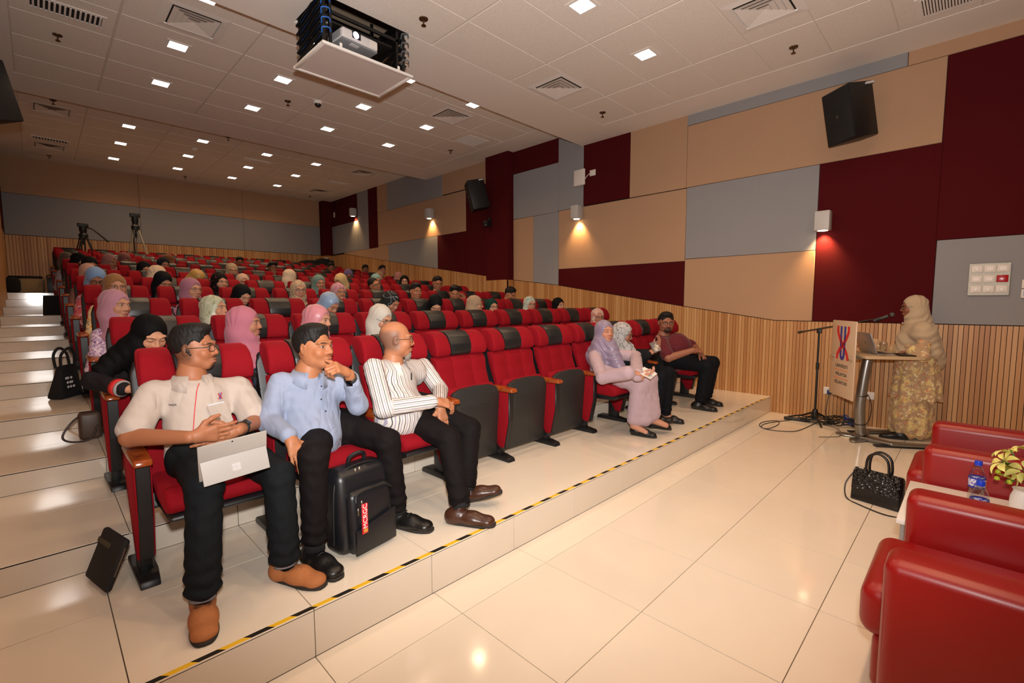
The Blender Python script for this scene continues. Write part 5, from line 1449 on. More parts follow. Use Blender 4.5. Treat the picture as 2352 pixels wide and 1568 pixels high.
# --- bald man with the goatee
def man_bald():
    b = np.array((1.735, 2.70, PZ)); lab = 'bald man with grey goatee and glasses in a black and white striped shirt'
    OCC[(1, 2)] = lab
    hc = J(912, 779, 2.70)
    S = skin((170, 112, 80), eyes='open', look=(0, 0), lips=(150, 92, 82), brow_th=.9, stubble=((70, 62, 58), .072, .65), beard=[(0, -.104, .027, .022, (120, 112, 106), .8), (0, -.0565, .030, .0065, (70, 60, 54), .6)])
    sh = [J(858, 845, 2.66), J(972, 842, 2.82)]; el = [J(882, 938, 2.46), J(1010, 895, 2.70)]; wr = [J(996, 921, 2.36), J(1010, 928, 2.40)]
    kn = [J(1030, 1008, 2.26), J(1078, 985, 2.33)]; an = [np.array((1.665, 2.075, PZ+.115)), np.array((1.83, 2.22, PZ+.13))]
    r, Rm, hc, b = person(lab, b, hc, face_dir(hc, 92, 0), S, neck=J(902, 830, 2.72), chest=J(912, 892, 2.70), belly=J(918, 950, 2.58), pelvis=(1.735, 2.64, PZ+.55), sh=sh, el=el, wr=wr, bfwd=(.35, -.94, 0),
        hip=[(1.65, 2.58, PZ+.54), (1.83, 2.60, PZ+.54)], kn=kn, an=an, top=STRIPESH, bottom=BLKTR, sleeves='long', fem=False, hair='bald', glass=(EYE_WIRE, 'rect'), vox=.0085, hvox=.0033, bigh=1.0, build=1.08, belly_r=.172, tuck=True, stripe=True,
        hands=[dict(fwd=(.86, -.25, -.25), palm=(.2, .5, -.8), curl=(.5, .6, .4), thumb=.4, spread=.05), dict(fwd=(.10, -.25, -1.), palm=(.05, .95, -.3), curl=(.2, .3, .2), thumb=.2, spread=.08)],
        collar_m=STRIPESH, legr=(.090, .066, .052), cuffz=.03)
    # the goatee
    f = F(); H = lambda p: hc+Rm @ np.array(p)
    f.ell(H((0, .066, -.103)), np.array((.027, .024, .026)), .015, rot=Rm); f.ell(H((0, .064, -.124)), np.array((.019, .018, .020)), .015, rot=Rm)
    V, Q = f.mesh(.0035, lambda P, D: D+.003*np.sin(P[..., 0]*420+P[..., 2]*60)*np.sin(P[..., 1]*400))
    add_np(r, 'goatee', V, Q, [hair_mat('grizzled beard', (128, 118, 110))], b)
    p, n = hit(child(r, 'shirt'), 943, 866)
    if p is not None:
        bm = bmesh.new(); add_tube(bm, [Vector(p-b+n*.008+np.array((0, 0, .025))), Vector(p-b+n*.008+np.array((0, 0, -.02)))], .0045, 8); link('pen', wrap_me('pen', bm, BLACKP), r)
    def laces(o, T):
        for q in range(3):
            bm = bmesh.new(); y = .12+.024*q; z = .092-.010*q
            add_tube(bm, [T((-.02, y, z-.012)), T((0, y+.004, z)), T((.02, y, z-.012))], .003, 6); link('lace', wrap_me('lace', bm, BRNSHOE), o)
    for i, (h_, t_) in enumerate((((1.610, 2.135, PZ), (1.770, 1.900, PZ)), ((1.80, 2.27, PZ+.012), (1.985, 2.085, PZ+.075)))):
        sock(r, an[i], kn[i]-an[i], b, BLKSOCK)
        shoe(r, h_, t_, BRNSHOE, RUBBER, b, L=.29, w=.052, h=.080, name='shoe', extra=laces)
# --- woman in lilac
LILACH = hj((150, 134, 158), None, True); PINKD = cloth('pale pink dress', (178, 154, 162), [(46, .68, (140, 112, 128), .03)], wrinkle=.35)
BLKFLAT = mat('black flat shoe', (16, 15, 16), .4)
def flat(r, heel, toe, b, tilt=0):
    def bow(o, T):
        bm = bmesh.new(); add_tube(bm, [T((-.022, .185, .045)), T((0, .185, .052)), T((.022, .185, .045))], [.009, .004, .009], 8); link('bow', wrap_me('bow', bm, BLKFLAT), o)
    return shoe(r, heel, toe, BLKFLAT, RUBBER, b, L=.245, w=.042, h=.055, loafer=True, name='flat_shoe', extra=bow)
def woman_lilac():
    b = np.array((XS+.252+SP*6, 2.70, PZ)); lab = 'woman in silky lilac hijab and pale pink dress holding a card'
    OCC[(1, 6)] = lab
    hc = J(1389, 762, 2.66); S = skin((186, 132, 106), eyes='closed', lips=(170, 78, 86), smile=.3, brow_th=.8)
    X = hc[0]; chest = np.array((X+.02, 2.70, hc[2]-.36)); pel = np.array((X+.03, 2.66, PZ+.55)); bf = np.array((.05, -1., 0))
    sh = [chest+np.array((-.165, -.02, .12)), chest+np.array((.165, .0, .12))]
    el = [J(1384, 868, 2.40), np.array((X+.27, 2.46, PZ+.72))]; wr = [J(1446, 855, 2.12), J(1464, 862, 2.10)]
    kn = [np.array((X-.08, 2.215, PZ+.52)), np.array((X+.06, 2.20, PZ+.55))]; an = [np.array((X-.05, 2.28, PZ+.10)), np.array((X+.10, 2.16, PZ+.15))]
    cape = [(hc+np.array((-.04, .03, -.13)), J(1366, 838, 2.68), .08, .05, None), (hc+np.array((.0, -.06, -.15)), J(1425, 850, 2.46), .085, .06, None)]
    r, Rm, hc, b = person(lab, b, hc, face_dir(hc, 34, 6), S, neck=hc+np.array((0, .05, -.165)), chest=chest, pelvis=pel, sh=sh, el=el, wr=wr, kn=kn, an=an, top=PINKD, bottom=PINKD, skirt=True, bfwd=bf,
        hijab=LILACH, fem=True, vox=.0095, hvox=.0042, build=1.0, bigh=.97, cape=cape, drape=1.0, ft=((.1, -1, 0), (.5, -.8, 0)),
        hands=[dict(fwd=(.75, -.45, -.1), palm=(.2, .3, -.9), curl=(.5, .6, .4), thumb=.5, vox=.0045), dict(fwd=(.3, -.8, .1), palm=(0, -.2, .9), curl=(.5, .6, .5), thumb=.5, vox=.0045)])
    bm = bmesh.new(); a = wr[0]+unit(el[0]-wr[0])*.035; ax = unit(el[0]-wr[0]); u = unit(np.cross(ax, (0, 0, 1))); v = np.cross(ax, u)
    add_tube(bm, [Vector(a-b+(u*math.cos(2*PI*i/18)+v*math.sin(2*PI*i/18))*.034) for i in range(18)], .005, 6, closed=True); link('bangle', wrap_me('bangle', bm, mat('gold bangle', (222, 170, 70), .25, 1.)), r)
    flat(r, (X-.05, 2.31, PZ), (X+.0, 2.08, PZ), b); flat(r, (X+.10, 2.20, PZ+.055), (X+.26, 2.04, PZ+.11), b)
    o = obj('card', lambda bm: add_box(bm, (-.09, -.065, -.001), (.09, .065, .001)), mat('white card', (226, 226, 224), .7), None, loc=tuple(J(1487, 856, 2.04)), rot=(R(24), R(-8), R(10)), smooth=False)
    tag(o, 'white card held by the woman in lilac', 'card')
# --- woman in the black jacket
def woman_jacket():
    b = np.array((XS+.252+SP*7, 2.70, PZ)); lab = 'woman in white floral hijab and black jacket looking at her phone'
    OCC[(1, 7)] = lab
    hc = J(1431, 766, 2.68); S = skin((160, 108, 84), eyes='closed', brow_th=.8)
    X = hc[0]; bf = np.array((.15, -.99, 0)); chest = np.array((X+.06, 2.70, hc[2]-.36)); pel = np.array((X+.10, 2.66, PZ+.55))
    sh = [chest+np.array((-.16, -.02, .12)), chest+np.array((.165, .03, .12))]; el = [J(1458, 838, 2.48), np.array((X+.36, 2.52, PZ+.70))]; wr = [J(1490, 813, 2.32), J(1500, 806, 2.33)]
    kn = [np.array((X-.02, 2.22, PZ+.53)), np.array((X+.24, 2.27, PZ+.53))]; an = [np.array((X-.05, 2.28, PZ+.08)), np.array((X+.26, 2.30, PZ+.08))]
    cape = [(hc+np.array((.03, -.04, -.14)), J(1470, 850, 2.47), .065, .045, None)]
    WH = hj((196, 192, 188), [(13, .90, (90, 90, 96), .05, 'line')])
    r, Rm, hc, b = person(lab, b, hc, face_dir(hc, 84, -14), S, neck=hc+np.array((0.02, .05, -.16)), chest=chest, pelvis=pel, sh=sh, el=el, wr=wr, kn=kn, an=an, top=cl((24, 24, 27)), bottom=BLKTR2, bfwd=bf,
        hijab=WH, fem=True, vox=.0095, hvox=.0042, glass=(EYE_WIRE, 'round'), build=1.05, bigh=.97, cape=cape, drape=.85, legr=(.084, .060, .046), ft=((.15, -1, 0), (.15, -1, 0)),
        hands=[dict(fwd=(.8, -.3, .5), palm=(-.3, -.2, .9), curl=(.5, .6, .4), thumb=.3, vox=.0045), dict(fwd=(.3, -.4, .7), palm=(-.5, .2, .7), curl=(.4, .6, .5), thumb=.3, vox=.0045)])
    flat(r, (X-.06, 2.34, PZ), (X-.02, 2.10, PZ), b); flat(r, (X+.25, 2.35, PZ), (X+.29, 2.11, PZ), b)
    o = obj('smartphone', lambda bm: add_box(bm, (-.036, -.075, -.004), (.036, .075, .004), .003, 2), mat('silver phone', (120, 120, 122), .3, .5), None, loc=tuple(J(1505, 796, 2.28)), rot=(R(35), R(-20), R(-50)))
    tag(o, 'silver phone in the hands of the woman in the black jacket', 'phone')
# --- man in maroon
def man_maroon():
    b = np.array((XS+.252+SP*9, 2.70, PZ)); lab = 'heavy man in maroon shirt with glasses and goatee at the end of the front row'
    OCC[(1, 9)] = lab
    hc = J(1530, 741, 2.72); X = hc[0]
    S = skin((146, 94, 70), eyes='open', brow_th=1.2, lips=(130, 70, 62), beard=[(0, -.098, .034, .026, (26, 21, 20), .95), (0, -.0565, .034, .008, (26, 21, 20), .9), (.03, -.082, .010, .02, (30, 24, 22), .8)])
    chest = np.array((X+.03, 2.70, hc[2]-.36)); sh = [chest+np.array((-.20, -.02, .13)), chest+np.array((.20, .02, .13))]; el = [J(1535, 822, 2.52), np.array((X+.42, 2.54, PZ+.70))]; wr = [J(1592, 804, 2.30), J(1608, 809, 2.30)]
    kn = [np.array((X-.02, 2.19, PZ+.53)), np.array((X+.27, 2.24, PZ+.54))]; an = [np.array((X+.02, 2.27, PZ+.10)), np.array((X+.34, 2.33, PZ+.10))]
    r, Rm, hc, b = person(lab, b, hc, face_dir(hc, 16, -2), S, neck=hc+np.array((0, .04, -.165)), chest=chest, belly=(X+.05, 2.59, PZ+.72), pelvis=(X+.08, 2.66, PZ+.56), sh=sh, el=el, wr=wr, kn=kn, an=an, top=MAROONSH, bottom=BLKTR2, sleeves='short', bfwd=(.1, -.99, 0),
        fem=False, hair='short', glass=(EYE_BLACK, 'rect'), vox=.0105, hvox=.0046, build=1.12, belly_r=.168, bigh=1.06, wide=1.08, armr=(.058, .052, .044, .034), collar_m=MAROONSH, legr=(.094, .070, .056),
        hands=[dict(fwd=(.8, -.5, -.1), palm=(.1, .5, -.8), curl=(.6, .7, .5), thumb=.4, vox=.0048), dict(fwd=(-.3, -.6, -.5), palm=(0, .8, -.5), curl=(.6, .7, .5), thumb=.4, vox=.0048)])
    for i, (h_, t_) in enumerate((((X+.0, 2.36, PZ), (X+.02, 2.08, PZ)), ((X+.33, 2.42, PZ), (X+.35, 2.14, PZ)))):
        shoe(r, h_, t_, BLKSHOE, RUBBER, b, L=.29, w=.052, h=.075, name='shoe')
# --- woman behind, arm on the aisle armrest
def woman_black():
    k = 2; b = np.array((XS+.252, rowy(2)-.35, plat(2))); lab = 'woman in long black hijab and black jacket with red cuff looking down on the aisle'
    OCC[(2, 0)] = lab
    hc = J(345, 769, rowy(2)-.42); S = skin((196, 142, 112), eyes='closed', lips=(170, 92, 90), brow_th=.8)
    chest = np.array((.53, rowy(2)-.30, hc[2]-.36)); sh = [chest+np.array((-.165, 0, .12)), chest+np.array((.165, 0, .12))]
    el = [J(215, 873, rowy(2)-.38), chest+np.array((.24, -.10, -.14))]; wr = [J(284, 893, rowy(2)-.58), chest+np.array((.1, -.36, -.24))]
    cape = [(hc+np.array((-.05, .02, -.06)), J(268, 828, rowy(2)-.36), .085, .06, ((.5, -.3, .8), 1.5)), (J(300, 800, rowy(2)-.36), J(240, 850, rowy(2)-.38), .075, .062, ((.2, -.9, .4), 1.3))]
    r, Rm, hc, b = person(lab, b, hc, face_dir(hc, 24, -24), S, neck=hc+np.array((0, .06, -.165)), chest=chest, pelvis=(.57, rowy(2)-.40, plat(2)+.55), sh=sh, el=el, wr=wr, top=cl((34, 30, 33)), bottom=DARKP, hijab=hj((14, 13, 14)), fem=True, vox=.0095, hvox=.0040, cape=cape, bigh=1.0,
        hands=[dict(fwd=(.9, -.4, -.1), palm=(.2, .2, -.9), curl=(.4, .5, .4), thumb=.3, vox=.0045), None])
    ax = unit(wr[0]-el[0]); bm = bmesh.new(); add_tube(bm, [Vector(wr[0]-b-ax*.055), Vector(wr[0]-b-ax*.018)], .052, 16); link('red_cuff', wrap_me('red_cuff', bm, mat('red cuff band', (200, 34, 36), .7)), r)
    bm = bmesh.new(); add_tube(bm, [Vector(wr[0]-b-ax*.018), Vector(wr[0]-b-ax*.004)], .050, 16); link('grey_cuff', wrap_me('grey_cuff', bm, mat('grey cuff band', (150, 146, 146), .8)), r)
# --- the speaker
def speaker_woman():
    b = np.array((6.56, .46, 0)); lab = 'woman speaking at the lectern in cream hijab and yellow floral long dress'
    hc = J(2098, 705, x=6.60); fw = face_dir(hc, -78, -3); bf = unit(np.array((-.30, .95, 0))); br = np.cross(bf, (0, 0, 1.))
    S = skin((146, 94, 72), eyes='open', lips=(160, 70, 66), brow_th=.8)
    FLOR = cloth('yellow floral cotton', (184, 152, 118), [(15, .50, (222, 196, 130), .10), (21, .56, (232, 216, 168), .08), (27, .60, (216, 128, 98), .06), (34, .60, (150, 118, 84), .06), (31, .62, (206, 184, 172), .06)], wrinkle=.3)
    CREAM = hj((216, 190, 156))
    neck = hc+np.array((0, 0, -.17))-bf*.04; chest = neck+np.array((0, 0, -.20))-bf*.02; belly = chest+np.array((0, 0, -.24))+bf*.03; pel = belly+np.array((0, 0, -.2))-bf*.02
    sh = [chest+br*.175+np.array((0, 0, .12)), chest-br*.175+np.array((0, 0, .12))]
    el = [chest+br*.25+np.array((0, 0, -.15))+bf*.12, chest-br*.27+np.array((0, 0, -.13))+bf*.02]
    wr = [J(1998, 792, x=6.66), J(2098, 806, x=6.40)]
    hip = [pel+br*.10, pel-br*.10]; kn = [pel+br*.10+bf*.04+np.array((0, 0, -.36)), pel-br*.10+bf*.10+np.array((0, 0, -.36))]
    an = [pel+br*.09-bf*.06+np.array((0, 0, -pel[2]+.08)), pel-br*.09+bf*.09+np.array((0, 0, -pel[2]+.08))]
    cape = [(sh[0]+np.array((0, 0, -.02)), sh[1]+np.array((0, 0, -.02)), .11, .11, None), (chest-bf*.05, chest-bf*.12+np.array((0, 0, -.20)), .14, .12, None), (chest+bf*.04, chest+bf*.05+np.array((0, 0, -.10)), .15, .14, None), (sh[1]+np.array((0, 0, 0)), sh[1]-bf*.10+np.array((0, 0, -.22)), .09, .06, None)]
    r, Rm, hc, b = person(lab, b, hc, fw, S, neck=neck, chest=chest, belly=belly, pelvis=pel, sh=sh, el=el, wr=wr, hip=hip, kn=kn, an=an, top=FLOR, bottom=FLOR, skirt=True, bfwd=bf, hijab=CREAM, fem=True, vox=.011, hvox=.0045, build=1.18, glass=(EYE_BLACK, 'thick'), cape=cape, drape=1.1, bigh=1.0,
        hands=[dict(fwd=unit(-br*.1+bf*.9), palm=(0, 0, -1), curl=(.3, .4, .3), thumb=.2, vox=.005), dict(fwd=unit(bf*.8-br*-.1+np.array((0, 0, -.15))), palm=(0, 0, -1), curl=(.35, .5, .4), thumb=.3, vox=.005)])
    # knee-length tunic over the skirt
    f = F(); t0 = chest+np.array((0, 0, -.05)); t1 = np.array((pel[0], pel[1], .46))-bf*.02
    f.cone(t0, t1, .17, .235, .05, fl=(bf, 1.05)); f.ell(t1+np.array((0, 0, -.235)), (.6, .6, .24), .01, op=-1)
    wv = lambda P, D: D+.010*np.sin(np.arctan2(P[..., 1]-t1[1], P[..., 0]-t1[0])*11)*np.clip((1.0-P[..., 2])/.6, 0, 1)
    V, Q = f.mesh(.011, wv); add_np(r, 'tunic', V, Q, [FLOR], b)
    f = F(); s1 = np.array((an[1][0], an[1][1], .04))*.45+np.array((an[0][0], an[0][1], .04))*.55
    f.cone((pel[0], pel[1], .6), s1+np.array((0, 0, .12)), .18, .19, .05); f.ell(s1+np.array((0, 0, -.31)), (.6, .6, .30), .01, op=-1)
    V, Q = f.mesh(.011, lambda P, D: D+.012*np.sin(np.arctan2(P[..., 1]-s1[1], P[..., 0]-s1[0])*9+P[..., 2]*4)*np.clip((.6-P[..., 2])/.5, 0, 1))
    add_np(r, 'skirt', V, Q, [FLOR], b)
    # wide sleeve mouth
    for s in (0, 1):
        f = F(); f.cone(el[s], wr[s]+unit(el[s]-wr[s])*.03, .065, .085, .03)
        V, Q = f.mesh(.009); add_np(r, 'sleeve', V, Q, [FLOR], b)
    a1 = np.array((an[1][0], an[1][1], 0)); shoe(r, a1-bf*.05, a1+bf*.2, BLKFLAT, RUBBER, b, L=.25, w=.045, h=.07, name='shoe')
    a0 = np.array((an[0][0], an[0][1], 0)); shoe(r, a0-bf*.06, a0+bf*.19, BLKFLAT, RUBBER, b, L=.25, w=.045, h=.07, name='shoe')
    bm = bmesh.new(); q = hc+np.array((0, 0, -.17))+br*-.085+bf*.10; bmesh.ops.create_icosphere(bm, subdivisions=2, radius=.012, matrix=Matrix.Translation(Vector(q-b))); link('brooch', wrap_me('brooch', bm, CHROME), r)
for fn in (man_tablet, man_blue, man_bald, woman_lilac, woman_jacket, man_maroon, woman_black, speaker_woman): fn()
# ------------------------------------------------------------------ wall lamps, loudspeakers and other fittings
BOXG = mat('grey painted lamp box', (186, 182, 178), .5)
BULB = mat('lamp opening', (255, 236, 200), .5, emit=((1.0, .80, .50, 1), 14.0))
def sconce(y, z, label, e):
    t = thing('wall_lamp', label, 'lamp', (XR, y, z), 0, 'box lamps on the side wall')
    obj('housing', lambda bm: add_box(bm, (-.175, -.078, -.115), (-.02, .078, .115), .006, 2), BOXG, t)
    obj('back_plate', lambda bm: add_box(bm, (-.02, -.05, -.09), (0, .05, .09)), BOXG, t, smooth=False)
    obj('lamp_opening', lambda bm: add_lathe(bm, [(.001, -.1155), (.055, -.1155), (.052, -.119), (.001, -.119)], 20, Matrix.Translation((-.098, 0, 0))), BULB, t)
    l = light('wall_lamp_glow', 'SPOT', (-.075, 0, -.13), e, (1.0, .60, .25), spot_size=R(95), spot_blend=.8, shadow_soft_size=.03); l.parent = t
    l.rotation_euler = (0, R(-20), 0)
sconce(5.13, 3.07, 'grey box lamp shining down the tan wall panel below the router', 48)
sconce(1.39, 2.47, 'grey box lamp between the tan and maroon panels above the lectern', 55)
sconce(9.57, 3.63, 'grey box lamp on the tan panel left of the black pillar speaker', 50)
sconce(13.46, 4.18, 'grey box lamp nearest the back wall', 50)
def wall_speaker(c, yaw, pitch, s, label, wall, badge=True):
    t = thing('wall_speaker', label, 'speaker', c, yaw)
    P2 = Matrix.Rotation(pitch, 4, 'Y')
    w_, d_, h_ = .19*s, .18*s, .29*s
    def cab(bm): add_prism(bm, [(d_, -w_*.62), (d_, w_*.62), (-d_, w_), (-d_, -w_)], -h_, h_, 'z', bev=.012, seg=2, M=P2)
    obj('cabinet', cab, BLACKP, t)
    obj('grille', lambda bm: add_box(bm, (-d_-.008, -w_*.93, -h_*.95), (-d_+.004, w_*.93, h_*.95), .006, 2, P2), mat('black speaker grille', (16, 16, 17), .7, bump=(500, .4)), t)
    if badge: obj('badge', lambda bm: add_box(bm, (-d_-.0095, -.012, -.02), (-d_-.006, .012, .012), 0, 1, P2), STEEL, t, smooth=False)
    obj('sticker', lambda bm: add_box(bm, (d_*.35, -w_*.86, h_*.86), (d_*.85, -w_*.72, h_*.93), 0, 1, P2), mat('white sticker', (210, 208, 206), .6), t, smooth=False)
    Wm = Matrix.Rotation(-yaw, 4, 'Z'); q = Wm @ Vector((wall-c[0], 0, 0))
    obj('bracket', lambda bm: add_tube(bm, [P2 @ Vector((d_*.8, 0, 0)), q*.97], .018, 8), BLACKM, t)
wall_speaker((6.60, 1.12, 3.60), R(-38), R(-12), 1.0, 'black wall loudspeaker on the tan panel above the lectern', XR)
wall_speaker((6.50, 7.42, 3.68), R(-32), R(-14), 1.0, 'black wall loudspeaker on the maroon pillar', XP)
wall_speaker((-.285, 7.35, 3.66), R(180+32), R(14), 1.0, 'black wall loudspeaker on the aisle wall at the picture edge', XL, False)
t = thing('spotlight', 'small black fitting under the loudspeaker on the maroon pillar', 'spotlight', (XP, 7.32, 3.12))
obj('body', lambda bm: add_box(bm, (-.16, -.06, -.07), (-.03, .06, .05), .01, 2), BLACKP, t); obj('mount', lambda bm: add_box(bm, (-.04, -.03, 0), (0, .03, .13), .004, 1), BLACKP, t); obj('label_plate', lambda bm: add_box(bm, (-.162, -.045, -.05), (-.159, -.01, -.04)), WHITEP, t, smooth=False)
t = thing('wireless_router', 'white wireless access box on the edge of the maroon panel', 'router', (XR, 5.12, 3.68))
obj('case', lambda bm: add_box(bm, (-.06, -.12, -.14), (-.015, .12, .14), .02, 3), WHITEP, t); obj('mount', lambda bm: add_box(bm, (-.02, -.05, -.06), (0, .05, .06)), WHITEP, t, smooth=False)
t = thing('wall_socket', 'small white wall socket beside the wireless access box', 'socket', (XR, 4.86, 3.72))
obj('plate', lambda bm: add_box(bm, (-.014, -.06, -.05), (0, .06, .05), .004, 1), WHITEP, t); obj('rocker', lambda bm: add_box(bm, (-.02, -.02, -.02), (-.012, .02, .02), .002, 1), WHITEP, t)
obj('cable', lambda bm: add_tube(bm, smooth_path([(-.02, .03, -.0), (-.05, .08, -.04), (-.05, .16, -.12), (-.03, .2, -.10)], 5), .006, 6), WHITEP, t)
for i, (x, y_, z, lb) in enumerate(((XR, 14.9, 4.3, 'small white switch on the maroon panel at the back corner'), (6.70, 15.115, 2.86, 'small white switch on the slats of the back corner'))):
    o = obj('wall_switch', (lambda bm: add_box(bm, (-.012, -.05, -.08), (0, .05, .08), .004, 1)) if i == 0 else (lambda bm: add_box(bm, (-.06, -.012, -.08), (.06, 0, .08), .004, 1)), WHITEP, None, loc=(x, y_, z)); tag(o, lb, 'switch')
# control panel on the grey panel
t = thing('switch_panel', 'steel switch panel with nine white switches on the grey wall panel', 'switch panel', (XR, -.077, 1.715))
obj('plate', lambda bm: add_box(bm, (-.02, -.152, -.165), (0, .152, .165), .003, 1), mat('mottled steel plate', (176, 172, 160), .35, .6, bump=(180, .3)), t)
for r_ in range(3):
    for c_ in range(3):
        yy = .092-.094*c_; zz = .108-.104*r_
        red = r_ == 1 and c_ == 2
        o = obj('switch_module', lambda bm: add_box(bm, (-.032, yy-.042, zz-.036), (-.018, yy+.042, zz+.036), .004, 2), mat('red break glass cover', (170, 10, 16), .25) if red else WHITEP, t)
        if red: o['label'] = 'red emergency cover'
        if r_ == 2 or (r_ == 0 and c_ == 0): obj('knob', lambda bm: add_lathe(bm, [(.001, .0), (.018, 0), (.016, .012), (.001, .013)], 16, Matrix.Translation((-.032, yy, zz-.004)) @ Matrix.Rotation(R(-90), 4, 'Y')), WHITE, o)
        elif not red: obj('rocker', lambda bm: add_box(bm, (-.036, yy-.026, zz-.020), (-.031, yy+.026, zz+.020), .002, 1), WHITEP, o)
LCD = mat('grey green display', (86, 104, 98), .3)
for i, z in enumerate((1.66, 1.565)):
    t = thing('thermostat', ['upper white thermostat with grey display at the picture edge', 'lower white thermostat with grey display at the picture edge'][i], 'thermostat', (XR, -.365, z), 0, 'two thermostats')
    obj('case', lambda bm: add_box(bm, (-.022, -.055, -.043), (0, .055, .043), .005, 2), WHITEP, t); obj('display', lambda bm: add_box(bm, (-.0235, -.04, -.025), (-.021, .04, .032)), LCD, t, smooth=False)
    obj('red_line', lambda bm: add_box(bm, (-.0235, 0, -.038), (-.021, .03, -.034)), RED_, t, smooth=False)
# sockets at the floor behind the lectern
for i, (y_, lb) in enumerate(((1.24, 'white double socket with a blue plug near the floor'), (1.07, 'white double socket with a black plug near the floor'), (.935, 'white socket plate behind the lectern column'), (.84, 'blank white socket plate right of the lectern column'))):
    t = thing('floor_socket', lb, 'socket', (XR, y_, .375 if i < 2 else .37), 0, 'sockets along the slatted wall')
    obj('plate', lambda bm: add_box(bm, (-.012, -.068 if i < 2 else -.045, -.045), (0, .068 if i < 2 else .045, .045), .004, 1), WHITEP, t)
    if i < 3: obj('plug', lambda bm: add_box(bm, (-.055, -.02, -.04), (-.012, .025, .015), .008, 2), [mat('blue plug', (40, 66, 110), .4), BLACKP, BLACKP][i], t)

# ------------------------------------------------------------------ projector on its ceiling lift
PX0, PX1, PY0, PY1, PZL = 1.915, 2.855, 4.24, 4.918, 3.80
t = thing('projector_lift', 'black scissor lift hanging from the ceiling with a white cover panel', 'projector lift', (2.385, 4.58, PZL))
L0 = Vector((2.385, 4.58, PZL))
hx, hy = (PX1-PX0)/2, (PY1-PY0)/2
PANELM = mat('painted lift panel', (206, 192, 184), .7)
o = obj('cover_panel', lambda bm: add_box(bm, (-hx+.03, -hy+.03, -.002), (hx-.03, hy-.03, .012)), PANELM, t, smooth=False)
def frame4(bm):
    e = .034
    for lo, hi in (((-hx, -hy, -.012), (hx, -hy+e, .014)), ((-hx, hy-e, -.012), (hx, hy, .014)), ((-hx, -hy+e, -.012), (-hx+e, hy-e, .014)), ((hx-e, -hy+e, -.012), (hx, hy-e, .014))): add_box(bm, lo, hi, .005, 2)
obj('panel_frame', frame4, WHITE, t)
for sx in (-.30, .30):
    obj('clip', lambda bm: add_box(bm, (sx-.012, -hy-.002, .012), (sx+.012, -hy+.004, .045)), WHITE, t, smooth=False)
HZ_ = H1-PZL
for sx in (-.36, .33):
    for sy in (-.26, .22):
        obj('post', lambda bm: add_box(bm, (sx-.012, sy-.012, .012), (sx+.012, sy+.012, HZ_+.25)), BLACKM, t, smooth=False)
for (a, b_) in (((-.36, -.26), (.33, -.26)), ((-.36, .22), (.33, .22)), ((-.36, -.26), (-.36, .22)), ((.33, -.26), (.33, .22))):
    for z in (.03, HZ_-.10, HZ_+.04):
        obj('rail', lambda bm: add_box(bm, (min(a[0], b_[0])-.012, min(a[1], b_[1])-.012, z-.014), (max(a[0], b_[0])+.012, max(a[1], b_[1])+.012, z+.014)), BLACKM, t, smooth=False)
obj('mount_plate', lambda bm: add_box(bm, (-.33, -.23, HZ_-.17), (.30, .20, HZ_-.15)), BLACKM, t, smooth=False)
BLUEC = mat('blue network cable', (44, 108, 196), .4); GREYC = mat('grey cable loop', (92, 98, 106), .4)
for sx, cm in ((-.42, BLUEC), (.40, GREYC)):
    n = 6
    for i in range(n):
        z0 = .03+(HZ_+.08)*i/n; z1 = .03+(HZ_+.08)*(i+1)/n
        for s in (-1, 1):
            for dx in (0, .03):
                o = obj('scissor_arm', lambda bm: add_tube(bm, [(sx+dx*s, -.26*s, z0), (sx+dx*s, .26*s, z1)], .013, 6), BLACKM, t)
        obj('cable_loop', lambda bm: add_tube(bm, smooth_path([(sx-.02, -.27, z1-.0), (sx-.02, -.05, (z0+z1)/2+.012), (sx-.02, .2, z0+.012), (sx-.02, .29, z0+.03), (sx+.0, .30, z0+.05)], 5), .006, 6), cm, t)
        obj('cable_loop', lambda bm: add_tube(bm, smooth_path([(sx-.02, -.27, z1-.0), (sx-.035, -.31, z1+.02), (sx+.02, -.325, z1+.03), (sx+.05, -.29, z1+.02)], 5), .006, 6), cm, t)
for x_, y_ in ((-.42, -.26), (.40, -.26), (-.42, .26), (.40, .26)):
    obj('pivot_stack', lambda bm: add_lathe(bm, [(.016 if i % 2 else .024, .03+i*.035) for i in range(13)], 10, Matrix.Translation((x_, y_, 0))), BLACKM, t)
t2 = thing('projector', 'white projector with a glowing lens hanging inside the lift', 'projector', (2.30, 4.42, PZL+.13), R(4))
PRJ = mat('white projector body', (206, 202, 202), .4); PRJG = mat('grey projector base', (126, 128, 132), .5)
obj('body', lambda bm: add_box(bm, (-.19, -.13, 0), (.19, .15, .10), .022, 3), PRJ, t2)
obj('base', lambda bm: add_box(bm, (-.185, -.125, -.012), (.185, .145, .012), .008, 2), PRJG, t2)
obj('lens_surround', lambda bm: add_box(bm, (-.09, -.135, .03), (-.0, -.122, .092), .006, 2), BLACKP, t2)
obj('lens', lambda bm: add_lathe(bm, [(.001, .012), (.02, .009), (.030, 0), (.032, -.008), (.001, -.008)], 20, Matrix.Translation((-.052, -.137, .062)) @ Matrix.Rotation(R(90), 4, 'X')), mat('glowing projector lens', (190, 150, 255), .1, emit=((.72, .5, 1, 1), 5.0)), t2)
for i in range(7): obj('vent_slat', lambda bm: add_box(bm, (.10+.012*i, -.134, .02), (.105+.012*i, -.128, .085)), WHITEP, t2, smooth=False)
for i in range(8): obj('vent_slat', lambda bm: add_box(bm, (-.194, -.09+.026*i, .02), (-.187, -.076+.026*i, .085)), PRJG, t2, smooth=False)
obj('foot_panel', lambda bm: add_box(bm, (-.09, -.11, -.016), (.0, -.06, -.010), .003, 1), PRJ, t2)
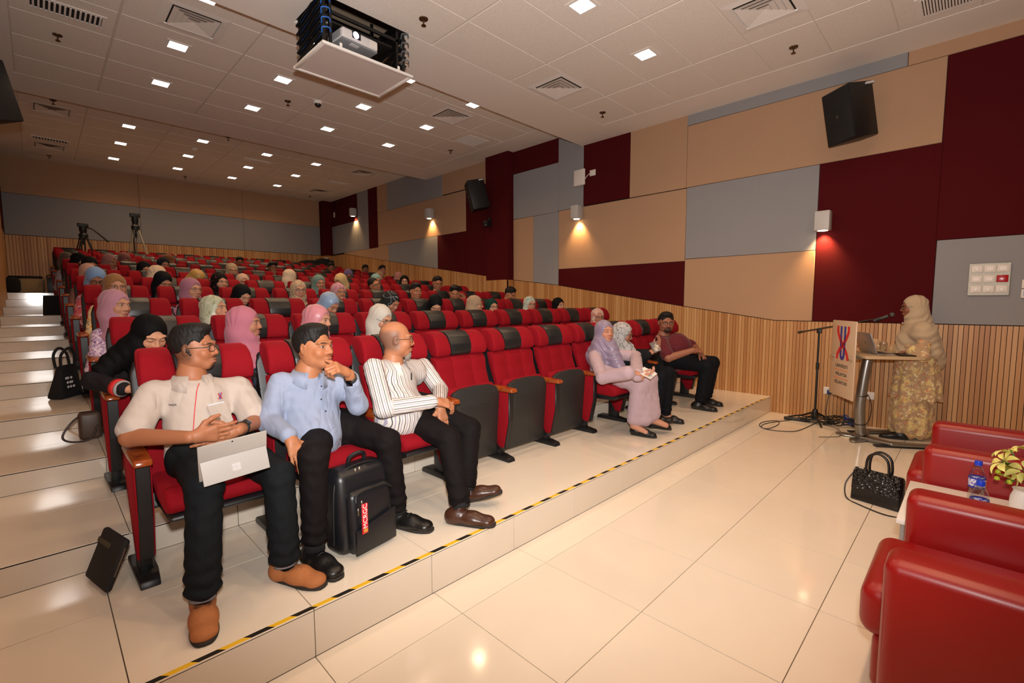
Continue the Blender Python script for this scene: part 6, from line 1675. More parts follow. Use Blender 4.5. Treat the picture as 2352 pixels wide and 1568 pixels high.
obj('ceiling_bracket', lambda bm: (add_box(bm, (-.05, -.06, .10), (.03, .06, .13), .006, 2), add_tube(bm, [(0, 0, .12), (0, 0, .17)], .02, 10)), STEEL, t2)

# ------------------------------------------------------------------ red armchairs, table, bottles, flowers
LEATH = NT('red leather'); LEATH.base(LEATH.mix(LEATH.noise(LEATH.obj(), 5, 2), srgb(132, 5, 5), srgb(146, 8, 8))); LEATH.p.inputs['Roughness'].default_value = .36; LEATH.p.inputs['Specular IOR Level'].default_value = .5
LEATH.bump(LEATH.noise(LEATH.obj(), 260, 2), .05, .003); LEATH = LEATH.m
def armchair(x0, x1, label):
    t = thing('armchair', label, 'armchair', ((x0+x1)/2, -.25, 0), 0, 'red leather armchairs by the stage')
    w_ = (x1-x0)/2
    for s in (-1, 1):
        def arm(bm):
            vs = add_box(bm, (-.085, -.46, .06), (.085, .42, .652), .042, 5)
            for v in vs: v.co.x += s*(w_-.085)
        a = obj('armrest', arm, LEATH, t)
        a2 = obj('piping', lambda bm: add_tube(bm, smooth_path([(s*(w_-.085)-.066, .408, .10), (s*(w_-.085)-.066, .41, .56), (s*(w_-.085)-.066, .40, .60)], 4), .0035, 6), LEATH, a)
    obj('seat_cushion', lambda bm: add_box(bm, (-w_+.172, -.34, .26), (w_-.172, .50, .46), .055, 5), LEATH, t)
    def fr(bm):
        vs = add_box(bm, (-w_+.175, -.36, .07), (w_-.175, .455, .28), .03, 4)
    obj('seat_base', fr, LEATH, t)
    obj('backrest', lambda bm: add_box(bm, (-w_+.02, -.56, .06), (w_-.02, -.32, .80), .06, 5), LEATH, t)
    for sx in (-1, 1):
        for sy in (-.42, .36): obj('foot', lambda bm: add_tube(bm, [(sx*(w_-.1), sy, 0), (sx*(w_-.1), sy, .075)], .022, 12), CHROME, t)
armchair(1.905, 2.80, 'red leather armchair closest to the camera')
armchair(3.56, 4.50, 'red leather armchair beyond the small white table')
t = thing('side_table', 'small white topped table between the two red armchairs', 'table', (3.18, -.13, 0))
TW = mat('dark red table wood', (70, 24, 22), .4)
obj('tabletop', lambda bm: add_box(bm, (-.335, -.345, .43), (.335, .345, .455), .004, 2), mat('white laminate', (224, 218, 212), .35), t)
for sx in (-1, 1): obj('side_panel', lambda bm: add_box(bm, (sx*.31-.012, -.31, 0), (sx*.31+.012, .31, .43), .003, 1), TW, t)
obj('shelf', lambda bm: add_box(bm, (-.30, -.30, .15), (.30, .30, .17)), TW, t, smooth=False)
obj('leg_trim', lambda bm: add_box(bm, (-.325, .31, 0), (-.298, .33, .43), .003, 1), mat('silver table edge', (170, 168, 166), .4, .5), t)
def clear(name, col, tr=.75, rough=.05):
    k = NT(name); o_ = k.t.nodes['Material Output']
    a = k.n('ShaderNodeBsdfTransparent'); a.inputs[0].default_value = col
    g = k.n('ShaderNodeBsdfGlossy'); g.inputs['Roughness'].default_value = rough
    lw = k.n('ShaderNodeLayerWeight'); lw.inputs[0].default_value = .35
    m = k.n('ShaderNodeMixShader'); k.set(m.inputs[0], k.math('ADD', k.math('MULTIPLY', lw.outputs['Fresnel'], .30), .02, clamp=True))
    k.t.links.new(a.outputs[0], m.inputs[1]); k.t.links.new(g.outputs[0], m.inputs[2]); k.t.links.new(m.outputs[0], o_.inputs['Surface']); return k.m
PET = clear('clear bottle plastic', (.96, .96, .97, 1), .80)
LABEL = NT('blue bottle label'); 
_s = LABEL.n('ShaderNodeSeparateXYZ'); LABEL.set(_s.inputs[0], LABEL.obj())
_b = LABEL.math('GREATER_THAN', LABEL.math('ABSOLUTE', LABEL.math('SUBTRACT', _s.outputs[2], .103)), .019)
_n = LABEL.math('GREATER_THAN', LABEL.noise(LABEL.obj(), 90, 2), .54)
LABEL.base(LABEL.mix(_b, LABEL.mix(_n, srgb(206, 206, 226), srgb(86, 84, 176)), srgb(40, 44, 150))); LABEL.p.inputs['Roughness'].default_value = .4; LABEL = LABEL.m
CAPB = mat('blue bottle cap', (22, 60, 200), .35)
def bottle(loc, label):
    t = thing('water_bottle', label, 'bottle', loc, 0, 'water bottles on the small table')
    obj('body', lambda bm: add_lathe(bm, [(.001, 0), (.029, 0), (.033, .008), (.0325, .04), (.030, .05), (.0325, .06), (.033, .13), (.031, .15), (.024, .172), (.0135, .187), (.0125, .2)], 24), PET, t)
    obj('label', lambda bm: add_lathe(bm, [(.0337, .075), (.0339, .13)], 24, cap=False), LABEL, t)
    obj('cap', lambda bm: add_lathe(bm, [(.001, .192), (.0155, .192), (.0155, .21), (.0145, .214), (.001, .214)], 20), CAPB, t)
p1 = at(2248, 1060, z=.455+.21); p2 = at(2253, 1106, z=.455+.21)
bottle((p1.x, p1.y, .455), 'water bottle with blue and white label on the white table')
bottle((p2.x, p2.y, .455), 'water bottle half hidden behind the red armrest')
t = thing('drinking_glass', 'small clear glass beside the water bottles', 'glass', (p2.x+.02, p2.y+.075, .455))
obj('bowl', lambda bm: add_lathe(bm, [(.001, .004), (.024, 0), (.030, .04), (.034, .09), (.032, .09), (.028, .04), (.022, .006), (.001, .008)], 20), clear('clear drinking glass', (.95, .95, .95, 1), .76), t)
fp = at(2340, 1066, z=.72)
t = thing('flower_arrangement', 'yellow lilies in a vase at the picture edge', 'flowers', (fp.x, fp.y-.02, .455))
LILY = NT('yellow lily petal'); LILY.base(LILY.mix(LILY.noise(LILY.obj(), 16, 2), srgb(224, 218, 84), srgb(238, 236, 160))); LILY.p.inputs['Roughness'].default_value = .5; LILY = LILY.m
LEAFG = mat('green leaf', (70, 104, 36), .5, vary=.3); YGRN = mat('yellow green filler', (176, 186, 40), .6, vary=.3)
obj('vase', lambda bm: add_lathe(bm, [(.001, 0), (.035, 0), (.045, .04), (.04, .11), (.03, .14), (.036, .15), (.001, .15)], 20), WHITE, t)
rl = random.Random(3)
for i, (dx, dy, dz, tilt) in enumerate(((-.01, .07, .27, .9), (.03, -.02, .33, .3), (-.05, .0, .25, 1.0), (.05, .05, .22, 1.0), (.0, -.10, .26, 1.0), (-.03, .05, .33, .5))):
    fl_ = bpy.data.objects.new('lily', None); C.objects.link(fl_); fl_.parent = t; fl_.location = (dx, dy, dz); fl_.scale = (.82, .82, .82); fl_.rotation_euler = (tilt*(-1 if dy > 0 else 1), tilt*.4*(1 if dx > 0 else -1), i*1.1)
    for k in range(6):
        def pet(bm):
            n = 6; L, Rr = [], []
            for q in range(n+1):
                u = q/n; w_ = .024*math.sin(PI*min(1, u*.92+.06))**.8*(1 if k % 2 else .8); x = .02+.075*u; z = .05*u-.055*u*u*1.1
                L.append(bm.verts.new((x, w_, z+.006))); Rr.append(bm.verts.new((x, -w_, z+.006)))
            mid = [bm.verts.new(((a.co.x), 0, a.co.z-.008)) for a in L]
            for q in range(n):
                bm.faces.new((L[q], L[q+1], mid[q+1], mid[q])); bm.faces.new((mid[q], mid[q+1], Rr[q+1], Rr[q]))
        obj('petal', pet, LILY, fl_, rot=(0, 0, k*PI/3), flat=True)
    obj('stem', lambda bm: add_tube(bm, [(0, 0, .01), (0, 0, -.03)], .004, 6), LEAFG, fl_)
for i in range(16):
    a = rl.uniform(0, 2*PI); rr = rl.uniform(.03, .1)
    def lf(bm):
        v = [bm.verts.new(p) for p in ((0, 0, 0), (.03, .014, .02), (.075, 0, .02), (.03, -.014, .02))]; bm.faces.new(v)
    obj('leaf', lf, LEAFG if i % 3 else YGRN, t, loc=(rr*.4*math.cos(a), rr*.4*math.sin(a), rl.uniform(.15, .24)), rot=(0, rl.uniform(-.5, .4), a))
for i in range(10):
    a = rl.uniform(0, 2*PI)
    def bl(bm): bmesh.ops.create_icosphere(bm, subdivisions=1, radius=.012)
    obj('filler_blossom', bl, YGRN, t, loc=(.075*math.cos(a), .09*math.sin(a), rl.uniform(.18, .23)))

# ------------------------------------------------------------------ handbag on the floor
CROC = NT('black crocodile leather'); _v = CROC.n('ShaderNodeTexVoronoi'); _v.inputs['Scale'].default_value = 46; CROC.set(_v.inputs['Vector'], CROC.obj())
CROC.base(srgb(17, 17, 19)); CROC.p.inputs['Roughness'].default_value = .22; CROC.bump(_v.outputs['Distance'], .9, .012); CROC = CROC.m
BLKLEA = mat('black leather', (18, 17, 18), .35, bump=(150, .1))
t = thing('handbag', 'black crocodile handbag with round handles standing on the floor', 'handbag', (4.30, .44, 0), R(-12))
obj('body', lambda bm: add_prism(bm, [(-.07, 0), (.07, 0), (.045, .21), (.012, .235), (-.012, .235), (-.045, .21)], -.15, .15, 'y', bev=.012, seg=2), BLKLEA, t)
obj('flap', lambda bm: add_prism(bm, [(-.052, .215), (-.012, .243), (-.010, .237), (-.047, .21), (-.066, .09), (-.072, .09)], -.145, .145, 'y', bev=.003, seg=1), CROC, t)
for sx in (-1, 1):
    obj('handle', lambda bm: add_tube(bm, smooth_path([(sx*.03, -.065, .20), (sx*.032, -.070, .27), (sx*.032, -.055, .345), (sx*.032, 0, .378), (sx*.032, .055, .345), (sx*.032, .070, .27), (sx*.03, .065, .20)], 5), .009, 10), BLKLEA, t)
obj('shoulder_strap', lambda bm: add_tube(bm, smooth_path([(-.01, .15, .20), (-.05, .19, .10), (-.10, .16, .01), (-.16, .05, .006), (-.20, -.12, .006), (-.12, -.2, .006), (-.04, -.16, .1), (0, -.15, .2)], 6), .005, 6), BLKLEA, t)
obj('clasp', lambda bm: add_box(bm, (-.022, .085, .236), (-.008, .125, .246), .002, 1), CHROME, t)

# ------------------------------------------------------------------ lectern and what stands on it
LY = R(33)
Ln = Vector((-math.sin(LY), math.cos(LY), 0)); Lr = Vector((math.cos(LY), math.sin(LY), 0))     # faces the audience / its right
_B = at(1936, 822, x=6.10); LEC = Vector((_B.x, _B.y, 0))-Ln*.237
t = thing('lectern', 'silver column lectern with a printed front board', 'lectern', tuple(LEC), LY)
ALU = mat('satin aluminium', (150, 147, 142), .34, .9)
obj('column', lambda bm: add_tube(bm, smooth_path([(0, .02, .06), (0, .03, .12), (0, .045, .40), (0, .0, .86), (0, -.03, .90)], 4), [.075]+[.050]*16, 20), ALU, t)
for z in (.16, .47): obj('ring', lambda bm: add_tube(bm, [(0, .035, z), (0, .036, z+.01)], .0535, 20), BLACKP, t)
for sx in (-1, 1):
    def leg(bm):
        add_prism(bm, [(-.05*sx, .06), (-.05*sx, -.02), (sx*.20, -.16), (sx*.24, -.52), (sx*.30, -.52), (sx*.30, -.12), (sx*.08, .07)] if sx > 0 else [(.05, .06), (-.08, .07), (-.30, -.12), (-.30, -.52), (-.24, -.52), (-.20, -.16), (.05, -.02)], .012, .045, 'z', bev=.010, seg=2)
    obj('base_leg', leg, ALU, t)
    obj('base_pad', lambda bm: add_box(bm, (min(sx*.30, sx*.24)-.004, -.53, 0), (max(sx*.30, sx*.24)+.004, .02, .014), .003, 1), BLACKP, t)
    obj('front_toe', lambda bm: add_prism(bm, [(sx*.02, .02), (sx*.06, .16), (sx*.16, .20), (sx*.20, .17), (sx*.12, .0)], .0, .022, 'z', bev=.006, seg=1), ALU, t)
obj('table', lambda bm: add_prism(bm, [(-.30, .16), (.30, .16), (.30, -.36), (.26, -.42), (-.26, -.42), (-.30, -.36)], .905, .935, 'z', bev=.006, seg=2), mat('pale maple top', (196, 168, 132), .35), t)
BOARD = mat('pale printed board', (206, 178, 150), .35)
BM = Matrix.Translation((0, .235, .885))
bd = obj('front_board', lambda bm: add_box(bm, (-.26, .228, .455), (.26, .246, 1.285), .010, 2), BOARD, t)
def on_board(nm, me, x, z):
    o = link(nm, me, bd); o.location = (x, .2475, z); o.rotation_euler = (R(90), 0, R(180)); return o
emblem_parts(bd, .185, lambda nm, me: on_board(nm, me, 0, 1.045))
for s_, z in (('UNIVERSITI', .790), ('MALAYSIA', .700), ('KELANTAN', .610)): on_board('lettering', text_me('lettering', s_, .054, INK), 0, z)
for z in (.746, .656): obj('rule', lambda bm: add_box(bm, (-.16, .2465, z-.003), (.16, .2475, z+.003)), mat('orange rule', (226, 120, 60), .5), bd, smooth=False)
for sx in (-.2, .2): obj('standoff', lambda bm: add_lathe(bm, [(.001, .025), (.016, .025), (.02, .02), (.02, 0), (.001, 0)], 16, Matrix.Translation((sx, .246, .885)) @ Matrix.Rotation(R(-90), 4, 'X')), CHROME, bd)
obj('board_arm', lambda bm: add_box(bm, (-.22, .15, .895), (.22, .235, .91)), ALU, t, smooth=False)
def onlec(x, y, z=.935): p = LEC+Lr*x+Ln*y; return (p.x, p.y, z)
t = thing('laptop', 'silver laptop open on the lectern', 'laptop', onlec(.02, -.02), LY+R(180))
SILV = mat('silver laptop shell', (186, 182, 180), .35, .7); KEYS = mat('dark keyboard', (40, 42, 46), .6)
obj('base', lambda bm: add_box(bm, (-.165, -.0, .0), (.165, .23, .012), .004, 2), SILV, t); obj('keyboard', lambda bm: add_box(bm, (-.14, .02, .012), (.14, .13, .0135)), KEYS, t, smooth=False)
lid = obj('lid', lambda bm: add_box(bm, (-.165, -.006, .0), (.165, .006, .225), .004, 2), SILV, t, loc=(0, -.004, .012), rot=(R(18), 0, 0))
obj('screen', lambda bm: add_box(bm, (-.155, .0062, .012), (.155, .0068, .215)), mat('dark laptop screen', (40, 46, 60), .2), lid, smooth=False)
obj('logo', lambda bm: add_lathe(bm, [(.001, 0), (.014, 0), (.014, .001), (.001, .001)], 20, Matrix.Translation((0, -.0065, .11)) @ Matrix.Rotation(R(90), 4, 'X')), ALU, lid)
t = thing('goblet', 'clear stemmed water glass on the lectern', 'glass', onlec(-.22, -.03))
obj('bowl', lambda bm: add_lathe(bm, [(.001, .0), (.032, .0), (.030, .004), (.007, .012), (.006, .035), (.020, .05), (.034, .085), (.036, .14), (.034, .14), (.031, .088), (.017, .054), (.001, .05)], 24), clear('goblet glass', (.95, .95, .95, 1), .74), t)
o = obj('tablet', lambda bm: add_box(bm, (-.10, -.07, 0), (.10, .07, .012), .004, 2), BLACKP, None, loc=onlec(-.14, -.25), rot=(0, 0, LY)); tag(o, 'black tablet lying on the lectern', 'tablet')

# ------------------------------------------------------------------ microphone stand and cables
mb = Vector((6.70, 1.345, 0))
t = thing('microphone_stand', 'black boom microphone stand behind the lectern', 'stand', tuple(mb))
for a in (R(205), R(325), R(85)):
    obj('leg', lambda bm: add_tube(bm, [(0, 0, .13), (.14*math.cos(a), .14*math.sin(a), .06), (.30*math.cos(a) if a != R(325) else .17, .30*math.sin(a), .012)], .011, 8), BLACKM, t)
obj('hub', lambda bm: add_lathe(bm, [(.001, .03), (.035, .04), (.04, .10), (.025, .16), (.001, .16)], 14), BLACKM, t)
obj('pole', lambda bm: add_tube(bm, [(0, 0, .1), (0, 0, .70), (0, 0, .72), (0, 0, 1.14)], [.013, .013, .010, .010], 10), BLACKM, t)
obj('clutch', lambda bm: add_tube(bm, [(0, 0, .66), (0, 0, .74)], .019, 10), BLACKP, t)
m0 = Vector(at(1833, 763, x=6.66))-mb; m1 = Vector(at(2008, 733, x=6.62))-mb
obj('boom', lambda bm: add_tube(bm, [m0, m1], .0085, 8), BLACKM, t); obj('counterweight', lambda bm: add_tube(bm, [m0, m0+(m1-m0)*.06], .014, 10), BLACKP, t)
obj('boom_clamp', lambda bm: add_box(bm, (-.02, -.025, 1.105), (.02, .025, 1.165), .006, 2), BLACKP, t)
q0 = Vector(at(2012, 735, x=6.62)); q1 = Vector(at(2050, 722, x=6.62))
t = thing('microphone', 'silver grey microphone held in the boom stand', 'microphone', tuple(q0))
dq = q1-q0
obj('handle', lambda bm: add_tube(bm, [dq*-.15, dq*.75], [.013, .018], 14), mat('dark grey microphone', (74, 74, 74), .4, .4), t)
def ball(bm): bmesh.ops.create_uvsphere(bm, u_segments=16, v_segments=10, radius=.026, matrix=Matrix.Translation(dq*.98))
obj('grille', ball, mat('steel mesh grille', (110, 110, 106), .35, .8, bump=(900, .5)), t)
obj('clip', lambda bm: add_tube(bm, [dq*-.02, dq*.3], .021, 12), BLACKP, t)
CABLE = mat('black cable', (16, 16, 17), .5); BLUEW = mat('blue cable', (36, 60, 130), .5)
rc = random.Random(11)
def cable(pts, label, m=CABLE, r_=.0042, n=6):
    o = obj('cable', lambda bm: add_tube(bm, smooth_path(pts, n), r_, 6), m); tag(o, label, 'cable'); return o
F0 = lambda px, py: tuple(at(px, py, z=.006))
cable([F0(1880, 968), F0(1835, 988), F0(1800, 990), F0(1760, 985), F0(1744, 976), F0(1755, 968), F0(1785, 966), F0(1788, 974), F0(1765, 984), F0(1748, 980), F0(1760, 972), F0(1800, 966), F0(1840, 962)], 'thin black cable looping out over the floor tiles')
def coil(cx, cy, label, m=CABLE, turns=5, rad=.13, h=.02):
    pts = []
    for i in range(turns*8):
        a = i*PI/4; rr = rad*rc.uniform(.55, 1.1); pts.append((cx+rr*1.0*math.cos(a), cy+rr*1.3*math.sin(a), .008+rc.uniform(0, h)))
    return cable(pts, label, m, .0045, 5)
coil(6.70, 1.30, 'tangle of black cable around the microphone stand', turns=7, rad=.16, h=.05)
coil(6.72, 1.08, 'black cable coil by the wall behind the lectern', turns=6, rad=.13, h=.09)
coil(6.78, .98, 'blue cable coil by the wall behind the lectern', BLUEW, 5, .07, .12)
cable([(6.86, 1.24, .35), (6.80, 1.25, .12), (6.72, 1.2, .02), (6.60, 1.25, .01)], 'black cable dropping from the left socket')
cable([(6.86, 1.07, .35), (6.82, 1.07, .14), (6.74, 1.05, .02), (6.62, 1.1, .01)], 'black cable dropping from the middle socket')
cable([(6.86, .935, .34), (6.84, .90, .25), (6.80, .85, .40), (6.78, .80, .25), (6.80, .84, .05), (6.70, .95, .01)], 'black cable arching beside the lectern column')
cable([F0(1890, 975), F0(1925, 985), F0(1930, 1000), F0(1910, 1003), F0(1880, 1003)], 'thin black cable ending by the lectern foot', r_=.003)
o = obj('power_strip', lambda bm: add_box(bm, (-.03, -.14, 0), (.03, .14, .035), .006, 2), BLACKP, None, loc=(6.62, 1.52, 0), rot=(0, 0, R(12))); tag(o, 'black power strip on the floor near the platform', 'power strip')

# ------------------------------------------------------------------ things around the front row
# tablet computer on the lap
def basis(o_, x_, y_): 
    x_ = Vector(x_).normalized(); z_ = x_.cross(Vector(y_)).normalized(); y2 = z_.cross(x_); Mx = Matrix((x_, y2, z_)).transposed().to_4x4(); Mx.translation = Vector(o_); return Mx
TL, TR_ = at(452, 1028, y=2.15), at(612, 988, y=2.15)
xd = (TR_-TL).normalized(); wT = (TR_-TL).length
t = thing('tablet_computer', 'silver tablet computer with kickstand and keyboard on a lap', 'tablet', tuple(TL))
BL = at(446, 1072, y=2.18); up = (TL-BL)-xd*((TL-BL).dot(xd)); up.normalize()
MB = basis((0, 0, 0), xd, up)
hT = wT*.68
SURF = mat('silver magnesium', (172, 168, 164), .38, .35)
obj('screen_slab', lambda bm: add_box(bm, (0, -hT, -.004), (wT, 0, .004), .003, 2, MB), SURF, t)
ks = MB @ Matrix.Translation((0, -hT*.42, .005)) @ Matrix.Rotation(R(-32), 4, 'X')
obj('kickstand', lambda bm: add_box(bm, (.004, -hT*.56, -.002), (wT-.004, 0, .002), .0015, 1, ks), SURF, t)
LOGO = mat('mirror logo', (226, 226, 228), .12, .4)
for a in (0, 1):
    for b_ in (0, 1): obj('logo_square', lambda bm: add_box(bm, (wT*.5-.0155+a*.016, -hT*.30-.0+b_*-.016, .0021), (wT*.5-.0155+a*.016+.0148, -hT*.30+.0148-b_*.016, .0026), 0, 1, ks), LOGO, t, smooth=False)
obj('camera_dot', lambda bm: add_box(bm, (wT*.47, -.012, .0035), (wT*.47+.006, -.006, .0046), 0, 1, MB), BLACKP, t, smooth=False)
kb = MB @ Matrix.Translation((0, -hT, 0)) @ Matrix.Rotation(R(68), 4, 'X')
k_ = obj('keyboard', lambda bm: add_box(bm, (0, 0, -.003), (wT, hT*.72, .003), .002, 1, MB @ Matrix.Translation((0, -hT, -.004)) @ Matrix.Rotation(R(-108), 4, 'X')), mat('slate keyboard cover', (62, 68, 74), .7), t)
for r_ in range(4):
    for c_ in range(11):
        obj('key', lambda bm: add_box(bm, (wT*(.05+.082*c_), hT*(.12+.12*r_), .003), (wT*(.05+.082*c_)+wT*.07, hT*(.12+.12*r_)+hT*.10, .0045), 0, 1, MB @ Matrix.Translation((0, -hT, -.004)) @ Matrix.Rotation(R(-108), 4, 'X') @ Matrix.Scale(-1, 4, (0, 0, 1))), mat('grey key', (92, 98, 106), .6) if (r_ + c_) == 0 else bpy.data.materials['grey key'], k_, smooth=False)
# backpack
BPK = mat('dark navy backpack leather', (22, 23, 27), .36, bump=(200, .06)); ZIP = mat('black zip tape', (12, 12, 13), .6); ZIPP = mat('old silver puller', (150, 140, 124), .3, .9)
t = thing('backpack', 'black backpack with a red strap tag standing between two men', 'backpack', (1.145, 2.275, PZ), R(10))
def pack(bm):
    vs = add_box(bm, (-.165, -.075, 0), (.165, .085, .43), .05, 4)
    for v in vs:
        u = v.co.z/.43; v.co.x *= 1.04-.17*max(0, u-.55); v.co.y += .035*u; 
        if v.co.y < 0: v.co.y -= .02*math.sin(PI*min(1, u*1.1))
bp = obj('body', pack, BPK, t)
def front(bm):
    vs = add_box(bm, (-.135, -.125, .015), (.135, -.06, .33), .035, 3)
    for v in vs: v.co.y += .03*(v.co.z/.33); v.co.x *= 1.03-.08*(v.co.z/.33)
obj('front_pocket', front, BPK, t)
obj('lower_pocket', lambda bm: add_prism(bm, [(-.128, .02), (.128, .02), (.125, .19), (.06, .175), (-.06, .155), (-.125, .14)], -.133, -.118, 'y', bev=.005, seg=2), BPK, t)
for nm, pts in (('main_zip', [(-.172, -.01, .06), (-.168, -.012, .30), (-.14, -.005, .40), (-.06, .0, .432), (.06, .0, .432), (.14, -.005, .40), (.168, -.012, .30), (.172, -.01, .06)]), ('pocket_zip', [(-.11, -.112, .285), (-.09, -.1, .318), (0, -.098, .326), (.09, -.1, .318), (.125, -.1, .29)])):
    obj(nm, lambda bm: add_tube(bm, smooth_path(pts, 5), .006, 6), ZIP, t)
for x_, y_, z in ((-.045, -.02, .425), (-.020, -.02, .427), (-.112, -.125, .26), (-.085, -.118, .29)):
    obj('zip_puller', lambda bm: add_box(bm, (x_-.005, y_-.010, z-.035), (x_+.005, y_-.004, z+.004), .002, 1), ZIPP, t)
obj('top_handle', lambda bm: add_tube(bm, smooth_path([(-.05, .03, .43), (-.045, .02, .475), (0, .01, .492), (.045, .02, .475), (.05, .03, .43)], 5), .011, 8), BPK, t)
sg = obj('strap_tag', lambda bm: add_box(bm, (-.105, -.152, .13), (-.07, -.146, .285), .002, 1), mat('red nylon tag', (206, 28, 48), .55), t)
o = link('lettering', text_me('lettering', 'MCRGC', .036, mat('white print', (236, 232, 230), .6)), sg); o.location = (-.0875, -.1535, .222); o.rotation_euler = (R(90), R(-90), 0)
obj('tag_star', lambda bm: add_prism(bm, [((.011 if i % 2 else .015)*math.cos(i*PI/5+PI/2), (.006 if i % 2 else .015)*math.sin(i*PI/5+PI/2)+.148) for i in range(10)], -.1545, -.1525, 'y', M=Matrix.Translation((-.0875, 0, 0))), mat('gold print', (196, 150, 60), .5), sg, smooth=False)
for sx in (-.1, .1): obj('shoulder_strap', lambda bm: add_tube(bm, smooth_path([(sx, .10, .41), (sx*1.2, .16, .33), (sx*1.3, .15, .16), (sx*1.3, .10, .06)], 5), .014, 8), BPK, t)
# laptop sleeve leaning on the first seat
s0 = at(200, 1322, z=PZ+.012); s1 = at(248, 1362, z=PZ+.012); s2 = at(298, 1242, x=.225)
t = thing('laptop_sleeve', 'black laptop sleeve leaning against the end of the front row', 'sleeve', (s1.x, s1.y, PZ))
ex_ = (s1-s0); up_ = (s2-s1); up_ -= ex_.normalized()*up_.dot(ex_.normalized())
lw_, lh_ = ex_.length, up_.length
SM = basis(Vector((0, 0, .012)), ex_, up_)
NEO = mat('black neoprene', (24, 22, 21), .85, bump=(300, .1))
obj('body', lambda bm: add_box(bm, (-lw_, 0, -.014), (0, lh_, .014), .013, 3, SM), NEO, t)
obj('band', lambda bm: add_box(bm, (-lw_-.002, lh_*.70, -.0155), (-lw_*.45, lh_*.80, .0158), .002, 1, SM), mat('olive elastic band', (70, 66, 48), .8), t)
obj('zip', lambda bm: add_tube(bm, [SM @ Vector(p) for p in ((0.002, lh_*.3, 0), (.002, lh_*.85, 0))], .003, 6), STEEL, t)
# tote, black bag and brown bag in the aisle
t = thing('tote_bag', 'black cloth tote bag with white print by the second row', 'tote bag', (.13, 6.02, plat(4)), R(55))
TOTE = mat('black canvas', (17, 16, 17), .9, bump=(240, .2))
def tote(bm):
    vs = add_box(bm, (-.13, -.075, 0), (.13, .075, .30), .03, 3)
    for v in vs:
        u = v.co.z/.30; v.co.y *= 1-.75*u; v.co.x *= 1.08-.32*u; v.co.x += .05*u
        v.co.x += .008*math.sin(v.co.z*40+v.co.y*30)
obj('body', tote, TOTE, t)
for sy in (-.02, .02): obj('handle', lambda bm: add_tube(bm, smooth_path([(-.06, sy, .28), (-.06, sy*1.5, .40), (.03, sy*2, .46), (.10, sy*1.5, .40), (.11, sy, .28)], 5), .012, 6), TOTE, t)
WPR = bpy.data.materials['white print']
for i in range(9):
    x_, z = -.04+.03*(i % 3)+rc.uniform(-.01, .01), .10+.04*(i//3)
    obj('print_mark', lambda bm: add_prism(bm, [(x_-.012, z-.006), (x_+.002, z-.010), (x_+.014, z+.004), (x_+.004, z+.014), (x_-.010, z+.008)], -.078+.19*z, -.074+.19*z, 'y'), WPR, t, smooth=False)
t = thing('shopping_bag', 'plain black bag standing on the aisle steps', 'bag', (.16, 11.0, plat(9)))
def sack(bm):
    vs = add_box(bm, (-.115, -.07, 0), (.115, .07, .32), .02, 2)
    for v in vs: v.co.x += .01*math.sin(v.co.z*26); v.co.y += .012*math.sin(v.co.z*19+v.co.x*20); v.co.x *= 1-.12*(v.co.z/.34)
obj('body', sack, TOTE, t); obj('rim', lambda bm: add_box(bm, (-.10, -.055, .315), (.10, .055, .326), .004, 1), TOTE, t)
t = thing('shoulder_bag', 'small brown shoulder bag with looped strap behind the front row', 'bag', (.215, 4.68, plat(3)))
BRB = mat('brown leather bag', (74, 56, 46), .45, vary=.2)
obj('body', lambda bm: add_box(bm, (-.06, -.05, 0), (.07, .07, .20), .025, 3), BRB, t)
obj('strap', lambda bm: add_tube(bm, smooth_path([(-.02, .0, .20), (-.10, -.04, .14), (-.15, -.06, .05), (-.10, -.09, .012), (.0, -.09, .02), (.05, -.04, .12)], 6), .007, 6), mat('dark brown strap', (46, 30, 24), .5), t)
# bags and tripods at the back
zb = plat(12)
t = thing('canvas_bag', 'sand coloured canvas duffel bag at the top of the aisle', 'bag', (-.14, 14.15, zb))
CANV = mat('sand canvas', (150, 128, 92), .9, bump=(90, .2), vary=.15)
def duff(bm):
    vs = add_box(bm, (-.27, -.14, 0), (.27, .14, .33), .06, 3)
    for v in vs: v.co.z *= 1+.08*math.sin(v.co.x*8); v.co.y *= 1-.2*v.co.z/.33
obj('body', duff, CANV, t); obj('flap', lambda bm: add_box(bm, (-.255, -.12, .30), (.25, .12, .355), .02, 2), TOTE, t); obj('strap', lambda bm: add_tube(bm, smooth_path([(.2, -.15, .20), (.1, -.16, .06), (-.05, -.155, .04)], 5), .018, 6), CANV, t)
t = thing('black_bag', 'round black bag at the left picture edge on the top step', 'bag', (-.36, 13.98, zb))
def rb(bm):
    vs = add_box(bm, (-.10, -.12, 0), (.14, .12, .31), .08, 4)
obj('body', rb, TOTE, t); obj('handle', lambda bm: add_tube(bm, smooth_path([(-.05, 0, .30), (0, 0, .345), (.06, 0, .30)], 4), .012, 6), TOTE, t)
t = thing('equipment_case', 'black equipment case with yellow edges at the top of the aisle', 'case', (.24, 14.0, zb))
obj('body', lambda bm: add_box(bm, (-.10, -.10, 0), (.10, .10, .33), .01, 2), BLACKP, t)
for sx in (-.098, .075): obj('edge_strip', lambda bm: add_box(bm, (sx, -.106, .01), (sx+.018, -.1, .32)), mat('ochre edge', (176, 128, 50), .6), t, smooth=False)
obj('handle', lambda bm: add_tube(bm, smooth_path([(-.07, 0, .33), (-.06, 0, .375), (.06, 0, .375), (.07, 0, .33)], 4), .010, 6), BLACKP, t)
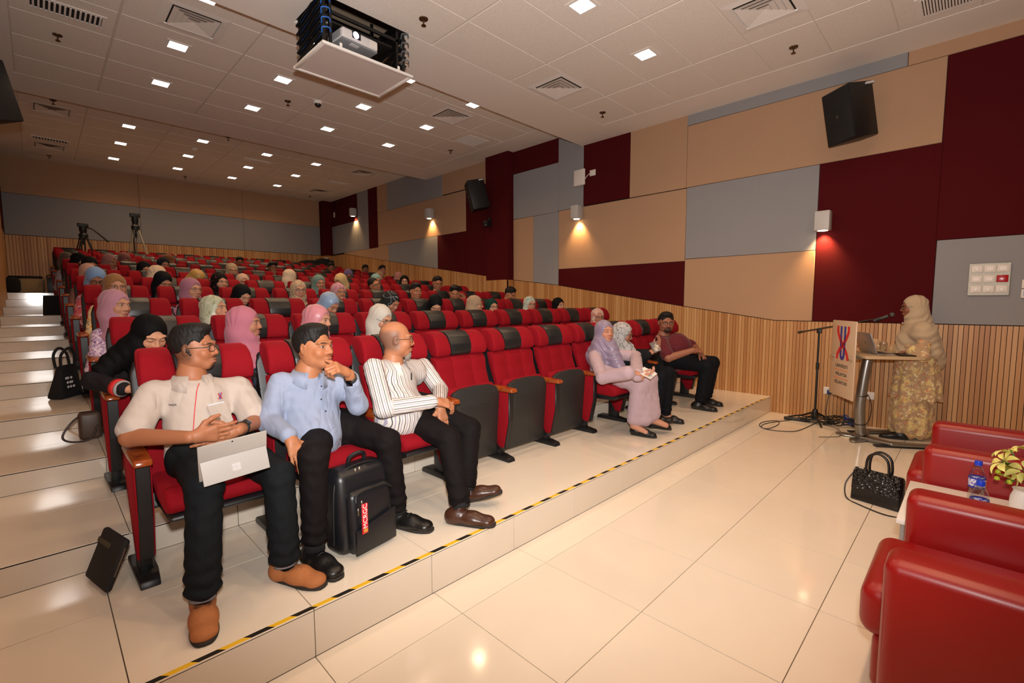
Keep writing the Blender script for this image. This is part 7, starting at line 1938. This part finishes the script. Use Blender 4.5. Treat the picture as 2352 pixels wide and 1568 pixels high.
def tripod(x, y, H, label, col_m, spread, handle):
    t = thing('camera_tripod', label, 'tripod', (x, y, zb))
    for a in (R(95), R(215), R(335)):
        ca, sa = math.cos(a), math.sin(a)
        lg = bpy.data.objects.new('leg', None); C.objects.link(lg); lg.parent = t
        for s in (-.028, .028):
            ox, oy = -sa*s, ca*s
            obj('tube', lambda bm: add_tube(bm, [(ca*.06+ox, sa*.06+oy, H*.80), (ca*spread*.55+ox, sa*spread*.55+oy, H*.42)], .011, 8), col_m, lg)
            obj('tube', lambda bm: add_tube(bm, [(ca*spread*.52+ox*.7, sa*spread*.52+oy*.7, H*.45), (ca*spread+ox*.5, sa*spread+oy*.5, .02)], .009, 8), col_m, lg)
        obj('clamp', lambda bm: add_box(bm, (-.02, -.05, -.03), (.02, .05, .03), .006, 1, Matrix.Translation((ca*spread*.54, sa*spread*.54, H*.435)) @ Matrix.Rotation(a, 4, 'Z')), BLACKP, lg)
        obj('foot', lambda bm: add_tube(bm, [(ca*spread, sa*spread, .0), (ca*spread, sa*spread, .03)], .016, 8), BLACKP, lg)
    obj('crown', lambda bm: add_lathe(bm, [(.001, H*.79), (.075, H*.79), (.085, H*.84), (.06, H*.86), (.001, H*.86)], 16), BLACKP, t)
    obj('centre_knob', lambda bm: add_lathe(bm, [(.001, H*.70), (.02, H*.70), (.028, H*.74), (.012, H*.79), (.001, H*.79)], 12), BLACKP, t)
    obj('fluid_head', lambda bm: (add_lathe(bm, [(.001, H*.86), (.055, H*.86), (.06, H*.89), (.07, H*.90), (.065, H*.955), (.001, H*.955)], 16),), BLACKP, t)
    obj('camera_plate', lambda bm: add_box(bm, (-.095, -.05, H*.955), (.095, .05, H*1.0), .008, 2), BLACKP, t)
    if handle: obj('pan_handle', lambda bm: add_tube(bm, [(.06, 0, H*.95), (.16, -.02, H*.93), (.42, -.06, H*.76)], [.012, .012, .02], 8), BLACKP, t)
    obj('strap', lambda bm: add_tube(bm, smooth_path([(-.05, -.06, H*.8), (-.055, -.09, H*.6), (-.04, -.09, H*.42)], 4), .014, 6), BLACKP, t)
tripod(.815, 14.30, 1.56, 'black video tripod without camera at the back', BLACKM, .42, True)
tripod(1.745, 14.30, 1.90, 'taller silver legged video tripod at the back', mat('silver tripod leg', (196, 188, 170), .3, .7), .42, False)
# covered equipment at the right end of the back row
t = thing('covered_equipment', 'row of equipment under black covers at the end of the back row', 'covered equipment', (6.15, 14.6, zb))
def cov(bm):
    vs = add_box(bm, (-.44, -.25, 0), (.46, .3, 1.06), .05, 3)
    for v in vs: v.co.z += .015*math.sin(v.co.x*17)+.02*(v.co.x > .12); v.co.y += .02*math.sin(v.co.x*22+v.co.z*6)
obj('cover', cov, TOTE, t); obj('top_bundle', lambda bm: add_box(bm, (.05, -.2, 1.04), (.36, .2, 1.14), .05, 3), TOTE, t)
# sheets of paper on the aisle armrests
o = obj('paper', lambda bm: add_box(bm, (-.07, -.10, 0), (.07, .10, .0015)), mat('white sheet', (224, 222, 220), .8), None, loc=(XS+.252+0*SP-ARMX+.16, rowy(5)-.42, plat(5)+.66), rot=(0, 0, R(8)), smooth=False); tag(o, 'sheet of paper under the hand of the woman in sky blue', 'paper')
# ------------------------------------------------------------------ seats are placed last, folded where nobody sits
for k in range(1, 13):
    for j in range(NSEAT[k]):
        o = OCC.get((k, j))
        rn = 'front' if k == 1 else ord_(k)
        if o: lb = 'red seat occupied by the ' + ' '.join(o.split()[:9]).rstrip(',')
        else: lb = 'empty folded red seat, %s from the aisle in the %s row' % (ord_(j+1), rn)
        add_chair(k, j, o is None, lb, endarm=(j == NSEAT[k]-1))
